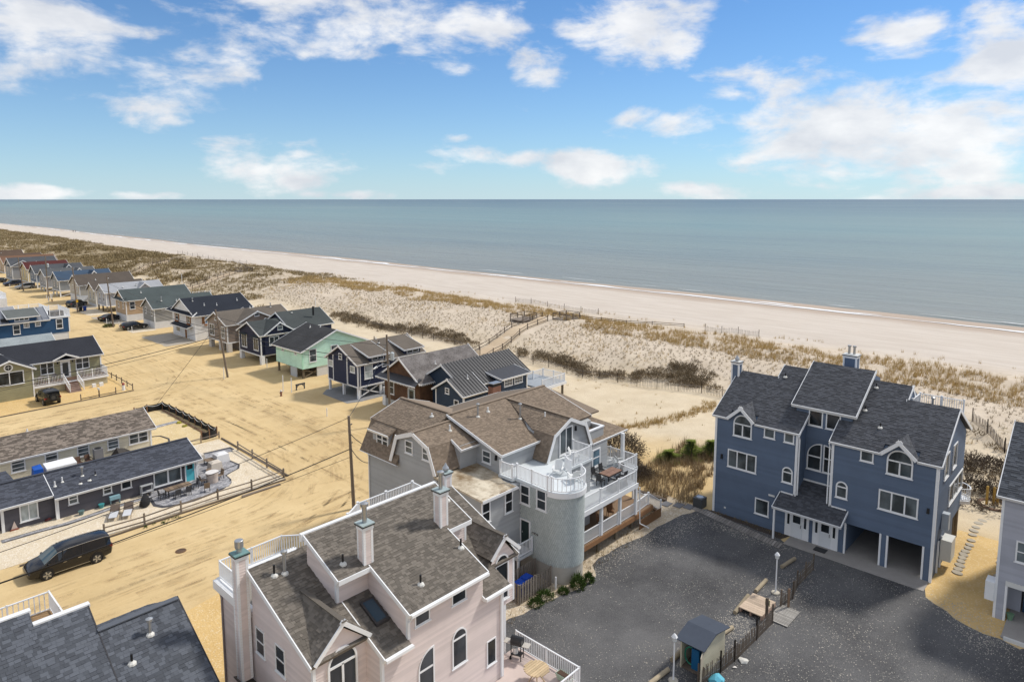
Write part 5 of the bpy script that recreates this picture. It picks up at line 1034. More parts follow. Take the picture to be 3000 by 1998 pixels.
# R6 taupe
h = house('taupe house with brown cross-gabled roof and screened ground-level piers', (55, 117, 0)); w = wallm('taupe', .2); rf = farroof(RC['brown'])
gable(h, 'x', 50.2, 62, 113.4, 121.1, 1.7, 4.8, 6.55, w, rf, r0=117.6); gable(h, 'y', 52.1, 58.8, 113.2, 118, 1.7, 5.0, 6.6, w, rf)
for y in (113.7, 116.6, 120.6): MB().box(50.25, y-.45, 0, 50.9, y+.45, 1.6).build('pier', paint((.55, .53, .5), .6), h)
MB().box(52.4, 113.5, 0, 61.8, 121, 1.7).build('ground_floor', siding((.24, .2, .17), .2), h); MB().box(52.9, 113.42, .05, 54.9, 113.5, 1.55).build('dark_opening_panel', BLACK, h)  # flat black panel painted for the shade inside an opening
cboards(h, 50.2, 113.4, 1.7, 4.75, 121.1); wins(h, ('W', 50.2), [(118.4, 2.3, 120.3, 4.3), (114.3, 2.3, 115.6, 4.3)], 'v2dh'); window(h, ('W', 50.2), 117.0, 5.1, 118.2, 5.7, 'arch', GLASSB); wins(h, ('S', 113.2), [(52.4, 3.4, 53.9, 4.4)], 'v2', GLASSL); wins(h, ('S', 113.2), [(55.0, 5.7, 55.9, 6.2)], 'plain', GLASSB)
for x in (56.4, 56.9): vent(h, x, 117.6, 6.6, 'white', .35)
vent(h, 60, 117, 6.4, 'galv', .6)

# R7 white with black roof
h = house('white two-storey house with black roof, wood shutters and flower boxes', (55, 132, 0)); w = siding(COLS['white'], .22); rf = farroof(RC['black'])
gable(h, 'x', 50.4, 61.6, 127.2, 137.7, 0, 4.8, 7.3, w, rf, ov=.5, end=.3, r0=133.0)
roof(h, [(49.7, 126.7, 4.72), (49.7, 139.2, 4.72), (50.7, 138.6, 5.3), (50.7, 127.1, 5.3)], rf, .1, trim=(0, 1, 3)); roof(h, [(49.3, 128.4, 2.35), (49.3, 136.2, 2.35), (50.42, 136.2, 2.75), (50.42, 128.4, 2.75)], rf, .08, trim=(0, 1, 3))
SHT = wood((.26, .13, .06))
for y0, y1 in ((129.3, 130.4), (134.8, 136)):
    window(h, ('W', 50.4), y0, 3.1, y1, 4.4, 'dh'); MB().box(50.15, y0-.1, 2.75, 50.4, y1+.1, 2.98).build('flower_box', wood((.3, .13, .06)), h)
    for y in (y0-.42, y1): MB().box(50.33, y, 3.1, 50.4, y+.42, 4.4).build('shutter', SHT, h)
window(h, ('S', 127.2), 52.2, 3.05, 54.0, 4.35, 'grid', glassm((.05, .12, .2), 'sky')); MB().box(52.1, 126.95, 2.7, 54.1, 127.2, 2.93).build('flower_box', wood((.3, .13, .06)), h)
for x in (51.7, 54.0): MB().box(x, 127.12, 3.05, x+.5, 127.2, 4.35).build('shutter', SHT, h)
door(h, ('W', 50.4), 130.9, .05, 131.8, 2.0, wood((.25, .12, .05))); wins(h, ('W', 50.4), [(134.2, .8, 136, 1.9)], 'v3'); corner(h, 50.4, 127.2, 0, 4.7, -1, -1, .15)
for x, y, k in ((52.0, 131.8, 'galv'), (53.4, 130.0, 'white'), (55.6, 129.6, 'white'), (60, 130.5, 'white')): vent(h, x, y, 7.3-(133-y)*.43, k, .5)

# R8 grey with green roof, R9 tan with green roof
h = house('grey-green sided narrow house with green roof and white skirting', (55, 148, 0)); rf = farroof(RC['green'])
gable(h, 'x', 49.75, 62, 145.4, 151.6, 1.4, 4.2, 6.0, wallm('grey', .2), rf, r0=148.7); skirt(h, 49.75, 62, 145.4, 151.6, 1.4); cboards(h, 49.75, 145.4, 1.4, 4.1, 151.6, None, False); wins(h, ('W', 49.75), [(149.5, 2.7, 150.2, 4.0), (146.3, 2.5, 147, 3.9)]); wins(h, ('S', 145.4), [(51.2, 3.6, 52.5, 4.1)], 'plain'); vent(h, 51.8, 147, 5.3, 'galv', .8); vent(h, 54.6, 146.6, 5.1, 'white', .4)
h = house('tan horizontal-sided house with long green roof and pale skirting', (55, 161, 0))
gable(h, 'x', 48.7, 62, 158.5, 165.0, 1.45, 4.6, 6.5, wallm('tan', .25), rf, r0=162); skirt(h, 48.7, 62, 158.5, 165, 1.45); roof(h, [(48.1, 158, 4.5), (48.1, 165.5, 4.5), (48.9, 165, 5.1), (48.9, 158.4, 5.1)], rf, .08, trim=(0,)); cboards(h, 48.7, 158.5, 1.4, 4.5, 165, None, False)
wins(h, ('W', 48.7), [(159.8, 2.6, 160.6, 4.2), (162.7, 2.6, 163.5, 4.2)]); wins(h, ('S', 158.5), [(49.4, 2.55, 50.5, 4.2)]); vent(h, 52.4, 160.3, 5.7, 'white', .4); MB().box(61.6, 156, 2.4, 66, 160, 2.6).build('deck_floor', WHITE, h); railing(h, [(61.7, 156.1, 4.4), (65.8, 156.1, 4.4)], .9, .3, step=1.5)

# the smaller houses up the street: (label, x0, x1, y0, y1, zf, ze, zr, wall, roof, base, ridge y)
FAR = [('pale grey house with silver-grey roof on dark piles', 49.6, 62, 174.5, 181, 1.55, 4.65, 6.3, 'ltgrey', 'silver', 'pile', 178),
       ('cream house with narrow brown gable and two slit windows', 50.7, 62, 186.2, 192.4, .6, 3.9, 5.6, 'cream', 'dbrown', 'skirt', 189.9),
       ('beige house with broad dark brown roof and outside stair', 49.5, 62, 194.6, 202.8, 2.0, 4.7, 6.9, 'beige', 'dbrown', 'skirt', 198.6),
       ('grey house with bright blue roof on white piles', 49.2, 62, 211.5, 218.6, 1.7, 4.5, 6.5, 'bgrey', 'blue', 'pile', 215.6),
       ('mid grey house with grey roof and gable window near the blue roof', 49.5, 62, 226.2, 233, 1.35, 4.5, 6.2, 'mgrey', 'grey', 'pile', 230),
       ('steel-blue house with long grey roof and a white gable dormer', 49.7, 62, 237.6, 245, 1.8, 4.4, 6.5, 'steel', 'dgrey', 'pile', 242),
       ('pale yellow house with a dark red roof', 51.2, 62.5, 255, 263.5, .4, 4.3, 6.2, 'yellow', 'red', 'skirt', 259.8),
       ('pale grey house with white-edged front gable beyond the red roof', 49.4, 62, 266.7, 276, .4, 4.6, 6.9, 'ggrey', 'dgrey', 'skirt', 272),
       ('tan house with rusty orange-brown roof far up the street', 52.2, 68, 293.6, 303, .4, 3.7, 5.8, 'tan', 'rust', 'skirt', 298.5),
       ('low house with umber roof beyond the orange-brown one', 53, 67, 308, 318, .3, 3.6, 5.6, 'beige', 'umber', 'skirt', 313),
       ('farthest dark-roofed house before the open dunes', 52, 66, 334, 343, .3, 3.6, 5.5, 'steel', 'umber', 'skirt', 338)]
for i, (lb, x0, x1, y0, y1, zf, ze, zr, wk, rk, base, ry) in enumerate(FAR):
    h = house(lb, ((x0+x1)/2, (y0+y1)/2, 0)); w = wallm(wk, .2); rf = farroof(RC[rk]); gable(h, 'x', x0, x1, y0, y1, zf, ze, zr, w, rf, r0=ry)
    if base == 'pile': stilts(h, x0, x1, y0, y1, zf, WHITE if i else wood((.2, .16, .11)), n=3, brace=i > 0)
    else: skirt(h, x0, x1, y0, y1, zf)
    cboards(h, x0, y0, zf, ze-.1, y1, None, base == 'pile'); k = (y1-y0)
    wins(h, ('W', x0), [(y0+k*.2, zf+.9, y0+k*.2+.8, ze-.4), (y0+k*.62, zf+.9, y0+k*.62+.8, ze-.4)], 'dh', GLASS); wins(h, ('S', y0), [(x0+2.2, zf+1.2, x0+3.4, ze-.5)], 'dh')
    if i in (0, 3, 4, 5):
        xg = x0+8.3; zg = zr-.1; z0_ = ze+.5; MB().prism([(xg-1.6, y0-.05, ze), (xg+1.6, y0-.05, ze), (xg, y0-.05, zg)], (0, ry-y0, 0)).build('gable_wall', w, h)
        for s_ in (-1, 1): roof(h, [(xg+s_*2, y0-.4, ze-.1), (xg, y0-.4, zg+.1), (xg, ry, zg+.1), (xg+s_*2, ry, ze-.1)], rf, .1, trim=(0,))
    if i == 7:
        MB().prism([(49.3, 266.6, ze), (55.4, 266.6, ze), (52.3, 266.6, 6.2)], (0, 5, 0)).build('gable_wall', w, h)
        for s_ in (-1, 1): roof(h, [(52.3+s_*3.5, 266.2, ze-.1), (52.3, 266.2, 6.3), (52.3, 272, 6.3), (52.3+s_*3.5, 272, ze-.1)], rf, .12, trim=(0,))
    vent(h, x0+4, y0+1.2, ze+.8, 'white', .4); vent(h, x0+7, y0+1.6, ze+1, 'black', .35)
    if i == 2:
        st = MB()
        for q in range(9): st.box(50.2, 193.2+.0, .2*q, 51.2, 194.5, .2*q+.05) if False else st.box(49.2-.0+q*.28, 193.3, .22*q, 49.5+q*.28, 194.5, .22*q+.06)
        st.build('stair_treads', OFFW, h); MB().box(48.9, 194.5, 0, 49.5, 198, 1.9).build('stair_panel', OFFW, h)

# ------------------------------------------------------------------ west side of the street
h = thing('slate_cottage', 'long charcoal-sided bungalow with slate roof and turquoise door', 'house', (18, 66, 0)); w = lapmat(COLS['slate']); RFs = roofm((.066, .072, .09), .3); Y = 63.5
MB().prism([(13.4, Y, 0), (13.4, 69.4, 0), (13.4, 69.4, 2.0), (13.4, 66.5, 2.95), (13.4, Y, 2.0)], (11.3, 0, 0)).build('wall', w, h); MB().prism([(9.8, 63.95, 0), (9.8, 69.4, 0), (9.8, 69.4, 2.0), (9.8, 66.5, 2.95), (9.8, 63.95, 2.2)], (3.6, 0, 0)).build('wall', w, h); MB().box(-8, 64.5, 0, 9.8, 69.4, 2.1).build('wall', w, h)
laps(h, ('S', Y), [(13.4, 0), (24.7, 0), (24.7, 1.95), (13.4, 1.95)], w, .16); laps(h, ('S', 63.95), [(9.8, 0), (13.4, 0), (13.4, 2.15), (9.8, 2.15)], w, .16)
roof(h, [(13.2, 63.05, 1.93), (25.0, 63.05, 1.93), (25.0, 66.5, 3.1), (13.2, 66.5, 3.1)], RFs, tabs=True, trim=(0, 1), ex=.17, tw=(.25, .6)); roof(h, [(9.4, 63.5, 2.1), (13.2, 63.5, 2.1), (13.2, 66.5, 3.1), (9.4, 66.5, 3.1)], RFs, tabs=True, trim=(0, 1), ex=.17, tw=(.25, .6)); roof(h, [(-8, 64.0, 2.27), (9.4, 64.0, 2.27), (9.4, 66.5, 3.1), (-8, 66.5, 3.1)], RFs, tabs=True, trim=(0,), ex=.17)
roof(h, [(-8, 66.5, 3.1), (25.0, 66.5, 3.1), (25.0, 69.8, 1.95), (-8, 69.8, 1.95)], RFs, trim=(1,)); MB().bar((-8, 66.5, 3.13), (25, 66.5, 3.13), .3, .06).build('ridge_cap', RFs, h)
roof(h, [(7.5, 68.0, 2.6), (11.5, 68.0, 2.6), (11.5, 71.3, 2.5), (7.5, 71.3, 2.5)], RFs, tabs=True, ex=.17)
door(h, ('S', Y), 23.6, .0, 24.35, 1.86, paint((.10, .50, .58), .4), (23.72, 24.22, 1.15, 1.7), label='turquoise front door with a paned window')
F = ('S', Y); window(h, F, 20.8, .35, 23.2, 1.85, 'v2', GLASSB, d=.08); window(h, F, 18.15, .98, 19.0, 1.85, 'plain', GLASS, d=.08); window(h, F, 16.75, .98, 17.45, 1.8, 'dh', GLASSB, d=.08); window(h, F, 14.2, .95, 14.9, 1.78, 'dh', GLASSB, d=.08); window(h, ('S', 63.95), 10.95, .45, 12.2, 1.92, 'v2', GLASSL, d=.08)
MB().box(21.95, Y-.07, .45, 22.1, Y, 1.8).build('mullion', WHITE, h)
for x, y in ((13.42, Y), (24.6, Y), (9.84, 63.95)): MB().box(x-.1, y-.07, 0, x+.1, y+.02, 2.0).build('corner_board', WHITE, h)
downspout(h, [(13.3, 63.3, 1.9), (13.3, 63.42, 1.7), (13.3, 63.42, .1)]); lamp_box(h, F, 23.4, 1.6); vent(h, 15.7, 65.0, 2.55, 'galv', .7); vent(h, 14.2, 64.9, 2.5, 'white', .45); vent(h, 13.6, 64.6, 2.4, 'white', .45); vent(h, 16.6, 64.7, 2.4, 'black', .4); vent(h, 16.0, 64.2, 2.3, 'black', .2); vent(h, 15.3, 64.1, 2.25, 'black', .2)

h = thing('beige_cottage', 'cream-sided bungalow with weathered brown roof behind the slate bungalow', 'house', (15, 77, 0)); w = siding((.74, .70, .57), .2); RFb = roofm((.175, .145, .12), .5); Y = 74.3
MB().prism([(-10, Y, 0), (-10, 81, 0), (-10, 81, 2.5), (-10, 77.4, 3.7), (-10, Y, 2.5)], (34.4, 0, 0)).build('wall', w, h)
roof(h, [(-10, 73.9, 2.45), (24.8, 73.9, 2.45), (24.8, 77.4, 3.85), (-10, 77.4, 3.85)], RFb, tabs=True, trim=(0, 1), ex=.18, tw=(.2, .5)); roof(h, [(-10, 77.4, 3.85), (24.8, 77.4, 3.85), (24.8, 81.3, 2.3), (-10, 81.3, 2.3)], RFb, trim=(1,))
for x0, x1, st in ((22.25, 24.1, 'v2dh'), (20.28, 21.35, 'h2'), (17.65, 18.72, 'h2'), (15.0, 16.1, 'h2'), (12.37, 13.5, 'h2')): window(h, ('S', Y), x0, 1.15, x1, 2.35, st, GLASSB, t=.11)
MB().box(24.28, Y-.05, 0, 24.42, Y+.1, 2.3).build('corner_board', WHITE, h); vent(h, 14.5, 77.8, 3.7, 'white', .3); vent(h, 6.5, 77.6, 3.75, 'galv', .5)

h = thing('sage_house', 'sage green house with charcoal roof, white porch railing and front steps', 'house', (24, 112, 0)); w = siding(COLS['sage'], .2); rf = farroof((.03, .032, .04), .2)
gable(h, 'x', 14.0, 29.7, 109.2, 117.2, 0, 4.1, 5.95, w, rf, ov=.5, r0=113.2)
gable(h, 'y', 15.0, 21.0, 106.4, 111, 0, 3.95, 5.3, w, rf, r0=18.5); MB().box(21.0, 107.0, 0, 29.85, 109.2, 1.12).build('porch_base', paint((.46, .42, .29), .8), h); MB().box(21.0, 106.9, 1.12, 29.95, 109.2, 1.27).build('porch_floor', wood((.16, .10, .07)), h); MB().box(21.0, 106.84, .95, 30.0, 106.9, 1.26).build('porch_fascia', WHITE, h)
railing(h, [(21.1, 107.0, 1.27), (24.5, 107, 1.27)], 1.05, .17, step=1.8); railing(h, [(26.2, 107, 1.27), (29.85, 107, 1.27), (29.85, 109.1, 1.27)], 1.05, .17, step=1.8)
st = MB()
for q in range(7): MB().box(24.6, 106.8-.27*(q+1), .0, 26.1, 106.8-.27*q, 1.1-.17*q).build('step', wood((.30, .21, .17)) if q else wood((.17, .1, .07)), h)
railing(h, [(24.55, 106.9, 1.27), (24.75, 105.1, .15)], .95, .17, step=3); railing(h, [(26.15, 106.9, 1.27), (26.4, 105.1, .15)], .95, .17, step=3)
F = ('S', 109.2); window(h, F, 22.4, 2.15, 24.0, 3.9, 'v2dh', GLASS); window(h, F, 26.6, 2.15, 28.3, 3.9, 'v2dh', GLASS); door(h, F, 24.85, 1.3, 25.85, 3.6, WHITE, (25.0, 25.7, 1.5, 3.4)); lamp_box(h, F, 24.45, 3.5); lamp_box(h, F, 26.25, 3.5)
for s_ in (-1, 1): roof(h, [(25.35+s_*1.6, 108.5, 4.05), (25.35, 108.5, 4.75), (25.35, 110.3, 4.8), (25.35+s_*1.6, 109.6, 4.1)], rf, .1, trim=(0,))
window(h, ('S', 106.4), 15.3, 2.1, 20.0, 3.85, 'v3', GLASS, t=.12); window(h, ('S', 106.4), 17.9, 4.0, 18.9, 4.8, 'round', GLASS, t=.14); cboards(h, 29.7, 109.2, 0, 4.0, None, None, False); corner(h, 21.0, 106.4, 0, 3.9, 1, -1)

h = thing('blue_metal_roof_house', 'cobalt blue house with silver metal roof and railed roof deck', 'house', (27, 140, 0)); w = wallm('blue', .18); MET = paint((.30, .31, .33), .35, .1, .6)
MB().box(20, 136, 3.2, 32.6, 143, 5.75).build('wall', w, h); MB().box(20, 136.1, 0, 32.5, 142.9, 3.2).build('ground_floor', paint((.6, .6, .6), .6), h)
roof(h, [(17, 135.6, 5.7), (29.8, 135.6, 5.7), (29.8, 139.6, 7.5), (17, 139.6, 7.5)], MET, trim=(0, 1)); roof(h, [(17, 139.6, 7.5), (29.8, 139.6, 7.5), (29.8, 143.4, 5.7), (17, 143.4, 5.7)], MET, trim=(1,))
for k in range(14): MB().bar((17.4+k*.95, 135.65, 5.8), (17.4+k*.95, 139.6, 7.57), .05, .06).build('roof_seam', MET, h)
MB().box(24.2, 135.95, 5.7, 28.0, 138.5, 6.6).build('dormer_wall', w, h); roof(h, [(23.8, 135.5, 6.6), (28.4, 135.5, 6.6), (28.4, 139.4, 7.5), (23.8, 139.4, 7.5)], farroof((.12, .13, .125)), trim=(0, 1, 3)); window(h, ('S', 135.95), 24.9, 5.95, 26.9, 6.5, 'v3', GLASS)
window(h, ('S', 136), 30.7, 3.9, 31.7, 5.6, 'dh', GLASS); window(h, ('S', 136), 24.6, 3.75, 25.6, 5.35, 'dh', GLASS); window(h, ('S', 136), 26.1, 4.7, 26.9, 5.5, 'grid', GLASS); window(h, ('S', 136), 27.7, 4.75, 28.5, 5.55, 'grid', GLASS)
MB().box(29.8, 135.9, 5.75, 32.9, 143, 5.95).build('roof_deck', WHITE, h); railing(h, [(29.9, 136.0, 5.95), (32.8, 136.0, 5.95), (32.8, 142.9, 5.95), (29.9, 142.9, 5.95)], 1.15, .17, step=1.6)
MB().box(30.4, 137.0, 5.95, 32.2, 139.4, 6.75).build('hot_tub', paint((.04, .035, .035), .6), h); cboards(h, 32.6, 136, 3.2, 5.7, None, None, False); MB().box(30.0, 135.92, .05, 32.3, 136.0, 3.0).build('lattice', OFFW, h)
dsh = MB(); dsh.lathe(0, 0, [(.05, 0), (.35, .08), (.5, .2)], 12); o = dsh.build('satellite_dish', paint((.4, .38, .36)), h); o.location = (24.0-27, 136.6-140, 6.9); o.rotation_euler = (R(50), 0, R(20)); MB().bar((24.0, 136.7, 6.1), (24.0, 136.6, 6.95), .05).build('dish_mount', BLACK, h); MB().box(23.2, 136.2, 6.0, 23.9, 137, 6.5).build('roof_unit', BLACK, h)

h = thing('grey_roof_cottage', 'low cottage with light grey roof between the sage and cobalt houses', 'house', (22, 124, 0))
gable(h, 'x', 12, 27.0, 121, 128, 0, 3.7, 5.2, siding((.3, .31, .32), .2), farroof((.27, .30, .31), .25), r0=124.5); MB().box(27, 121.5, 0, 27.1, 127.5, 3.5).build('end_panel', OFFW, h)
h = thing('white_deck_house', 'house with grey roof and large white railed deck beyond the cobalt house', 'house', (27, 160, 0))
gable(h, 'x', 18, 28.8, 156, 163, 0, 4.2, 5.4, siding((.4, .42, .44), .2), farroof((.28, .29, .31), .2)); MB().box(28.8, 155.6, 3.6, 34.2, 163, 4.0).build('roof_deck', WHITE, h); MB().box(28.8, 155.8, 0, 34, 162.8, 3.6).build('wall', OFFW, h); railing(h, [(28.9, 155.7, 4.0), (34.1, 155.7, 4.0), (34.1, 162.9, 4.0), (28.9, 162.9, 4.0)], 1.1, .2, step=1.8)
h = thing('white_brick_house', 'white house with railed deck above a red brick wall', 'house', (29, 186, 0))
MB().box(20, 182.5, 2.2, 32.4, 190, 4.4).build('wall', siding(COLS['white'], .2), h); MB().box(20, 182.4, 0, 32.5, 190, 2.2).build('brick_base', paint((.22, .08, .055), .9, .3), h); railing(h, [(20, 182.6, 4.4), (32.3, 182.6, 4.4), (32.3, 189.9, 4.4)], 1.1, .2, step=1.8)
# ------------------------------------------------------------------ vehicles
TYRE = paint((.012, .012, .012), .8, .2); RIM = paint((.5, .51, .52), .3, .1, .8); CARGL = paint((.01, .012, .014), .04, .1, 0, .7); WSG = paint((.05, .085, .095), .05, .2, 0, .7); CHROME = paint((.6, .6, .6), .15, .05, .9)
LAMP = paint((.7, .72, .74), .1, .1); TAIL = paint((.25, .01, .01), .2, .1)
PROF = {
 'van': [(-2.58, .5, 1.02, 1.1, .82, .55), (-2.48, .34, 1.08, 1.62, .94, .66), (-2.15, .28, 1.07, 1.74, .985, .72), (-1.0, .26, 1.04, 1.78, 1.0, .76), (.2, .26, 1.02, 1.76, 1.0, .76), (.8, .26, 1.02, 1.66, 1.0, .73), (1.62, .26, 1.05, 1.1, .99, .78), (2.2, .28, .93, .97, .95, .70), (2.5, .34, .74, .78, .86, .6), (2.6, .45, .6, .64, .72, .5)],
 'suv': [(-2.35, .5, 1.05, 1.15, .82, .55), (-2.25, .36, 1.08, 1.6, .92, .64), (-1.9, .32, 1.06, 1.7, .96, .70), (-.8, .3, 1.04, 1.74, .97, .72), (.3, .3, 1.02, 1.72, .97, .72), (.6, .3, 1.02, 1.64, .97, .70), (1.2, .3, 1.05, 1.12, .96, .76), (2.0, .32, .98, 1.03, .94, .70), (2.3, .38, .82, .88, .86, .6), (2.4, .48, .65, .7, .74, .5)],
 'wagon': [(-2.4, .5, .92, 1.0, .8, .55), (-2.3, .34, .96, 1.25, .9, .62), (-1.8, .28, .97, 1.5, .94, .64), (-.8, .25, .95, 1.56, .95, .67), (.2, .25, .93, 1.55, .95, .67), (.5, .25, .93, 1.47, .95, .65), (1.25, .25, .95, 1.0, .94, .74), (2.0, .28, .86, .9, .92, .68), (2.35, .34, .7, .75, .84, .6), (2.45, .44, .58, .62, .72, .5)],
 'sedan': [(-2.4, .5, .9, .95, .8, .6), (-2.3, .34, .98, 1.05, .92, .7), (-1.6, .26, 1.0, 1.12, .95, .72), (-.9, .25, .96, 1.40, .96, .66), (0, .25, .93, 1.46, .96, .66), (.4, .25, .92, 1.4, .96, .64), (1.25, .25, .92, .97, .95, .74), (2.0, .27, .82, .86, .93, .68), (2.35, .33, .68, .72, .86, .6), (2.45, .42, .56, .6, .72, .5)],
 'jeep': [(-2.05, .55, 1.05, 1.2, .8, .62), (-2.0, .45, 1.08, 1.72, .88, .74), (-1.8, .42, 1.08, 1.82, .9, .78), (-.6, .4, 1.08, 1.84, .9, .78), (.25, .4, 1.08, 1.82, .9, .78), (.35, .4, 1.08, 1.78, .9, .77), (.75, .4, 1.1, 1.16, .9, .8), (1.7, .42, 1.08, 1.12, .86, .72), (1.95, .46, 1.0, 1.06, .82, .68), (2.02, .5, .75, .8, .76, .6)]}
def car(kind, colour, label, loc, rz, wb=(1.45, -1.5), wr=.36, group=None, rails=True):
    t = thing('parked_car', label, 'car', (0, 0, 0), group); P = PROF[kind]; pm = paint(colour, .12, .06, .0, .6)
    def ring(s):
        x, zl, zb, zt, w, wt = s; hf = [(0, zl), (w*.86, zl), (w*.98, zl+.14), (w, (zl+zb)/2+.08), (w*.965, zb), (wt+(w-wt)*.18, zt-.07*(zt-zb > .2)-.01), (wt*.82, zt), (wt*.4, zt+.018)]
        return [(x, -y, z) for y, z in hf]+[(x, 0, zt+.024)]+[(x, y, z) for y, z in hf[:0:-1]]
    rs = [ring(s) for s in P]; n = len(rs[0]); body = MB(); gl = MB(); ws = MB(); body.v = [p for q in rs for p in q]; gl.v = list(body.v); ws.v = list(body.v)
    for i in range(len(P)-1):
        g0 = P[i][3]-P[i][2] > .3; g1 = P[i+1][3]-P[i+1][2] > .3
        for k in range(n):
            j = (k+1) % n; f = (i*n+k, i*n+j, (i+1)*n+j, (i+1)*n+k); side = k in (4, n-5-1) or k == n-5; side = k in (4, n-5)
            top = 5 <= k <= n-6
            isg = (side and g0 and g1) or (top and (g0 != g1) and abs(P[i][3]-P[i+1][3]) > .25) or (side and (g0 != g1) and abs(P[i][3]-P[i+1][3]) > .25)
            tgt = (ws if top and i >= 4 else gl) if isg else body; tgt.f.append(f); tgt.mi.append(0)
    for e, r_ in ((0, False), (len(P)-1, True)): body.f.append(tuple(e*n+k for k in (range(n) if r_ else reversed(range(n))))); body.mi.append(0)
    body.compact().build('body', pm, t, smooth=True); gl.compact().build('side_glass', CARGL, t); ws.compact().build('windscreen', WSG, t)
    for x in wb:
        for sy in (-1, 1):
            y = sy*(P[3][4]-.1); a = MB(); a.tube([(x, y-.02*sy, wr+.02), (x, y+sy*.115, wr+.02)], wr+.07, 20); a.build('wheel_arch', BLACK, t)
            w = MB(); w.tube([(x, y-.1*sy, wr), (x, y+sy*.14, wr)], wr, 20); o = w.build('wheel', TYRE, t); r_ = MB(); r_.tube([(x, y+.1*sy, wr), (x, y+sy*.148, wr)], wr*.74, 16); ri = r_.build('rim', paint((.06, .06, .06), .5), o)
            sp = MB()
            for k in range(5): a_ = k*2*math.pi/5; sp.bar((x, y+sy*.152, wr), (x+wr*.7*math.cos(a_), y+sy*.152, wr+wr*.7*math.sin(a_)), .085, .02, up=(0, sy, 0))
            sp.build('spokes', RIM, o)
    xf = P[-2][0]; xr = P[0][0]; zb = P[-2][2]
    for sy in (-1, 1):
        MB().hexa([(xf-.25, sy*.52, zb-.06), (xf+.02, sy*.5, zb-.1), (xf-.02, sy*.8, zb-.06), (xf-.3, sy*.87, zb-.02), (xf-.3, sy*.5, zb+.05), (xf-.04, sy*.5, zb-.01), (xf-.1, sy*.8, zb+.03), (xf-.38, sy*.88, zb+.07)]).build('headlight', LAMP, t)
        MB().box(xr-.0, sy*.6, P[1][2]-.2, xr+.2, sy*.93, P[1][2]-.02).build('taillight', TAIL, t)
        MB().hexa([(P[6][0]-.3, sy*.98, P[6][2]-.03), (P[6][0]-.12, sy*.98, P[6][2]-.03), (P[6][0]-.15, sy*1.16, P[6][2]-.01), (P[6][0]-.3, sy*1.16, P[6][2]-.01), (P[6][0]-.3, sy*.98, P[6][2]+.12), (P[6][0]-.15, sy*.98, P[6][2]+.1), (P[6][0]-.18, sy*1.16, P[6][2]+.12), (P[6][0]-.3, sy*1.16, P[6][2]+.13)]).build('mirror', pm, t)
        for x in (-.55, .35): MB().box(x, sy*P[3][4]*.985, P[3][2]-.16, x+.2, sy*(P[3][4]+.02), P[3][2]-.12).build('door_handle', CHROME, t)
        if rails:
            pts = [(s[0], sy*((s[5]+(s[4]-s[5])*.18)+.012), s[3]-.06*(s[3]-s[2] > .2)) for s in P[1:7]]; MB().tube(pts, .014, 5).build('window_trim', CHROME, t)
        MB().box(P[1][0]+.6, sy*(P[3][4]-.01), P[3][1]+.05, 1.1, sy*(P[3][4]+.005), P[3][1]+.08).build('sill_trim', CHROME, t)
        for s in (P[3], P[4]): MB().bar((s[0]+.35, sy*(s[4]*.967+.006), s[2]), (s[0]+.3, sy*((s[5]+(s[4]-s[5])*.18)+.008), s[3]-.08), .07, .02, up=(0, 1, 0)).build('pillar', BLACK, t)
    MB().box(xr-.02, -.26, P[1][2]-.35, xr+.03, .26, P[1][2]-.2).build('licence_plate', paint((.62, .58, .42), .5), t)
    if kind == 'jeep': MB().tube([(-2.08, 0, 1.05), (-2.3, 0, 1.05)], .4, 20).build('spare_wheel', TYRE, t); MB().tube([(-2.3, 0, 1.05), (-2.31, 0, 1.05)], .24, 14).build('spare_cover', paint((.05, .05, .05), .4), t)
    t.location = loc; t.rotation_euler = (0, 0, rz); return t
GC = 'cars parked along the sand streets'
car('van', (.006, .006, .008), 'black minivan with silver window trim parked by the split-rail fence', (11.95, 54.55, 0), R(180), (1.53, -1.5), .37, GC)
car('jeep', (.012, .012, .013), 'black off-roader with a spare wheel parked below the sage porch', (21.55, 102.3, 0), R(93), (1.35, -1.35), .42, GC, False)
car('wagon', (.008, .009, .013), 'black wagon parked beside the grey-green house', (46.9, 148.6, 0), R(4), (1.5, -1.5), .37, GC)
car('sedan', (.01, .011, .013), 'black sedan parked under the tan house', (46.9, 163.2, 0), R(25), (1.45, -1.45), .35, GC)
car('suv', (.03, .036, .045), 'dark grey sport utility car parked by the blue rubbish bins', (47.6, 190.3, 0), R(28), (1.4, -1.4), .38, GC)
car('suv', (.28, .29, .30), 'silver sport utility car near the steel-blue house', (46.9, 238.8, 0), R(190), (1.4, -1.4), .38, GC)
car('suv', (.012, .018, .04), 'navy sport utility car parked before the red-roofed house', (46.3, 250.9, 0), R(195), (1.4, -1.4), .38, GC)
car('wagon', (.05, .055, .05), 'dark car beyond the navy sport utility car', (44.6, 263.0, 0), R(190), (1.5, -1.5), .37, GC)
car('suv', (.5, .5, .5), 'white pickup-sized car beside the pale grey front gable', (44.0, 276, 0), R(190), (1.4, -1.4), .38, GC)

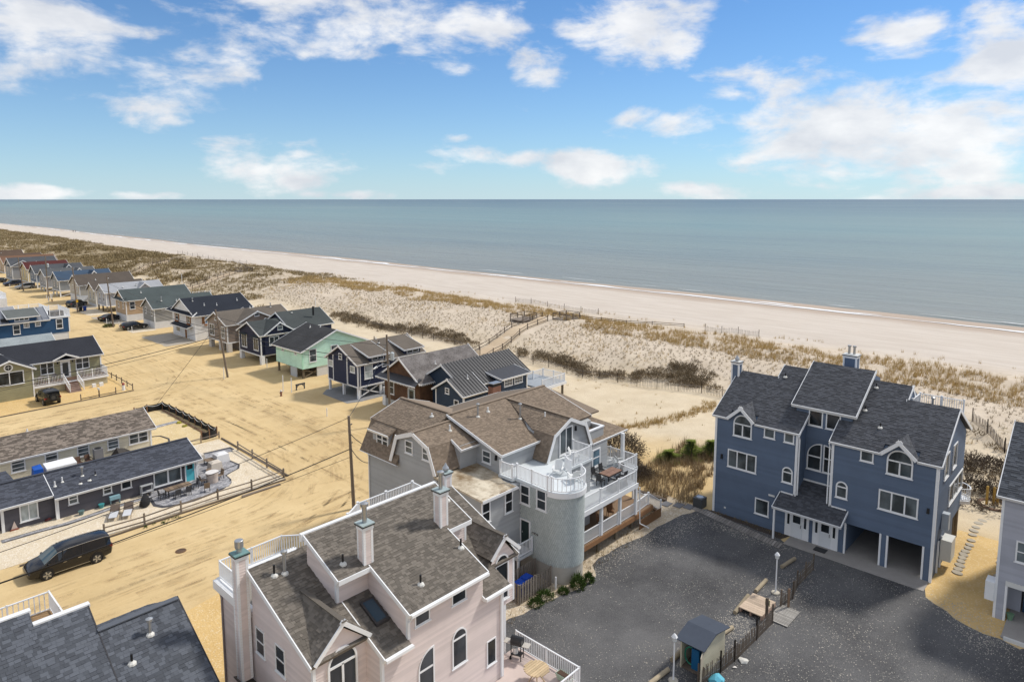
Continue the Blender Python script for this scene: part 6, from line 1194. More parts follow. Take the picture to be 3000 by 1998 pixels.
# ------------------------------------------------------------------ utility poles and wires
PW = wood((.20, .16, .125))
def pole(x, y, h, label, trafo=False, arm=False, lean=(0, 0), lamp=None, tagc=None):
    t = thing('utility_pole', label, 'utility pole', (x, y, 0), 'utility poles along the street'); MB().tube([(x, y, 0), (x+lean[0], y+lean[1], h)], .16, 10, r2=.11).build('shaft', PW, t)
    if trafo: MB().lathe(x+.38, y-.1, [(.02, h-3.1), (.24, h-3.05), (.24, h-2.2), (.1, h-2.1)], 14).build('transformer', paint((.45, .5, .52), .4), t); MB().bar((x, y, h-2.6), (x+.3, y-.1, h-2.6), .06).build('bracket', METAL, t)
    for z in (h-.8, h-2.4, h-3.0)[:2 if not trafo else 3]: MB().tube([(x+.12+lean[0], y, z), (x+.3+lean[0], y, z+.06)], .05, 6).build('insulator', paint((.1, .09, .08), .4), t)
    if lamp: MB().tube([(x, y, h-3.6), (x-1.0, y-.3, h-3.2), (x-2.3, y-.7, h-3.3)], .035, 6).build('lamp_arm', METAL, t); MB().tube([(x-2.2, y-.65, h-3.3), (x-2.8, y-.85, h-3.38)], .13, 8, r2=.07).build('lamp_head', OFFW, t)
    if tagc: MB().box(x-.2, y-.22, 2.3, x+.2, y-.17, 2.9).build('warning_sign', paint((.7, .4, .02), .5), t)
    return t
pole(31.06, 47.46, 8.15, 'weathered wooden pole standing alone by the west wall of the grey house', lean=(-.25, 0)); pole(46.5, 63.0, 10.6, 'wooden pole with a grey transformer and street lamp by the cedar cottage', True, lamp=True, lean=(-.2, .1))
pole(42.95, 97.6, 10.1, 'leaning wooden pole in the sand before the deep navy house', lean=(-1.0, .7)); pole(44.65, 153.7, 10.6, 'wooden pole beside the tan house', lean=(-.5, .4)); pole(45.2, 180.5, 10.5, 'wooden pole with a yellow sign beside the blue bin', tagc=True, lean=(-.3, .3)); pole(45.5, 206.8, 11.7, 'tall wooden pole with a transformer before the blue roof', True); pole(45.56, 233.9, 9.8, 'wooden pole beside the silver car', lean=(-.6, .3))
def wire(a, b, sag, label, r=.014):
    a = V3(*a); b = V3(*b); pts = [a+(b-a)*k/14-V3(0, 0, sag*4*(k/14)*(1-k/14)) for k in range(15)]; o = MB().tube(pts, r*1.5, 5).build('power_line', BLACK); return tag(o, label, 'power line', 'overhead wires')
wire((30.8, 47.46, 8.0), (-30, 47.2, 6.6), 1.9, 'upper thin wire from the lone pole over the black minivan', .014); wire((30.85, 47.46, 5.3), (-30, 47.2, 6.1), 1.9, 'thick lower cable from the lone pole over the split-rail fence', .026); wire((30.85, 47.46, 4.6), (-30, 47.2, 4.9), 1.0, 'lowest thin wire from the lone pole over the sand road', .012)
wire((30.9, 47.46, 6.6), (31.0, 43.8, 6.2), .3, 'slack service cable from the lone pole to the grey house wing', .02); wire((30.9, 47.46, 5.4), (30.3, 43.6, 5.4), .5, 'lower slack service cable between lone pole and grey house', .02); wire((30.8, 47.46, 8.0), (46.3, 63, 9.8), .5, 'wire from the lone pole up to the transformer pole', .014)
wire((30.85, 47.46, 5.2), (16, 25, 5.0), .4, 'cable from the lone pole toward the pink house', .018) if False else None
for z, r_, q in ((9.4, .016, 'top wire'), (7.6, .028, 'thick middle cable'), (7.0, .018, 'lower wire')): wire((46.35, 63, z), (42.3, 98.0, z-.5), .6, q+' from transformer pole to the leaning pole', r_); wire((42.3, 98.0, z-.5), (44.3, 153.9, z-.3), .9, q+' from leaning pole to the pole by the tan house', r_); wire((44.3, 153.9, z-.3), (45, 180.7, z-.3), .5, q+' passing the tan and pale grey houses', r_); wire((45, 180.7, z-.3), (45.5, 206.8, z), .5, q+' leading to the tall transformer pole', r_); wire((45.5, 206.8, z), (45.1, 234, z-.4), .5, q+' beyond the tall transformer pole', r_)
for z, z2, r_, q in ((7.4, 3.6, .016, 'upper'), (6.3, 2.4, .03, 'thick middle'), (5.9, 1.8, .016, 'lower')): wire((42.3, 98.0, z), (-20, 97.6, z2+2.2), 1.6, q+' wire crossing the street past the sage porch', r_)
wire((42.6, 97.8, 8.8), (30.0, 89.5, .15), .02, 'steel guy wire anchored in the sand by the silt fence', .016)
for (x, y, z), lb in (((49.7, 105, 4.6), 'deep navy house'), ((50.0, 117.6, 4.7), 'taupe house'), ((49.8, 92, 4.1), 'mint house')): wire((42.3, 98, 8.0), (x, y, z), .35, 'service wire from the leaning pole to the '+lb, .012)

# ------------------------------------------------------------------ fences
DW = wood((.15, .12, .095)); GW = wood((.24, .20, .165))
def rail_fence(label, pts, h=1.05, rails=(.4, .85), mat=None, pr=.07, step=None, terr=False, group=None, name='rail_fence', sq=.1):
    mat = mat or DW; P = []
    for a, b in zip(pts[:-1], pts[1:]):
        a = V3(*a); b = V3(*b); n = 1 if not step else max(1, round(np.linalg.norm(b-a)/step)); P += [a+(b-a)*k/n for k in range(n)]
    P.append(V3(*pts[-1])); Z = [float(terrain(p[0], p[1])) if terr else 0. for p in P]; t = thing(name, label, 'fence', (P[0][0], P[0][1], Z[0]), group)
    for p, z in zip(P, Z): MB().box(p[0]-sq/2, p[1]-sq/2, z-.3, p[0]+sq/2, p[1]+sq/2, z+h+rnd.uniform(-.06, .06)).build('post', mat, t)
    for k in range(len(P)-1):
        for r_ in rails: MB().bar((P[k][0], P[k][1], Z[k]+r_+rnd.uniform(-.04, .04)), (P[k+1][0], P[k+1][1], Z[k+1]+r_+rnd.uniform(-.04, .04)), .05, .1).build('rail', mat, t)
    return t
rail_fence('weathered split-rail fence round the slate bungalow yard', [(15.06, 57.5), (17.9, 57.3), (20.8, 57.45), (23.95, 57.6), (26.97, 57.5), (30.2, 57.7), (30.31, 61.15), (30.42, 64.37), (30.53, 67.8)], 1.0, (.3, .72), GW, sq=.12); rail_fence('short grey rail fence beside the silt fence', [(26.2, 72.7), (28.8, 72.8), (30.8, 72.9)], .8, (.5,), GW)
MB_l = MB().box(25.6, 56.4, .02, 29.2, 56.6, .16).build('landscape_timber', GW); tag(MB_l, 'loose grey timber lying outside the split-rail fence corner', 'timber')
for i, (x0, y0, x1, y1) in enumerate([(9.5, 57.0, 30.1, 57.2), (30.7, 57.8, 30.9, 72.5)]): o = MB().bar((x0, y0, .06), (x1, y1, .06), .14, .12).build('edging_timber', DW); tag(o, ['long dark edging timber along the front of the split-rail fence', 'long dark edging timber running beside the side fence'][i], 'timber')
# black silt fence with posts and rope
t = thing('silt_fence', 'black fabric silt fence with wooden posts and white rope swags', 'fence', (30.7, 80, 0)); sp = [(27.2, 88.1), (28.7, 88.3), (30.5, 88.3), (30.7, 86.6), (30.75, 84.6), (30.8, 82.6), (30.82, 80.9), (30.84, 79.3), (30.85, 77.5), (30.85, 75.6), (31.0, 73.9), (30.0, 73.5), (29.2, 73.6)]
FAB = paint((.012, .013, .014), .7, .3)
for k in range(len(sp)-1):
    a, b = V3(*sp[k], 0), V3(*sp[k+1], 0); d = b-a; nrm = V3(-d[1], d[0], 0)/np.linalg.norm(d); f = MB(); m = 6
    for q in range(m):
        u0, u1 = q/m, (q+1)/m; p0 = a+d*u0+nrm*.12*math.sin(u0*math.pi); p1 = a+d*u1+nrm*.12*math.sin(u1*math.pi); z0, z1 = .95-.16*math.sin(u0*math.pi), .95-.16*math.sin(u1*math.pi); f.hexa([p0, p1, p1+nrm*.02, p0+nrm*.02, p0+V3(0, 0, z0), p1+V3(0, 0, z1), p1+nrm*.02+V3(0, 0, z1), p0+nrm*.02+V3(0, 0, z0)])
    f.build('fabric_panel', FAB, t); MB().tube([a+d*u-nrm*.08+V3(0, 0, .92-.28*4*u*(1-u)) for u in np.linspace(0, 1, 7)], .025, 5).build('rope', OFFW, t)
for x, y in sp: MB().box(x-.06, y-.06, 0, x+.06, y+.06, 1.05).build('post', wood((.25, .14, .08)), t)
o = MB().box(30.2, 74, .02, 30.4, 88, .14).build('edging_timber', wood((.22, .14, .09))); tag(o, 'reddish edging timber inside the black silt fence', 'timber')
rail_fence('row of dark stub posts with rope beside the sage house', [(31.09, 111.5), (31.1, 109.5), (31.14, 107.5), (31.14, 105.3), (31.09, 102.9), (31.06, 100.6)], .9, (.6,), DW, sq=.1); rail_fence('three low posts along the front of the sage yard', [(24.64, 99.9), (26.81, 100.0), (28.87, 100.3)], .85, (.25,), DW, sq=.1)
o = MB().bar((12, 98.9, .06), (31, 100, .06), .12, .1).build('edging_timber', DW); tag(o, 'thin edging timber along the front of the sage yard', 'timber')
# dune fences and walkways
def slat_fence(label, pts, h=1.1, sp=.14, mat=None, step=3., lean=0., name='sand_fence', posts=True):
    mat = mat or GW; t = None; S_ = MB(); W_ = MB()
    for (x0, y0), (x1, y1) in zip(pts[:-1], pts[1:]):
        ln = math.dist((x0, y0), (x1, y1)); n = max(2, int(ln/sp)); z = terrain(np.linspace(x0, x1, n+1), np.linspace(y0, y1, n+1)) if name == 'sand_fence' else np.zeros(n+1)
        if t is None: t = thing(name, label, 'fence', (x0, y0, float(z[0])))
        for k in range(n+1):
            u = k/n; x = x0+(x1-x0)*u; y = y0+(y1-y0)*u; zz = float(z[k]); hh = h+rnd.uniform(-.12, .08); S_.bar((x, y, zz), (x+rnd.uniform(-.06, .06)+lean, y+rnd.uniform(-.06, .06), zz+hh), .045, .012)
        np_ = max(1, round(ln/step))
        for k in range(np_+1):
            u = k/np_; x = x0+(x1-x0)*u; y = y0+(y1-y0)*u; zz = float(z[min(n, int(u*n))])
            if posts: MB().tube([(x, y, zz-.2), (x+lean, y, zz+h+.35)], .055, 6).build('post', DW, t)
        for q in (.3, .8): W_.tube([(x0+(x1-x0)*k/8, y0+(y1-y0)*k/8, float(z[int(n*k/8)])+h*q) for k in range(9)], .01, 4)
    S_.build('slats', mat, t, kind='stuff'); W_.build('wires', METAL, t, kind='stuff'); return t
slat_fence('slat and wire fence between the sand yards and the dune scrub', [(81.4, 36), (80.8, 41.6), (79.5, 47.5), (78.9, 53.5), (78.6, 56.5), (78.1, 62), (78.6, 66), (77.5, 74.5)], 1.15, .2); slat_fence('slat and wire fence behind the mint and navy houses', [(76.6, 79), (79.3, 88.3), (79.1, 93.6), (79.6, 100.6), (79.5, 110), (79.5, 120)], 1.15, .25, step=4.)
slat_fence('leaning slat fence on the dune beyond the blue duplex', [(87.5, 12.8), (85.4, 11.1), (82.1, 9.1), (80, 7.5), (77, 5)], 1.2, .16); slat_fence('low sand fence at the top of the beach', [(115.2, 59), (116.4, 56.3), (117.6, 53.7), (118, 50)], 1.0, .2); slat_fence('far sand fence along the beach edge', [(119, 86), (118.5, 95), (118.6, 110)], 1.0, .3, step=5); slat_fence('distant sand fence up the beach', [(119.5, 250), (120, 280), (121, 320)], 1.1, .6, step=6)
PATH = track_mat('path_sand', (.47, .36, .24), (.57, .46, .33), 'x', (.3, .22, .14))
def walkway(label, L_, R_, seedl):
    v = []
    for s_, pts in (('a', L_), ('b', R_)): rail_fence('%s rail fence of the dune walkway %s' % ('north side' if s_ == 'a' else 'south side', label), pts, 1.1, (.35, .85), DW, step=3.6, terr=True, sq=.13)
    b = MB(); n = 24
    for k in range(n):
        u0, u1 = k/n, (k+1)/n; q = []
        def at(P_, u): i = min(len(P_)-2, int(u*(len(P_)-1))); f = u*(len(P_)-1)-i; return P_[i][0]+(P_[i+1][0]-P_[i][0])*f, P_[i][1]+(P_[i+1][1]-P_[i][1])*f
        for P_, u in ((L_, u0), (R_, u0), (R_, u1), (L_, u1)):
            x, y = at(P_, u); q.append((x, y, float(terrain(x, y))+.09))
        b.face(q)
    struct(b.build('sand_path', PATH))
walkway('behind the cedar cottage', [(71.5, 79), (83.2, 83.5), (92.6, 86.9), (97.2, 88.2), (104.5, 89.5)], [(71.0, 74.8), (82, 79.1), (93.2, 83.4), (98, 85.1), (101.6, 85.6)], 1)
walkway('behind the tan house', [(71.5, 197.5), (86, 208.5), (99.5, 219.5)], [(73, 194.3), (87, 205.3), (101, 216.3)], 2); walkway('near the steel-blue house', [(76, 250.5), (88, 264.5), (100, 278)], [(78, 248), (90, 262), (102, 275.3)], 3)
def platform(x, y, label):
    z = float(terrain(x, y)); t = thing('dune_platform', label, 'viewing platform', (x, y, z)); MB().box(x-2.2, y-1.8, z+.05, x+2.2, y+1.8, z+.25).build('deck', GW, t)
    for dx in (-2.1, 0, 2.1):
        for dy in (-1.7, 1.7): MB().box(x+dx-.07, y+dy-.07, z-.2, x+dx+.07, y+dy+.07, z+1.35).build('post', DW, t)
    for dy in (-1.7, 1.7):
        for q in (.65, 1.0, 1.3): MB().bar((x-2.1, y+dy, z+q), (x+2.1, y+dy, z+q), .05, .1).build('rail', DW, t)
    for dx in (-2.1, 2.1): MB().bar((x+dx, y-1.7, z+1.3), (x+dx, y+1.7, z+1.3), .05, .1).build('rail', DW, t)
platform(105.2, 83.8, 'railed wooden platform at the head of the walkway by the cedar cottage'); platform(100.5, 91, 'railed wooden platform on the north side of the same walkway'); platform(103, 218, 'distant railed platform on the walkway behind the tan house'); platform(104.5, 276, 'farthest railed platform near the steel-blue house')
rail_fence('long low rail along the dune crest toward the beach', [(106, 86.2), (109, 78), (111.5, 68), (115.5, 63.5)], .8, (.3, .6), DW, step=4.5, terr=True, sq=.1); rail_fence('long low rail along the crest behind the tan house', [(104.5, 215), (108, 225), (111.6, 239)], .9, (.4, .7), DW, step=5, terr=True)
# ------------------------------------------------------------------ street furniture
def post(x, y, h, label, mat=WHITE, r=.06, cat='post', name='marker_post', z=0, cap=False, group=None):
    b = MB(); b.lathe(x, y, [(r, z-.1), (r, z+h), (r*.5, z+h+.04)], 8); return tag(b.build(name, mat), label, cat, group)
post(42.14, 97.0, 1.7, 'white marker post beside the leaning pole'); post(44.83, 84.8, 2.2, 'tall white pipe beside the fire hydrant'); post(43.0, 70.9, 1.0, 'short white stake in the sand by the cedar cottage'); post(49.7, 98.8, 1.4, 'white pipe at the mint and navy boundary'); post(45.3, 83.4, 2.0, 'white sign post near the dark low barrier')
post(77, 130.1, 5.0, 'white flagpole behind the white black-roofed house', name='flagpole', cat='flagpole'); post(72.5, 190, 6.0, 'white flagpole beside the railed deck of the tan house', name='flagpole', cat='flagpole')
for i, (x, y, h) in enumerate([(45.0, 204.5, 1.3), (45.8, 210, 1.0), (46.2, 207, 1.6), (47, 211.5, 1.3), (47.8, 213, 1.0)]): post(x, y, h, 'white bollard post before the blue-roofed house', group='white posts before the blue roof', name='bollard', cat='bollard')
for i, (x, y, lb) in enumerate([(44.9, 158.8, 'white stub post beside the black sedan'), (45.4, 145.2, 'white stub post in front of the black wagon'), (45.5, 153, 'white frame post by the grass clump'), (44.5, 245, 'white stub post beside the navy sport utility car')]): post(x, y, 1.1, lb)
def hydrant(x, y, label):
    t = thing('fire_hydrant', label, 'hydrant', (x, y, 0)); rd = paint((.16, .03, .02), .5); MB().lathe(x, y, [(.16, 0), (.16, .05), (.11, .08), (.11, .6), (.14, .62), (.13, .7), (.05, .8)], 12).build('barrel', rd, t)
    MB().lathe(x, y, [(.14, .62), (.13, .72), (.05, .84), (.03, .88)], 12).build('bonnet', OFFW, t); MB().tube([(x-.2, y, .48), (x+.2, y, .48)], .055, 8).build('nozzle', rd, t)
hydrant(43.5, 82.9, 'dark red fire hydrant with a pale cap in the sand'); hydrant(45.6, 204, 'red fire hydrant at the foot of the tall transformer pole')
t = thing('low_barrier', 'dark blue-grey wooden barrier on two legs near the hydrant', 'barrier', (46.9, 83.9, 0)); bw_ = paint((.03, .04, .06), .6); MB().bar((46.2, 83.9, .75), (47.6, 83.9, .75), .12, .2).build('beam', bw_, t)
for x, s_ in ((46.3, 1), (47.5, -1)): MB().box(x-.06, 83.84, 0, x+.06, 83.96, .68).build('leg', bw_, t); MB().bar((x, 83.9, .35), (x+s_*.35, 83.9, .68), .06, .1).build('brace', bw_, t)
t = thing('manhole_cover', 'round rusty iron manhole cover in the sand road', 'manhole', (18.24, 50.9, 0)); MB().cyl(18.24, 50.9, .005, .035, .38, 24).build('ring', RUST, t); MB().cyl(18.24, 50.9, .01, .045, .31, 24).build('lid', paint((.10, .06, .04), .8, .3), t)
def lamp_post(x, y, h, label):
    t = thing('lamp_post', label, 'street lamp', (x, y, 0), 'white lamp posts in the lot'); MB().lathe(x, y, [(.07, 0), (.045, .4), (.04, h-.45)], 10).build('shaft', WHITE, t); MB().lathe(x, y, [(.06, h-.45), (.12, h-.38), (.15, h-.15)], 6).build('lantern_glass', paint((.6, .62, .62), .1), t); MB().lathe(x, y, [(.18, h-.15), (.1, h-.02), (.02, h+.06)], 6).build('lantern_cap', WHITE, t); MB().lathe(x, y, [(.26, .0), (.27, .1), (.2, .14)], 12).build('base_stone', paint((.5, .46, .38), .9), t)
lamp_post(43.07, 16.37, 2.85, 'white lamp post beside the wooden platform in the dark lot'); lamp_post(31.0, 17.05, 2.75, 'white lamp post beside the open shed')
def log(x0, y0, x1, y1, label, r=.13): tag(MB().tube([(x0, y0, r+.01), (x1, y1, r+.01)], r, 10).build('parking_log', wood((.36, .30, .21))), label, 'parking log', 'round timber parking stops')
for a in ((46.4, 17.3, 48.2, 17.05, 'round timber stop beyond the lamp post'), (42.2, 17.35, 44.0, 17.4, 'round timber stop near the wooden platform'), (39.0, 17.3, 41.4, 17.5, 'grey timber stop touching the wooden platform'), (35.9, 17.0, 37.5, 16.75, 'round timber stop behind the shed'), (32.3, 17.9, 34.0, 17.9, 'round timber stop in front of the shed'), (29.8, 17.8, 31.5, 17.65, 'round timber stop beside the near lamp post')): log(*a)
t = thing('wooden_platform', 'square bare wooden platform lying in the parking lot', 'platform', (40.4, 16.5, 0)); pw_ = wood((.52, .41, .31))
for k in range(9): MB().box(39.45+k*.235, 15.75, .3, 39.67+k*.235, 17.25, .36).build('plank', pw_, t)
for y in (15.8, 16.5, 17.15): MB().box(39.45, y-.05, .06, 41.56, y+.05, .3).build('joist', wood((.4, .28, .22)), t)
t = thing('slatted_mat', 'grey slatted wooden pallet lying beside the platform', 'pallet', (40.9, 14.9, 0))
for k in range(15): MB().box(39.9+k*.14, 14.35, .07, 39.99+k*.14, 15.6, .1).build('slat', wood((.40, .38, .35)), t)
for y in (14.5, 15.4): MB().box(39.88, y-.04, .02, 41.98, y+.04, .07).build('runner', DW, t)
t = thing('sign_post', 'dark wooden sign post with a pale board at the platform corner', 'sign post', (39.75, 15.6, 0)); MB().box(39.68, 15.52, 0, 39.82, 15.66, 1.5).build('post', DW, t); MB().box(39.83, 15.45, .95, 39.87, 15.75, 1.35).build('board', paint((.6, .52, .32), .6), t)
slat_fence('leaning snow fence running through the parking lot past the shed', [(31.6, 15.9), (33.4, 15.5), (34.8, 15.35), (37.5, 15.25), (39.7, 15.2)], .95, .1, GW, 2., name='snow_fence'); slat_fence('sagging snow fence between platform and garages', [(41.7, 15.5), (43.2, 15.3), (44.7, 15.6), (47.7, 15.6)], .85, .12, wood((.2, .17, .14)), 1.6, .1, name='snow_fence'); post(42.0, 15.1, 1.3, 'reddish leaning post at the end of the snow fence', wood((.28, .19, .13)), .08)
t = thing('storage_shed', 'small cream storage shed with blue-grey roof and open door', 'shed', (33.6, 16.7, 0)); SHD = siding((.62, .58, .44), .12)
MB().box(32.3, 16.0, 0, 34.9, 16.08, 1.75).build('side_wall', SHD, t); MB().box(32.3, 17.3, 0, 34.9, 17.38, 1.75).build('side_wall', SHD, t); MB().box(34.82, 16.08, 0, 34.9, 17.3, 1.75).build('back_wall', SHD, t); MB().box(32.3, 16.08, .05, 34.82, 17.3, .1).build('floor', DW, t)
SR = roofm((.05, .06, .08), .35); roof(t, [(32.0, 15.8, 1.8), (32.0, 17.55, 1.8), (33.4, 17.55, 2.15), (33.4, 15.8, 2.15)], SR, .05); roof(t, [(33.4, 15.8, 2.15), (33.4, 17.55, 2.15), (35.1, 17.55, 1.75), (35.1, 15.8, 1.75)], SR, .05)
MB().hexa([(31.5, 15.72, .1), (32.3, 15.98, .1), (32.3, 16.02, .1), (31.5, 15.76, .1), (31.5, 15.72, 1.7), (32.3, 15.98, 1.7), (32.3, 16.02, 1.7), (31.5, 15.76, 1.7)]).build('door', paint((.42, .38, .30), .6), t)
o = MB().tube([(32.6, 16.9+.35*math.cos(a), .75+.5*math.sin(a)) for a in np.linspace(0, 2*math.pi, 20)], .04, 6).build('hose_ring', paint((.02, .25, .15), .5)); tag(o, 'green hose hoop leaning inside the open shed', 'hose')
o = MB().box(32.5, 16.35, .1, 33.2, 16.8, 1.3).build('storage_crate', paint((.01, .12, .28), .5)); tag(o, 'blue crate standing inside the open shed', 'crate')
def blob(cx, cy, cz, r, n, mat, name, label, cat, sq=.6, seed=1):
    rr = random.Random(seed); b = MB(); P_ = [(rr.gauss(0, 1), rr.gauss(0, 1), abs(rr.gauss(0, 1))) for _ in range(n)]
    import bmesh; bm = bmesh.new()
    for p in P_:
        l = math.sqrt(sum(q*q for q in p)); k = r*rr.uniform(.75, 1.1); bm.verts.new((cx+p[0]/l*k, cy+p[1]/l*k, cz+p[2]/l*k*sq))
    bm.verts.new((cx, cy, cz)); bmesh.ops.convex_hull(bm, input=bm.verts); me = bpy.data.meshes.new(name); bm.to_mesh(me); bm.free(); me.materials.append(mat); o = bpy.data.objects.new(name, me); COL.objects.link(o); return tag(o, label, cat)
blob(35.2, 15.0, .02, .32, 30, paint((.62, .6, .55), .9), 'stone_heap', 'small heap of white stones beside the snow fence', 'stones', .5, 3); blob(32.6, 15.3, .02, .45, 26, paint((.12, .45, .58), .7), 'tarpaulin', 'crumpled light blue tarpaulin by the snow fence', 'tarpaulin', .9, 5); blob(34.3, 15.1, .02, .15, 16, paint((.66, .62, .58), .9), 'white_stone', 'single white stone at the snow fence foot', 'stone', .6, 6)
blob(45.2, 28.0, .02, .25, 18, paint((.6, .56, .5), .9), 'white_stone', 'pale boulder below the porch corner of the grey house', 'stone', .6, 8) if False else None
# rubbish enclosure with blue bins
t = thing('bin_enclosure', 'grey board-on-board rubbish enclosure beside the round tower', 'fence', (32, 28.5, 0)); EW_ = wood((.25, .215, .18))
def boards(a, b, n, th, off):
    a = V3(*a, 0); b = V3(*b, 0); d = (b-a)/n; nr = V3(-d[1], d[0], 0)/np.linalg.norm(d)
    for k in range(n):
        p = a+d*k+nr*(off if k % 2 else 0); q = p+d*.93; h_ = 1.45+rnd.uniform(-.03, .03); pt = p+d*.46; MB().hexa([p, q, q+nr*.02, p+nr*.02, p+V3(0, 0, h_-.08), q+V3(0, 0, h_-.08), q+nr*.02+V3(0, 0, h_-.08), p+nr*.02+V3(0, 0, h_-.08)]).build('fence_board', EW_, t)
boards((30.4, 27.85), (33.6, 27.85), 24, .02, .06); boards((30.4, 29.3), (30.4, 27.85), 11, .02, .06); boards((30.4, 29.35), (33.6, 29.35), 24, .02, -.05)
for x, y in ((30.4, 27.9), (32, 27.93), (33.6, 27.9), (30.4, 29.3), (33.6, 29.3)): MB().box(x-.05, y-.05, 0, x+.05, y+.05, 1.4).build('post', EW_, t)
for z in (.35, 1.1): MB().bar((30.45, 27.92, z), (33.6, 27.92, z), .04, .09).build('rail', EW_, t)
def bin_(x, y, rz, label, c=(.004, .06, .42), s=1.):
    t = thing('wheelie_bin', label, 'bin', (0, 0, 0)); m = paint(c, .4, .1); MB().hexa([(-.24, -.26, .06), (.24, -.26, .06), (.24, .26, .06), (-.24, .26, .06), (-.29, -.33, 1.0), (.29, -.33, 1.0), (.29, .33, 1.0), (-.29, .33, 1.0)]).build('tub', m, t); MB().hexa([(-.31, -.36, 1.0), (.31, -.36, 1.0), (.31, .37, 1.0), (-.31, .37, 1.0), (-.26, -.3, 1.09), (.26, -.3, 1.09), (.26, .33, 1.1), (-.26, .33, 1.1)]).build('lid', m, t)
    for sx in (-.25, .25): MB().tube([(sx-.03, .3, .1), (sx+.03, .3, .1)], .1, 12).build('wheel', TYRE, t)
    MB().tube([(-.24, .4, .98), (.24, .4, .98)], .025, 6).build('handle', m, t); t.location = (x, y, 0); t.rotation_euler = (0, 0, rz); t.scale = (s, s, s); return t
bin_(31.15, 28.5, R(95), 'bright blue bin by the end boards of the enclosure'); bin_(31.95, 28.62, R(95), 'bright blue bin beside the other inside the enclosure'); bin_(46.0, 181.3, R(100), 'black rubbish bin by the yellow-signed pole', (.01, .012, .012)); bin_(46.9, 181.4, R(95), 'blue rubbish bin beside the black one', (.004, .05, .3))
post(33.4, 27.3, .9, 'short white pipe by the tower shrubs', r=.06)
# stepping stones, boardwalk, yellow posts
SS = [(65.6, 9.36), (66.02, 8.56), (66.2, 7.71), (65.5, 7.95), (64.76, 8.23), (64.01, 8.37), (63.05, 8.4), (62.26, 8.41), (61.4, 8.35), (60.29, 8.25), (59.43, 8.21), (58.78, 8.22), (58.06, 8.25), (57.43, 8.26), (56.82, 8.23), (56.19, 8.2), (55.5, 8.15), (54.83, 8.13), (54.23, 8.08)]
STN = paint((.42, .37, .29), .9, .15); sb = MB(); sb.lathe(0, 0, [(.3, 0), (.33, .03), (.3, .07)], 14); stp = sb.build('stepping_stone', STN)
tag(stp, 'round stepping stone in the winding path beside the blue duplex', 'stepping stone', 'stepping stones beside the blue duplex')
for k, (x, y) in enumerate(SS):
    o = stp if k == 0 else stp.copy()
    if k: COL.objects.link(o)
    o.location = (x, y, .012); o.rotation_euler = (0, 0, rnd.random()*6); s_ = rnd.uniform(.9, 1.15); o.scale = (s_, s_*.85, 1)
for k in range(9):
    o = stp.copy(); COL.objects.link(o); o.location = (52.6+k*.75, 5.95+.12*math.sin(k), .012); o['label'] = 'round stepping stone close along the lavender-grey house wall'; o['group'] = 'stepping stones by the lavender-grey wall'
for x, y, lb in ((68.31, 8.5, 'separate yellow wooden post by the ring of stones'), (68.41, 8.03, 'middle yellow wooden post of the close pair'), (68.63, 7.79, 'yellow wooden post nearest the lavender-grey house')): post(x, y, 1.75, lb, wood((.48, .30, .08)), .1)
o = MB().lathe(68.5, 8.0, [(1.2, 0), (1.25, .25), (.95, .25), (.95, .05)], 20).build('stone_ring', paint((.2, .12, .08), .9, .3)); tag(o, 'low ring of brown edging blocks round the yellow posts', 'fire pit')
t = thing('boardwalk', 'grey slatted boardwalk along the front of the blue duplex', 'boardwalk', (50, 22, 0))
for k in range(34):
    y = 26.3-k*.235; u = k/33; x = 50.9-1.45*u; MB().hexa([(x-.42, y, .03), (x+.42, y+.06, .03), (x+.42, y+.24, .03), (x-.42, y+.18, .03), (x-.42, y, .065), (x+.42, y+.06, .065), (x+.42, y+.24, .065), (x-.42, y+.18, .065)]).build('slat', wood((.30, .28, .26)), t)
for k, (x, y) in enumerate([(49.9, 28.6), (50.4, 27.7), (50.7, 26.9)]): tag(MB().box(x-.45, y-.35, .02, x+.45, y+.35, .07).build('paving_slab', paint((.17, .17, .18), .9)), ['dark slab nearest the grey house stair', 'dark slab in the middle of the side path', 'dark slab nearest the boardwalk end'][k], 'paving slab')
o = MB().box(50.2, 28.9, .02, 50.5, 33, .22).build('edging_timber', DW); tag(o, 'dark timber edging beside the grey house stair', 'timber')
# ------------------------------------------------------------------ patio of the slate bungalow
def patio_sheet(name, pts, z, mat): return poly_sheet(name, pts, mat, z)
STONEP = NT('grey_pavers'); v_ = STONEP.n('ShaderNodeTexBrick'); v_.inputs['Scale'].default_value = 1.0; v_.inputs['Brick Width'].default_value = .32; v_.inputs['Row Height'].default_value = .2; v_.inputs['Mortar Size'].default_value = .008; v_.inputs['Color1'].default_value = (.42, .41, .42, 1); v_.inputs['Color2'].default_value = (.20, .20, .215, 1); v_.inputs['Mortar'].default_value = (.1, .1, .1, 1); STONEP.l(STONEP.pos(), v_.inputs['Vector']); STONEP.col(v_.outputs['Color']); STONEP.bump(v_.outputs['Fac'], -.3, .02); STONEP.set(Roughness=.9); STONEP = STONEP.m
EDGE = paint((.06, .06, .068), .9, .2); po = [(19.6, 60.3), (20.0, 59.4), (21.0, 58.9), (22.4, 58.75), (24.0, 59.0), (25.3, 59.4), (26.3, 60.1), (26.7, 61.0), (26.8, 62.2), (27.5, 62.6), (28.4, 63.0), (28.9, 63.9), (28.7, 66), (28.3, 68.2), (30.4, 68.3), (30.4, 69.3), (27.5, 69.6), (25.0, 69.4), (24.8, 63.4), (20.3, 63.4), (19.9, 62.4)]
cxp, cyp = 24.6, 63.2; patio_sheet('patio', po, .03, EDGE); patio_sheet('patio', [(cxp+(x-cxp)*.945, cyp+(y-cyp)*.93) for x, y in po], .042, STONEP)
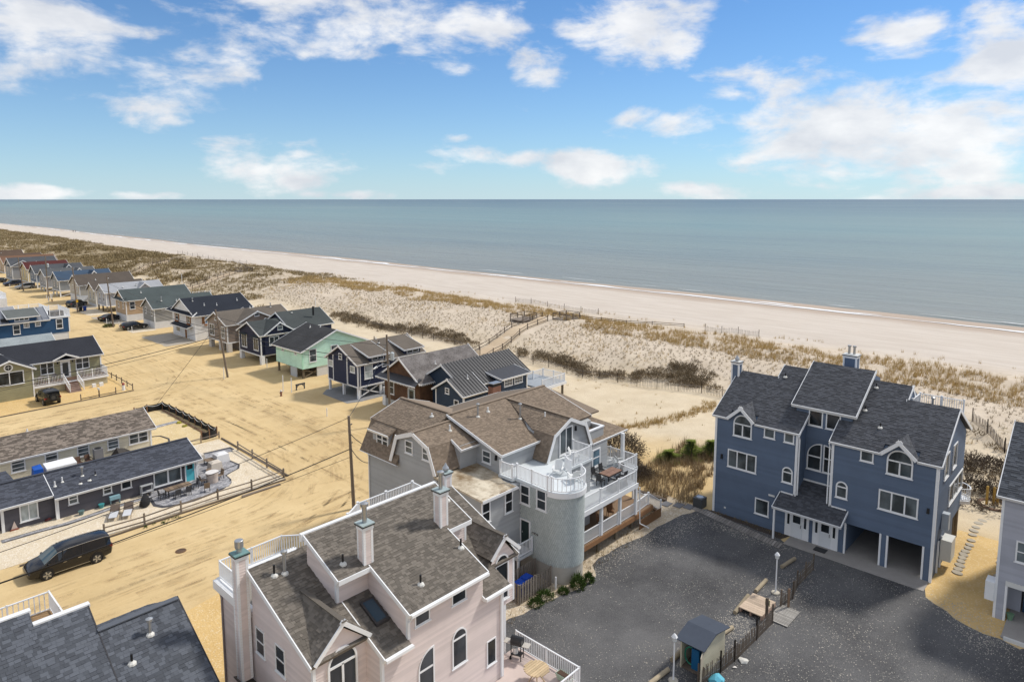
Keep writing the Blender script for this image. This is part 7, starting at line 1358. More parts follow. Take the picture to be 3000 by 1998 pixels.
pw2 = [(9.4, 62.6), (12, 62.55), (13.6, 62.35), (15, 62.5), (17, 62.85), (20.2, 62.9), (20.2, 62.3), (17, 62.2), (15, 61.85), (13.6, 61.7), (12, 61.9), (9.4, 61.95)]
patio_sheet('garden_path', pw2, .03, EDGE); patio_sheet('garden_path', [(x, 62.28+(y-62.28)*.62) for x, y in pw2], .042, STONEP)
# paver stones that can be told apart near the table
bn = thing('patio_pavers', 'loose-laid grey paver stones of the bungalow patio', 'pavers', (22, 60.8, 0)); pvm = {}
for cc_ in ((.44, .43, .44), (.33, .33, .345), (.24, .24, .26)): m_ = MB().box(0, 0, 0, .36, .22, .02).build('paver', paint(cc_, .9, .15)); pvm[cc_] = m_.data; bpy.data.objects.remove(m_)
for i in range(17):
    for j in range(15):
        x = 20.6+i*.38+(j % 2)*.19; y = 59.6+j*.24
        if x < 26.2 and not (y > 63.1) and ((x-23.2)/3.3)**2+((y-61)/2.3)**2 < 1: q = bpy.data.objects.new('paver', rnd.choice(list(pvm.values()))); COL.objects.link(q); q.parent = bn; q.location = (x-22, y-60.8, .046)
def table(x0, y0, x1, y1, z, top, leg, name, label, legs=True):
    t = thing(name, label, 'table', ((x0+x1)/2, (y0+y1)/2, 0)); n = 5
    for k in range(n): MB().box(x0+(x1-x0)*k/n+.008, y0, z-.04, x0+(x1-x0)*(k+1)/n-.008, y1, z).build('top_panel', top, t)
    return t
def chair(proto, x, y, z, rz, label, group=None):
    c = place(proto, (x, y, z), rz, label)
    if group: c['group'] = group
    return c
def make_chair(seat, frame, name='patio_chair', arms=False, slat=True):
    t = thing(name, 'chair', 'chair'); MB().box(-.24, -.24, .42, .24, .24, .46).build('seat', seat, t); MB().hexa([(-.24, .2, .46), (.24, .2, .46), (.24, .24, .46), (-.24, .24, .46), (-.24, .3, .95), (.24, .3, .95), (.24, .34, .95), (-.24, .34, .95)]).build('backrest', seat, t)
    for sx in (-.22, .22):
        for sy in (-.22, .22): MB().box(sx-.02, sy-.02, 0, sx+.02, sy+.02, .42).build('leg', frame, t)
        if arms: MB().bar((sx*1.1, -.24, .66), (sx*1.1, .28, .66), .05, .03).build('armrest', frame, t)
    return t
DKC = paint((.03, .03, .032), .5); BRN = wood((.22, .16, .11)); PARK = (0, 0, -60)
pc = make_chair(paint((.06, .06, .065), .6), DKC); pc2 = make_chair(paint((.26, .19, .13), .7), DKC, 'high_chair'); pb = make_chair(DKC, BLACK, 'iron_chair', True)
t = thing('dining_table', 'long brown outdoor dining table on the bungalow patio', 'table', (22, 61, 0))
for k in range(6): MB().hexa([(20.95+k*.36, 60.75+k*.01, .7), (21.29+k*.36, 60.75+k*.01, .7), (21.29+k*.36, 61.7+k*.01, .7), (20.95+k*.36, 61.7+k*.01, .7), (20.95+k*.36, 60.75+k*.01, .74), (21.29+k*.36, 60.75+k*.01, .74), (21.29+k*.36, 61.7+k*.01, .74), (20.95+k*.36, 61.7+k*.01, .74)]).build('top_panel', BRN, t)
for x in (21.1, 22.95):
    for y in (60.9, 61.6): MB().box(x-.04, y-.04, 0, x+.04, y+.04, .7).build('leg', DKC, t)
for x, y, r_, lb in ((20.65, 61.2, 90, 'at the west end of the long brown patio table'), (23.5, 61.3, -90, 'at the door end of the long brown patio table'), (21.6, 60.35, 180, 'on the fence side of the patio table near its west end'), (22.5, 60.4, 180, 'on the fence side of the patio table near the door end')): chair(pc, x, y, 0, R(r_), 'dark patio chair '+lb, 'dark chairs round the patio table')
t = thing('round_table', 'round patio table under a pale taupe cloth cover', 'table', (25.2, 61.6, 0)); MB().lathe(25.2, 61.6, [(.5, .04), (.48, .5), (.56, .98), (.56, 1.0)], 20).build('cloth', paint((.50, .43, .38), .9), t); MB().lathe(25.2, 61.6, [(.57, 1.0), (.57, 1.03), (.3, 1.04)], 20).build('table_top', paint((.66, .63, .60), .7), t)
for x, y, r_, lb in ((24.4, 61.7, 90, 'west of the covered round table'), (26.0, 61.8, -80, 'east of the covered round table'), (25.4, 62.5, 0, 'behind the covered round table'), (24.0, 59.9, 160, 'alone at the patio edge by the fence')): chair(pc2, x, y, 0, R(r_), 'tan high-backed chair '+lb, 'tan chairs round the covered table')
for x in (pc, pc2): [bpy.data.objects.remove(c_) for c_ in list(x.children)]; bpy.data.objects.remove(x)
CVR = paint((.60, .54, .46), .8, .12)
def cover(x, y, w, d, h, label, m=CVR, nm='covered_furniture'):
    b = MB(); a = [(-w/2, -d/2), (w/2, -d/2), (w/2, d/2), (-w/2, d/2)]; b.hexa([(x+p*1.04, y+q*1.04, .02) for p, q in a]+[(x+p*.9, y+q*.9, h) for p, q in a]); b.hexa([(x+p*.9, y+q*.9, h) for p, q in a]+[(x+p*.45, y+q*.45, h+.12) for p, q in a]); tag(b.build(nm, m), label, 'covered furniture')
cover(26.4, 67.6, 1.0, .9, .75, 'cream cover over an armchair by the bungalow corner'); cover(26.7, 64.5, 1.1, .95, .75, 'cream cover over an armchair nearest the round table'); cover(28.0, 66.1, 1.3, 1.1, .8, 'white cover over a large seat at the patio edge', paint((.7, .7, .7), .7, .1))
t = thing('coffee_table', 'small brown slatted table among the covered seats', 'table', (26.9, 66.2, 0))
for k in range(4): MB().box(26.5+k*.21, 65.8, .45, 26.69+k*.21, 66.7, .48).build('top_panel', BRN, t)
for x in (26.55, 27.25):
    for y in (65.9, 66.6): MB().box(x-.03, y-.03, 0, x+.03, y+.03, .45).build('leg', DKC, t)
def lounger(x, y, rz, label):
    t = thing('sun_lounger', label, 'lounger', (0, 0, 0), 'loungers on the gravel'); fab = paint((.55, .56, .58), .7); MB().hexa([(-.3, -.9, .28), (.3, -.9, .28), (.3, .3, .3), (-.3, .3, .3), (-.3, -.9, .32), (.3, -.9, .32), (.3, .3, .34), (-.3, .3, .34)]).build('sling_seat', fab, t); MB().hexa([(-.3, .3, .3), (.3, .3, .3), (.3, .8, .72), (-.3, .8, .72), (-.3, .28, .34), (.3, .28, .34), (.3, .77, .76), (-.3, .77, .76)]).build('sling_back', paint((.12, .09, .07), .7), t)
    for sx in (-.33, .33): MB().tube([(sx, -.95, 0), (sx, -.85, .3), (sx, .3, .32), (sx, .85, .8)], .02, 6).build('side_rail', paint((.1, .07, .05), .5), t); MB().tube([(sx, .25, 0), (sx, .2, .55), (sx, .6, .55), (sx, .7, 0)], .018, 6).build('leg', paint((.1, .07, .05), .5), t)
    t.location = (x, y, .02); t.rotation_euler = (0, 0, rz)
lounger(16.7, 60.6, R(-25), 'sling lounger on the gravel farther from the grill'); lounger(17.6, 60.2, R(-25), 'sling lounger on the gravel nearer the covered grill')
blob(19.15, 60.9, .02, .5, 40, paint((.014, .014, .015), .6), 'covered_grill', 'black covered grill at the patio edge', 'grill', 2.2, 9)
t = thing('potting_bench', 'grey metal bench with shelf against the bungalow wall', 'bench', (20.1, 63.2, 0)); gm = paint((.45, .46, .47), .5); MB().box(19.6, 62.95, .9, 20.6, 63.4, .95).build('top', gm, t); MB().box(19.6, 62.95, .3, 20.6, 63.4, .34).build('shelf', gm, t)
for x in (19.63, 20.57):
    for y in (62.98, 63.37): MB().box(x-.03, y-.03, 0, x+.03, y+.03, .9).build('leg', gm, t)
t = thing('planter_stand', 'turquoise patterned planter trough on legs by the bungalow wall', 'planter', (17.55, 63.2, 0)); MB().box(17.15, 63.05, .45, 17.95, 63.4, .75).build('trough', paint((.25, .42, .48), .6, .3), t)
for x in (17.2, 17.9): MB().box(x-.03, 63.1, 0, x+.03, 63.35, .45).build('leg', paint((.2, .3, .33), .6), t)
for x, y, lb in ((16.5, 63.2, 'turquoise glazed pot under the small windows'), (14.95, 63.0, 'dull teal pot beside the downspout')): o = MB().lathe(x, y, [(.14, .02), (.22, .3), (.24, .36)], 14).build('plant_pot', paint((.06, .3, .32) if x > 16 else (.12, .2, .2), .3)); tag(o, lb, 'plant pot')
o = MB().tube([(14.0+.28*math.cos(a), 63.0+.18*math.sin(a), .05+.008*a) for a in np.linspace(0, 12, 40)], .02, 5).build('garden_hose', paint((.45, .4, .3), .6)); tag(o, 'coiled tan garden hose beside the bungalow downspout', 'hose')
o = MB().prism([(10.3, 63.8, .1), (10.75, 63.8, .1), (10.55, 63.8, .75)], (0, .04, 0)).build('toy_sailboat', paint((.55, .45, .4), .7)); MB().prism([(10.2, 63.75, .02), (10.85, 63.75, .02), (10.75, 63.75, .14), (10.3, 63.75, .14)], (0, .12, 0)).build('hull', paint((.25, .08, .05), .6), o); tag(o, 'decorative wooden sailboat leaning on the bungalow wall', 'ornament')
blob(12.75, 63.8, .02, .28, 24, paint((.14, .03, .03), .7, .5), 'flower_tub', 'red flower tub beside the bungalow corner', 'plant pot', 1., 12)
t = thing('condenser_unit', 'grey air conditioner on a stand between the two bungalows', 'air conditioner', (19.2, 73.3, 0)); MB().box(18.8, 72.95, .95, 19.55, 73.65, 1.92).build('case', paint((.2, .2, .21), .5), t); MB().cyl(19.18, 73.3, 1.92, 1.96, .3, 16).build('fan_grille', BLACK, t); MB().box(18.75, 72.9, .02, 19.6, 73.7, .95).build('stand', GW, t)
blob(21.1, 73.35, .02, 1.05, 30, paint((.03, .025, .022), .7), 'covered_grill', 'dark covered grill against the cream bungalow', 'grill', 1.4, 14); o = MB().hexa([(14.65, 72.0, .02), (17.05, 72.0, .02), (17.05, 73.4, .02), (14.65, 73.4, .02), (14.65, 72.0, 1.5), (17.05, 72.0, 1.5), (17.05, 73.4, 1.68), (14.65, 73.4, 1.68)]).build('storage_box', WHITE); tag(o, 'white roofed storage box between the bungalows', 'storage box'); o = MB().hexa([(13.6, 72.2, .02), (14.5, 72.2, .02), (14.5, 73.3, .02), (13.6, 73.3, .02), (13.7, 72.3, 1.6), (14.45, 72.3, 1.55), (14.4, 73.2, 1.75), (13.75, 73.2, 1.7)]).build('tarp_pile', paint((.005, .08, .4), .6)); tag(o, 'bright blue covered pile beside the white storage box', 'tarpaulin')
for x, lb in ((17.5, 'brown chair nearer the white storage box'), (18.3, 'dark chair nearer the air conditioner stand')): c_ = make_chair(wood((.12, .07, .05)), DKC, 'patio_chair', True); c_['label'] = lb; c_.location = (x, 73.2, .55); c_.rotation_euler = (0, 0, R(10)); tag(MB().box(x-.45, 72.75, .02, x+.45, 73.65, .55).build('low_deck', GW), 'low timber step under the '+lb, 'deck')
for x, y, lb in ((29.75, 81.3, 'small yellow-green shrub nearer the silt fence corner'), (29.75, 79.6, 'small yellow-green shrub nearer the street end of the silt fence')): blob(x, y, .02, .32, 40, foliage((.16, .15, .02), (.34, .30, .04), 'yg'), 'low_shrub', lb, 'shrub', .7, int(x*y))
t = thing('garden_path_edging', 'curved grey paver path in the cream bungalow yard', 'path', (27, 79, 0)); cur = [(24.9, 81.8), (26.5, 81.6), (28.5, 81.9), (29.9, 82)]
for k in range(3): MB().bar((cur[k][0], cur[k][1], .04), (cur[k+1][0], cur[k+1][1], .04), .75, .03).build('path_section', STONEP, t)
cur = [(25.0, 77.5), (25.6, 78.8), (26.6, 78.2), (26.9, 76.6), (26.4, 75.0)]
for k in range(4): MB().bar((cur[k][0], cur[k][1], .045), (cur[k+1][0], cur[k+1][1], .045), .14, .06).build('edge_stone', EDGE, t)
t = thing('mailbox', 'white mailbox on a post in the sage yard', 'mailbox', (26.8, 100.1, 0)); MB().box(26.75, 100.05, 0, 26.85, 100.15, 1.0).build('post', DW, t); MB().tube([(26.8, 99.9, 1.1), (26.8, 100.35, 1.1)], .12, 10).build('box', OFFW, t)
t = thing('lighthouse_ornament', 'small white toy lighthouse ornament in the golden yard', 'ornament', (30.1, 101.2, 0)); MB().lathe(30.1, 101.2, [(.22, .02), (.16, .75)], 12).build('tower', WHITE, t); MB().lathe(30.1, 101.2, [(.17, .75), (.17, .95), (.03, 1.1)], 12).build('lantern', paint((.3, .05, .04), .5), t)
for k, x in enumerate((27.6, 28.5)): tag(MB().box(x, 105.7, .02, x+.45, 106.1, .5).build('white_planter', WHITE), ['white box planter nearer the sage steps', 'white box planter farther from the sage steps'][k], 'planter')
# porch and deck furniture
for x, y, r_, lb in ((22.2, 108.0, 20, 'grey porch chair beside the wing of the sage house'), (23.7, 108.3, -30, 'grey porch chair near the sage front door'), (27.2, 108.2, 20, 'grey porch chair under the right sage window'), (28.9, 108.0, -40, 'grey porch chair at the end of the sage porch')):
    c_ = make_chair(paint((.16, .13, .12), .7), DKC, 'porch_chair', True); c_['label'] = lb; c_.location = (x, y, 1.27); c_.rotation_euler = (0, 0, R(r_))
def adirondack(x, y, z, rz, label, c=(.72, .73, .72)):
    t = thing('adirondack_chair', label, 'chair', (0, 0, 0), 'slatted white deck chairs'); m = paint(c, .5, .05)
    for k in range(5): MB().hexa([(-.25+k*.1, .1, .2), (-.16+k*.1, .1, .2), (-.16+k*.1, .14, .2), (-.25+k*.1, .14, .2), (-.28+k*.11, .45, .92-.03*abs(k-2)), (-.18+k*.11, .45, .92-.03*abs(k-2)), (-.18+k*.11, .48, .92-.03*abs(k-2)), (-.28+k*.11, .48, .92-.03*abs(k-2))]).build('back_slat', m, t)
    MB().hexa([(-.26, -.4, .34), (.26, -.4, .34), (.26, .15, .2), (-.26, .15, .2), (-.26, -.4, .37), (.26, -.4, .37), (.26, .15, .23), (-.26, .15, .23)]).build('seat', m, t)
    for sx in (-.34, .34): MB().box(sx-.06, -.42, .52, sx+.06, .32, .55).build('armrest', m, t); MB().box(sx-.02, -.4, 0, sx+.02, -.32, .52).build('leg', m, t); MB().bar((sx, -.35, .35), (sx, .5, .02), .03, .1).build('back_leg', m, t)
    t.location = (x, y, z); t.rotation_euler = (0, 0, rz)
adirondack(36.4, 29.6, 6.53, R(-60), 'white slatted deck chair on the round tower deck'); adirondack(36.2, 28.0, 6.53, R(150), 'white slatted deck chair at the curved tower railing'); adirondack(39.4, 30.5, 6.53, R(30), 'white slatted deck chair at the sliding door balcony'); adirondack(45.6, 31.6, 3.95, R(40), 'white slatted deck chair near the porch column'); adirondack(46.1, 30.8, 3.95, R(60), 'white slatted deck chair near the outer corner rail')
t = thing('deck_table', 'brown tiled dining table on the second-floor deck', 'table', (43.0, 29.7, 3.95)); TL = paint((.24, .14, .10), .6, .25)
for i in range(3):
    for j in range(2): MB().box(42.15+i*.6, 29.2+j*.5, 4.66, 42.73+i*.6, 29.68+j*.5, 4.7).build('tile', TL, t)
MB().box(42.1, 29.15, 4.61, 43.98, 30.25, 4.66).build('frame', BLACK, t)
for x in (42.25, 43.8):
    for y in (29.3, 30.1): MB().box(x-.03, y-.03, 3.95, x+.03, y+.03, 4.61).build('leg', BLACK, t)
for x, y, r_, lb in ((42.4, 30.65, 0, 'on the house side near the window'), (43.4, 30.65, 0, 'on the house side near the column'), (44.35, 29.75, -90, 'at the outer end'), (41.75, 29.7, 90, 'at the tower end'), (42.4, 28.85, 180, 'on the rail side near the tower'), (43.5, 28.85, 180, 'on the rail side near the corner')): chair(pb, x, y, 3.95, R(r_), 'black iron chair of the deck dining set, '+lb, 'black iron chairs on the deck')
[bpy.data.objects.remove(c_) for c_ in list(pb.children)]; bpy.data.objects.remove(pb)
for k, (x, y) in enumerate([(41.6, 28.5), (42.6, 28.35)]): tag(MB().hexa([(x-.4, y-.3, 3.96), (x+.4, y-.3, 3.96), (x+.4, y+.3, 3.96), (x-.4, y+.3, 3.96), (x-.36, y-.26, 4.55), (x+.36, y-.26, 4.55), (x+.36, y+.26, 4.6), (x-.36, y+.26, 4.6)]).build('covered_grill', paint((.10, .105, .11) if k == 0 else (.2, .205, .21), .8)), ['dark grey covered grill against the deck rail', 'lighter grey covered box against the deck rail'][k], 'grill')
for x, y, r_, lb in ((40.8, 29.0, 30, 'brown porch chair nearer the tower under the deck'), (42.4, 29.2, -40, 'brown porch chair nearer the stair under the deck')):
    c_ = make_chair(wood((.24, .12, .06)), wood((.2, .1, .05)), 'porch_chair', True); c_['label'] = lb; c_.location = (x, y, 1.35); c_.rotation_euler = (0, 0, R(r_))
# pink deck: grill, table, planter
t = thing('gas_grill', 'black gas grill with side shelves on the pink house deck', 'grill', (0, 0, 0)); MB().hexa([(-.3, -.22, .82), (.3, -.22, .82), (.3, .22, .82), (-.3, .22, .82), (-.3, -.2, 1.0), (.3, -.2, 1.0), (.3, .2, 1.0), (-.3, .2, 1.0)]).build('firebox', DKC, t); MB().tube([(-.31, 0, 1.0), (.31, 0, 1.0)], .22, 16).build('lid', paint((.02, .022, .026), .35), t)
for s_ in (-1, 1): MB().box(s_*.33, -.2, .84, s_*.7, .2, .87).build('side_shelf', paint((.5, .47, .42), .5), t)
for sx in (-.27, .27):
    for sy in (-.18, .18): MB().box(sx-.02, sy-.02, 0, sx+.02, sy+.02, .82).build('leg', BLACK, t)
for sx in (-.3,):
    for sy in (-.2, .2): MB().tube([(sx-.03, sy, .09), (sx+.03, sy, .09)], .09, 12).build('wheel', TYRE, t)
MB().box(-.27, -.18, .25, .27, .18, .28).build('lower_shelf', BLACK, t); MB().cyl(-.1, 0, .28, .6, .14, 12).build('gas_bottle', OFFW, t); t.location = (24.35, 22.45, 2.2); t.rotation_euler = (0, 0, R(-70))
t = thing('round_table', 'round wooden slatted table on the pink house deck', 'table', (23.7, 20.55, 2.2)); tw_ = wood((.55, .42, .26)); 
for k in range(9):
    y = -.6+k*.135; hw = math.sqrt(max(.05, .62**2-(y+.06)**2)); MB().box(23.7-hw, 20.55+y, 2.9, 23.7+hw, 20.55+y+.12, 2.94).build('top_slat', tw_, t)
for a in range(4): MB().bar((23.7, 20.55, 2.88), (23.7+.4*math.cos(a*1.57+.8), 20.55+.4*math.sin(a*1.57+.8), 2.2), .05).build('leg', tw_, t)
t = thing('trough_planter', 'pale green trough planter at the pink deck rail', 'planter', (24.7, 19.55, 2.2)); MB().hexa([(24.55, 19.2, 2.22), (24.8, 19.2, 2.22), (24.8, 19.9, 2.22), (24.55, 19.9, 2.22), (24.48, 19.1, 2.55), (24.88, 19.1, 2.55), (24.88, 20.0, 2.55), (24.48, 20.0, 2.55)]).build('trough', paint((.42, .52, .40), .6), t); MB().box(24.52, 19.15, 2.53, 24.84, 19.95, 2.57).build('soil', paint((.10, .06, .04), .9), t)
# ------------------------------------------------------------------ two beach walkers
def person(x, y, rz, label, cl, sw):
    z = float(terrain(x, y)); me = bpy.data.meshes.new('person'); V = [(0, 0, .92), (0, 0, 1.18), (0, 0, 1.42), (0, .01, 1.52), (0, .02, 1.66), (.1, 0, .88), (.11, sw*.14, .48), (.11, sw*.2, .06), (.11, sw*.2-.14, .03), (-.1, 0, .88), (-.11, -sw*.12, .48), (-.11, -sw*.22, .06), (-.11, -sw*.22-.14, .03), (.2, 0, 1.4), (.26, -sw*.1, 1.12), (.25, -sw*.22, .88), (-.2, 0, 1.4), (-.26, sw*.1, 1.12), (-.25, sw*.2, .88)]
    E_ = [(0, 1), (1, 2), (2, 3), (3, 4), (0, 5), (5, 6), (6, 7), (7, 8), (0, 9), (9, 10), (10, 11), (11, 12), (2, 13), (13, 14), (14, 15), (2, 16), (16, 17), (17, 18)]; me.from_pydata(V, E_, []); o = bpy.data.objects.new('person', me); COL.objects.link(o); o.location = (x, y, z); o.rotation_euler = (0, 0, rz); me.materials.append(cl)
    m = o.modifiers.new('skin', 'SKIN'); rad = [.15, .15, .16, .06, .10, .1, .07, .05, .04, .1, .07, .05, .04, .07, .05, .04, .07, .05, .04]
    for k, r_ in enumerate(rad): me.skin_vertices[0].data[k].radius = (r_, r_*.85)
    me.skin_vertices[0].data[0].use_root = True; o.modifiers.new('sub', 'SUBSURF').levels = 1; tag(o, label, 'person', 'walkers on the far beach'); hr = MB(); hr.lathe(0, .03, [(.1, 1.66), (.115, 1.72), (.05, 1.79)], 8); h_ = hr.build('hair', BLACK); h_.parent = o
person(162.4, 644, R(20), 'distant person in black walking on the beach', paint((.015, .015, .02), .8), 1); person(163.8, 642.4, R(40), 'distant person in dark blue walking beside the other', paint((.02, .025, .05), .8), -1)
# ------------------------------------------------------------------ vegetation
def tufts(name, xy, h0, h1, nb, w, mat, label, spread=.25, lean=.45, zoff=0.):
    xy = np.asarray(xy); n = len(xy); m = n*nb; base = np.repeat(xy, nb, 0)+rng.normal(0, spread*.35, (m, 2)); z = terrain(base[:, 0], base[:, 1])+zoff-.02
    a = rng.uniform(0, 2*np.pi, m); h = np.repeat(rng.uniform(h0, h1, n), nb)*rng.uniform(.6, 1.1, m); ln = rng.uniform(.1, lean, m)*h; ww = w*rng.uniform(.6, 1.3, m)
    ca, sa = np.cos(a), np.sin(a); v = np.empty((m, 3, 3)); v[:, 0] = np.stack([base[:, 0]-sa*ww, base[:, 1]+ca*ww, z], -1); v[:, 1] = np.stack([base[:, 0]+sa*ww, base[:, 1]-ca*ww, z], -1); v[:, 2] = np.stack([base[:, 0]+ca*ln, base[:, 1]+sa*ln, z+h], -1)
    o = nmesh(name, v.reshape(-1, 3), np.arange(m*3), 3, mat, 'stuff'); tag(o, label, 'grass', kind='stuff'); return o
def scatter(x0, x1, y0, y1, dens, mask=None):
    n = int((x1-x0)*(y1-y0)*dens); p = np.stack([rng.uniform(x0, x1, n), rng.uniform(y0, y1, n)], -1)
    return p[mask(p[:, 0], p[:, 1])] if mask is not None else p
def offpath(x, y):      # keep the walkways clear
    d = np.ones(len(x), bool)
    for (ax, ay), (bx, by), w in (((71, 77), (103, 87.3), 2.6), ((71, 195.2), (100.4, 218), 2.4), ((77, 249), (101, 276.7), 2.2)):
        dx, dy = bx-ax, by-ay; t = np.clip(((x-ax)*dx+(y-ay)*dy)/(dx*dx+dy*dy), 0, 1); d &= np.hypot(x-ax-t*dx, y-ay-t*dy) > w
    return d
DRY = foliage((.36, .25, .10), (.62, .46, .215), 'dry'); BRN_ = foliage((.15, .115, .072), (.31, .24, .15), 'brown'); OLV = foliage((.19, .145, .075), (.36, .28, .15), 'olive'); TWIG = foliage((.085, .065, .047), (.19, .15, .11), 'twig')
# planted rows of grass clumps between the dunes: small, dark, about a metre apart
gx, gy = np.meshgrid(np.arange(83, 104, 1.02), np.arange(-6, 175, 1.0)); P_ = np.stack([gx.ravel(), gy.ravel()], -1)+rng.normal(0, .24, (gx.size, 2))
P_ = P_[(fbm(P_[:, 0]/7, P_[:, 1]/9, 21, 3) > .30) & offpath(P_[:, 0], P_[:, 1])]; tufts('dune_grass', P_, .28, .55, 9, .022, BRN_, 'rows of small dark grass clumps planted in the pale dune sand', .3, .9)
P_ = scatter(82, 112, -6, 180, .55, lambda x, y: (fbm(x/5, y/6, 31, 3) > .47) & offpath(x, y)); tufts('dune_grass', P_, .3, .7, 9, .02, DRY, 'scattered straw-coloured grass clumps on the dune', .3, .8)
# golden band of beach grass along the crest
P_ = scatter(96, 119, -10, 190, 4.6, lambda x, y: (np.abs(x-107+4*np.exp(-np.maximum(y, 0)/30)+1.5*np.sin(y/27.)) < 3.0+5.5*fbm(x/6, y/9, 41, 3)) & (fbm(x/3, y/3, 42, 2) > .27) & offpath(x, y)); tufts('beach_grass', P_, .55, 1.0, 9, .02, DRY, 'golden band of tall beach grass along the dune crest', .3, .6)
P_ = scatter(112, 124, -10, 260, .22, lambda x, y: fbm(x/4, y/5, 51, 3) > .5); tufts('beach_grass', P_, .4, .8, 10, .022, DRY, 'sparse grass tufts where the dune meets the beach', .35, .7)
# denser, browner cover up the coast
P_ = scatter(66, 120, 178, 420, 1.05, lambda x, y: (fbm(x/9, y/14, 61, 4) > .42) & offpath(x, y)); tufts('dune_grass', P_, .5, 1.0, 8, .05, OLV, 'olive and brown dune grass farther up the coast', .6, .8); P_ = scatter(66, 122, 420, 820, .4, lambda x, y: fbm(x/11, y/22, 62, 4) > .36); tufts('dune_grass', P_, .7, 1.4, 7, .12, OLV, 'far brown dune grass toward the horizon', 1., .8)
P_ = scatter(60, 79, 26, 76, .14, lambda x, y: (fbm(x/6, y/6, 71, 3) > .46)); tufts('dune_grass', P_, .2, .5, 8, .02, DRY, 'thin straw tufts in the sand yards behind the houses', .3, 1.)
def arcpts(): u = rng.uniform(0, 1, 520)**1.2; return np.stack([57+u*21+rng.normal(0, .4, 520), 46.5-9.5*np.sin(u*1.7)+u*1.5+rng.normal(0, .3+.5*fbm(u*9, u*0, 77, 2), 520)], -1)
tufts('dune_grass', arcpts(), .3, .7, 8, .022, DRY, 'curving strip of dry grass across the sand yard', .3, .7)
def scrub(name, xy, rr, hh, nper, s, mat, label, cat='scrub', z=None, thing_=False, twigs=True):
    xy = np.asarray(xy); n = len(xy); m = n*nper; r = np.repeat(rng.uniform(.6, 1.25, n)*rr, nper); H = np.repeat(rng.uniform(.6, 1.2, n)*hh, nper)
    d = rng.normal(0, 1, (m, 3)); d /= np.linalg.norm(d, axis=1)[:, None]; d[:, 2] = np.abs(d[:, 2]); k = rng.uniform(.35, 1.0, m)**.5*(.8+.35*rng.random(m)); c = np.repeat(xy, nper, 0)
    px = c[:, 0]+d[:, 0]*r*k; py = c[:, 1]+d[:, 1]*r*k; pz = terrain(c[:, 0], c[:, 1])+d[:, 2]*H*k if z is None else z+d[:, 2]*H*k
    a = rng.normal(0, 1, (m, 3)); a /= np.linalg.norm(a, axis=1)[:, None]; a = a*.55+d*.6+np.array([0, 0, .25]); b = np.cross(a, rng.normal(0, 1, (m, 3))); b /= (np.linalg.norm(b, axis=1)[:, None]+1e-6); ss = s*rng.uniform(.5, 1.5, m)[:, None]; p = np.stack([px, py, pz], -1)
    v = np.stack([p-b*ss*.28, p+b*ss*.28, p+a*ss*1.7], 1); o = nmesh(name, v.reshape(-1, 3), np.arange(m*3), 3, mat, None if thing_ else 'stuff')
    if thing_: tag(o, label, cat)
    else: tag(o, label, cat, kind='stuff')
    return o
def band(f, n, w): u = rng.uniform(0, 1, n); x, y = f(u); return np.stack([x+rng.normal(0, w, n), y+rng.normal(0, w*1.4, n)], -1)
scrub('scrub', band(lambda u: (81.6+1.2*np.sin(u*9)+1.5*(u < .3), 42+33*u), 150, .9), 1.0, .75, 110, .16, BRN_, 'band of brown bayberry scrub behind the slat fence'); scrub('scrub', band(lambda u: (81.5+1.6*np.sin(u*7), 88+42*u), 190, 1.1), 1.1, .75, 90, .18, BRN_, 'brown scrub along the fence behind the mint and navy houses')
scrub('scrub', band(lambda u: (86.0+u*2, 45.5+4*u), 26, .9), 1.1, .7, 120, .16, BRN_, 'dark brown scrub clump on the pale dune'); scrub('scrub', scatter(66, 84, 135, 200, .10, lambda x, y: (fbm(x/8, y/10, 81, 3) > .42) & offpath(x, y)), 1.6, .9, 90, .26, OLV, 'olive-brown scrub behind the tan and white houses')
scrub('scrub', scatter(64, 112, 200, 420, .05, lambda x, y: (fbm(x/12, y/20, 82, 3) > .47) & offpath(x, y)), 2.2, .9, 80, .45, OLV, 'brown scrub patches up the coast'); scrub('scrub', scatter(66, 78, 6.2, 13, .55), 1.1, 1.1, 130, .18, TWIG, 'dark bare scrub behind the blue duplex and lavender-grey house')
scrub('scrub', scatter(74, 86, 4, 14, .12), .9, .6, 90, .16, BRN_, 'low brown scrub at the leaning slat fence')
# planting between the grey house and the blue duplex
tufts('tall_grass', scatter(50.6, 63.5, 27.2, 34.5, 9., lambda x, y: (fbm(x/3, y/3, 91, 3) > .30) & (y > 26.6+.25*(x-50)) & (y < 35.5)), .5, 1.15, 9, .022, foliage((.20, .145, .08), (.43, .325, .195), 'tan'), 'bed of tall dry tan grass between the grey house and blue duplex', .3, .7)
for i, (x, y, r_, h_) in enumerate([(56.8, 38.0, 2.6, 2.2), (54.6, 36.2, 2.0, 1.7), (53.2, 33.8, 1.5, 1.3)]): scrub('bare_shrub', [(x, y)], r_, h_, 4200, .13, TWIG, ['large grey-brown leafless shrub behind the grey house deck', 'middle leafless shrub at the corner of the dry grass', 'small leafless shrub near the deck corner'][i], 'shrub', thing_=True)
GRN = foliage((.028, .05, .012), (.085, .135, .03), 'green'); YGR = foliage((.10, .14, .02), (.24, .28, .05), 'yellowgreen')
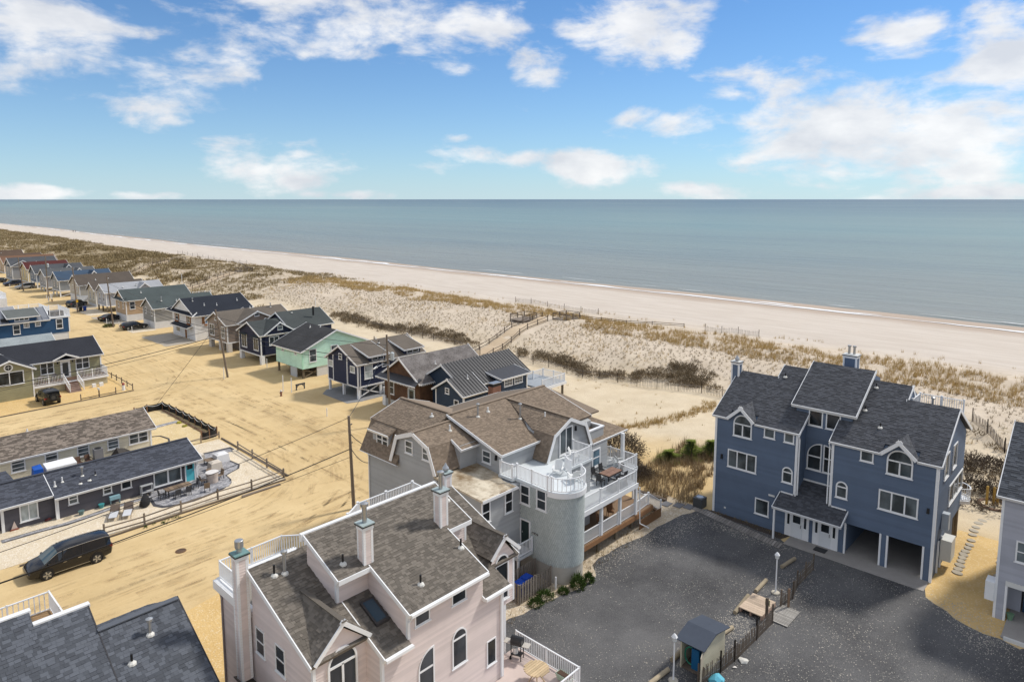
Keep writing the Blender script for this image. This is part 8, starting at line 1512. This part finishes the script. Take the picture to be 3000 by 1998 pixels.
def conifer(x, y, h, label):
    t = thing('pine_shrub', label, 'shrub', (x, y, float(terrain(x, y)))); z0 = float(terrain(x, y)); MB().tube([(x, y, z0-.1), (x+.1, y, z0+h*.6)], .08, 6, r2=.03).build('trunk', DW, t); n = 2200; u = rng.uniform(0, 1, n); r = (.3+1.0*(1-u))*np.sqrt(rng.uniform(.1, 1, n)); a = rng.uniform(0, 2*np.pi, n); r = r*(.7+.5*np.sin(a*3+u*9)); p = np.stack([x+r*np.cos(a)*1.3, y+r*np.sin(a), z0+u*h], -1); d = np.stack([np.cos(a), np.sin(a), .35+0*a], -1)*.3*rng.uniform(.5, 1.3, n)[:, None]; b = np.stack([-np.sin(a), np.cos(a), 0*a], -1)*.05
    v = np.stack([p-b, p+b, p+d], 1); o = nmesh('crown', v.reshape(-1, 3)-np.array([x, y, z0]), np.arange(n*3), 3, YGR); o.parent = t
conifer(60.4, 32.0, 1.9, 'bright green pine shrub beside the blue duplex wall'); conifer(62.3, 30.8, 1.6, 'second green pine shrub close to the blue wall'); conifer(58.4, 33.3, 1.0, 'low green pine clump at the head of the dry grass')
for i, (x, y, r_, h_, n_) in enumerate([(34.6, 26.35, .75, .85, 1500), (35.7, 26.25, .55, .6, 900), (33.5, 26.7, .45, .45, 600), (32.2, 27.2, .55, .7, 900), (31.2, 27.15, .45, .5, 700)]): scrub('green_shrub', [(x, y)], r_, h_, n_, .085, GRN, ['largest leafy green shrub at the tower foot', 'leafy green shrub on the east side of the tower foot', 'small green shrub by the white pipe', 'round green shrub against the bin enclosure boards', 'low green shrub at the enclosure corner'][i], 'shrub', z=.0, thing_=True)
scrub('grass_clump', [(44.2, 155.0)], .9, .6, 700, .16, foliage((.07, .09, .03), (.17, .17, .07), 'clump'), 'green-brown grass clump at the pole by the tan house', 'grass', z=0, thing_=True); scrub('weed_patch', scatter(17.5, 20.5, 56.2, 56.9, 5), .16, .1, 40, .06, GRN, 'green weeds at the foot of the split-rail fence', 'weeds', z=0.)
tufts('edge_weeds', np.concatenate([scatter(36.9, 44, 26.9, 28.2, 7), scatter(28.6, 33, 26.9, 27.6, 5), scatter(51.0, 51.5, 18.8, 25, 6)]), .12, .35, 7, .014, foliage((.12, .085, .04), (.30, .23, .12), 'edge'), 'dry weeds along the edge of the parking lot', .2, 1., .02)
# bare soil strip before the blue duplex, small dark patch of stain
poly_sheet('soil_strip', [(50.5, 19), (51.55, 18.7), (51.55, 25.2), (51.2, 25.4)], paint((.07, .055, .045), .95, .4), .02, .08, .5)
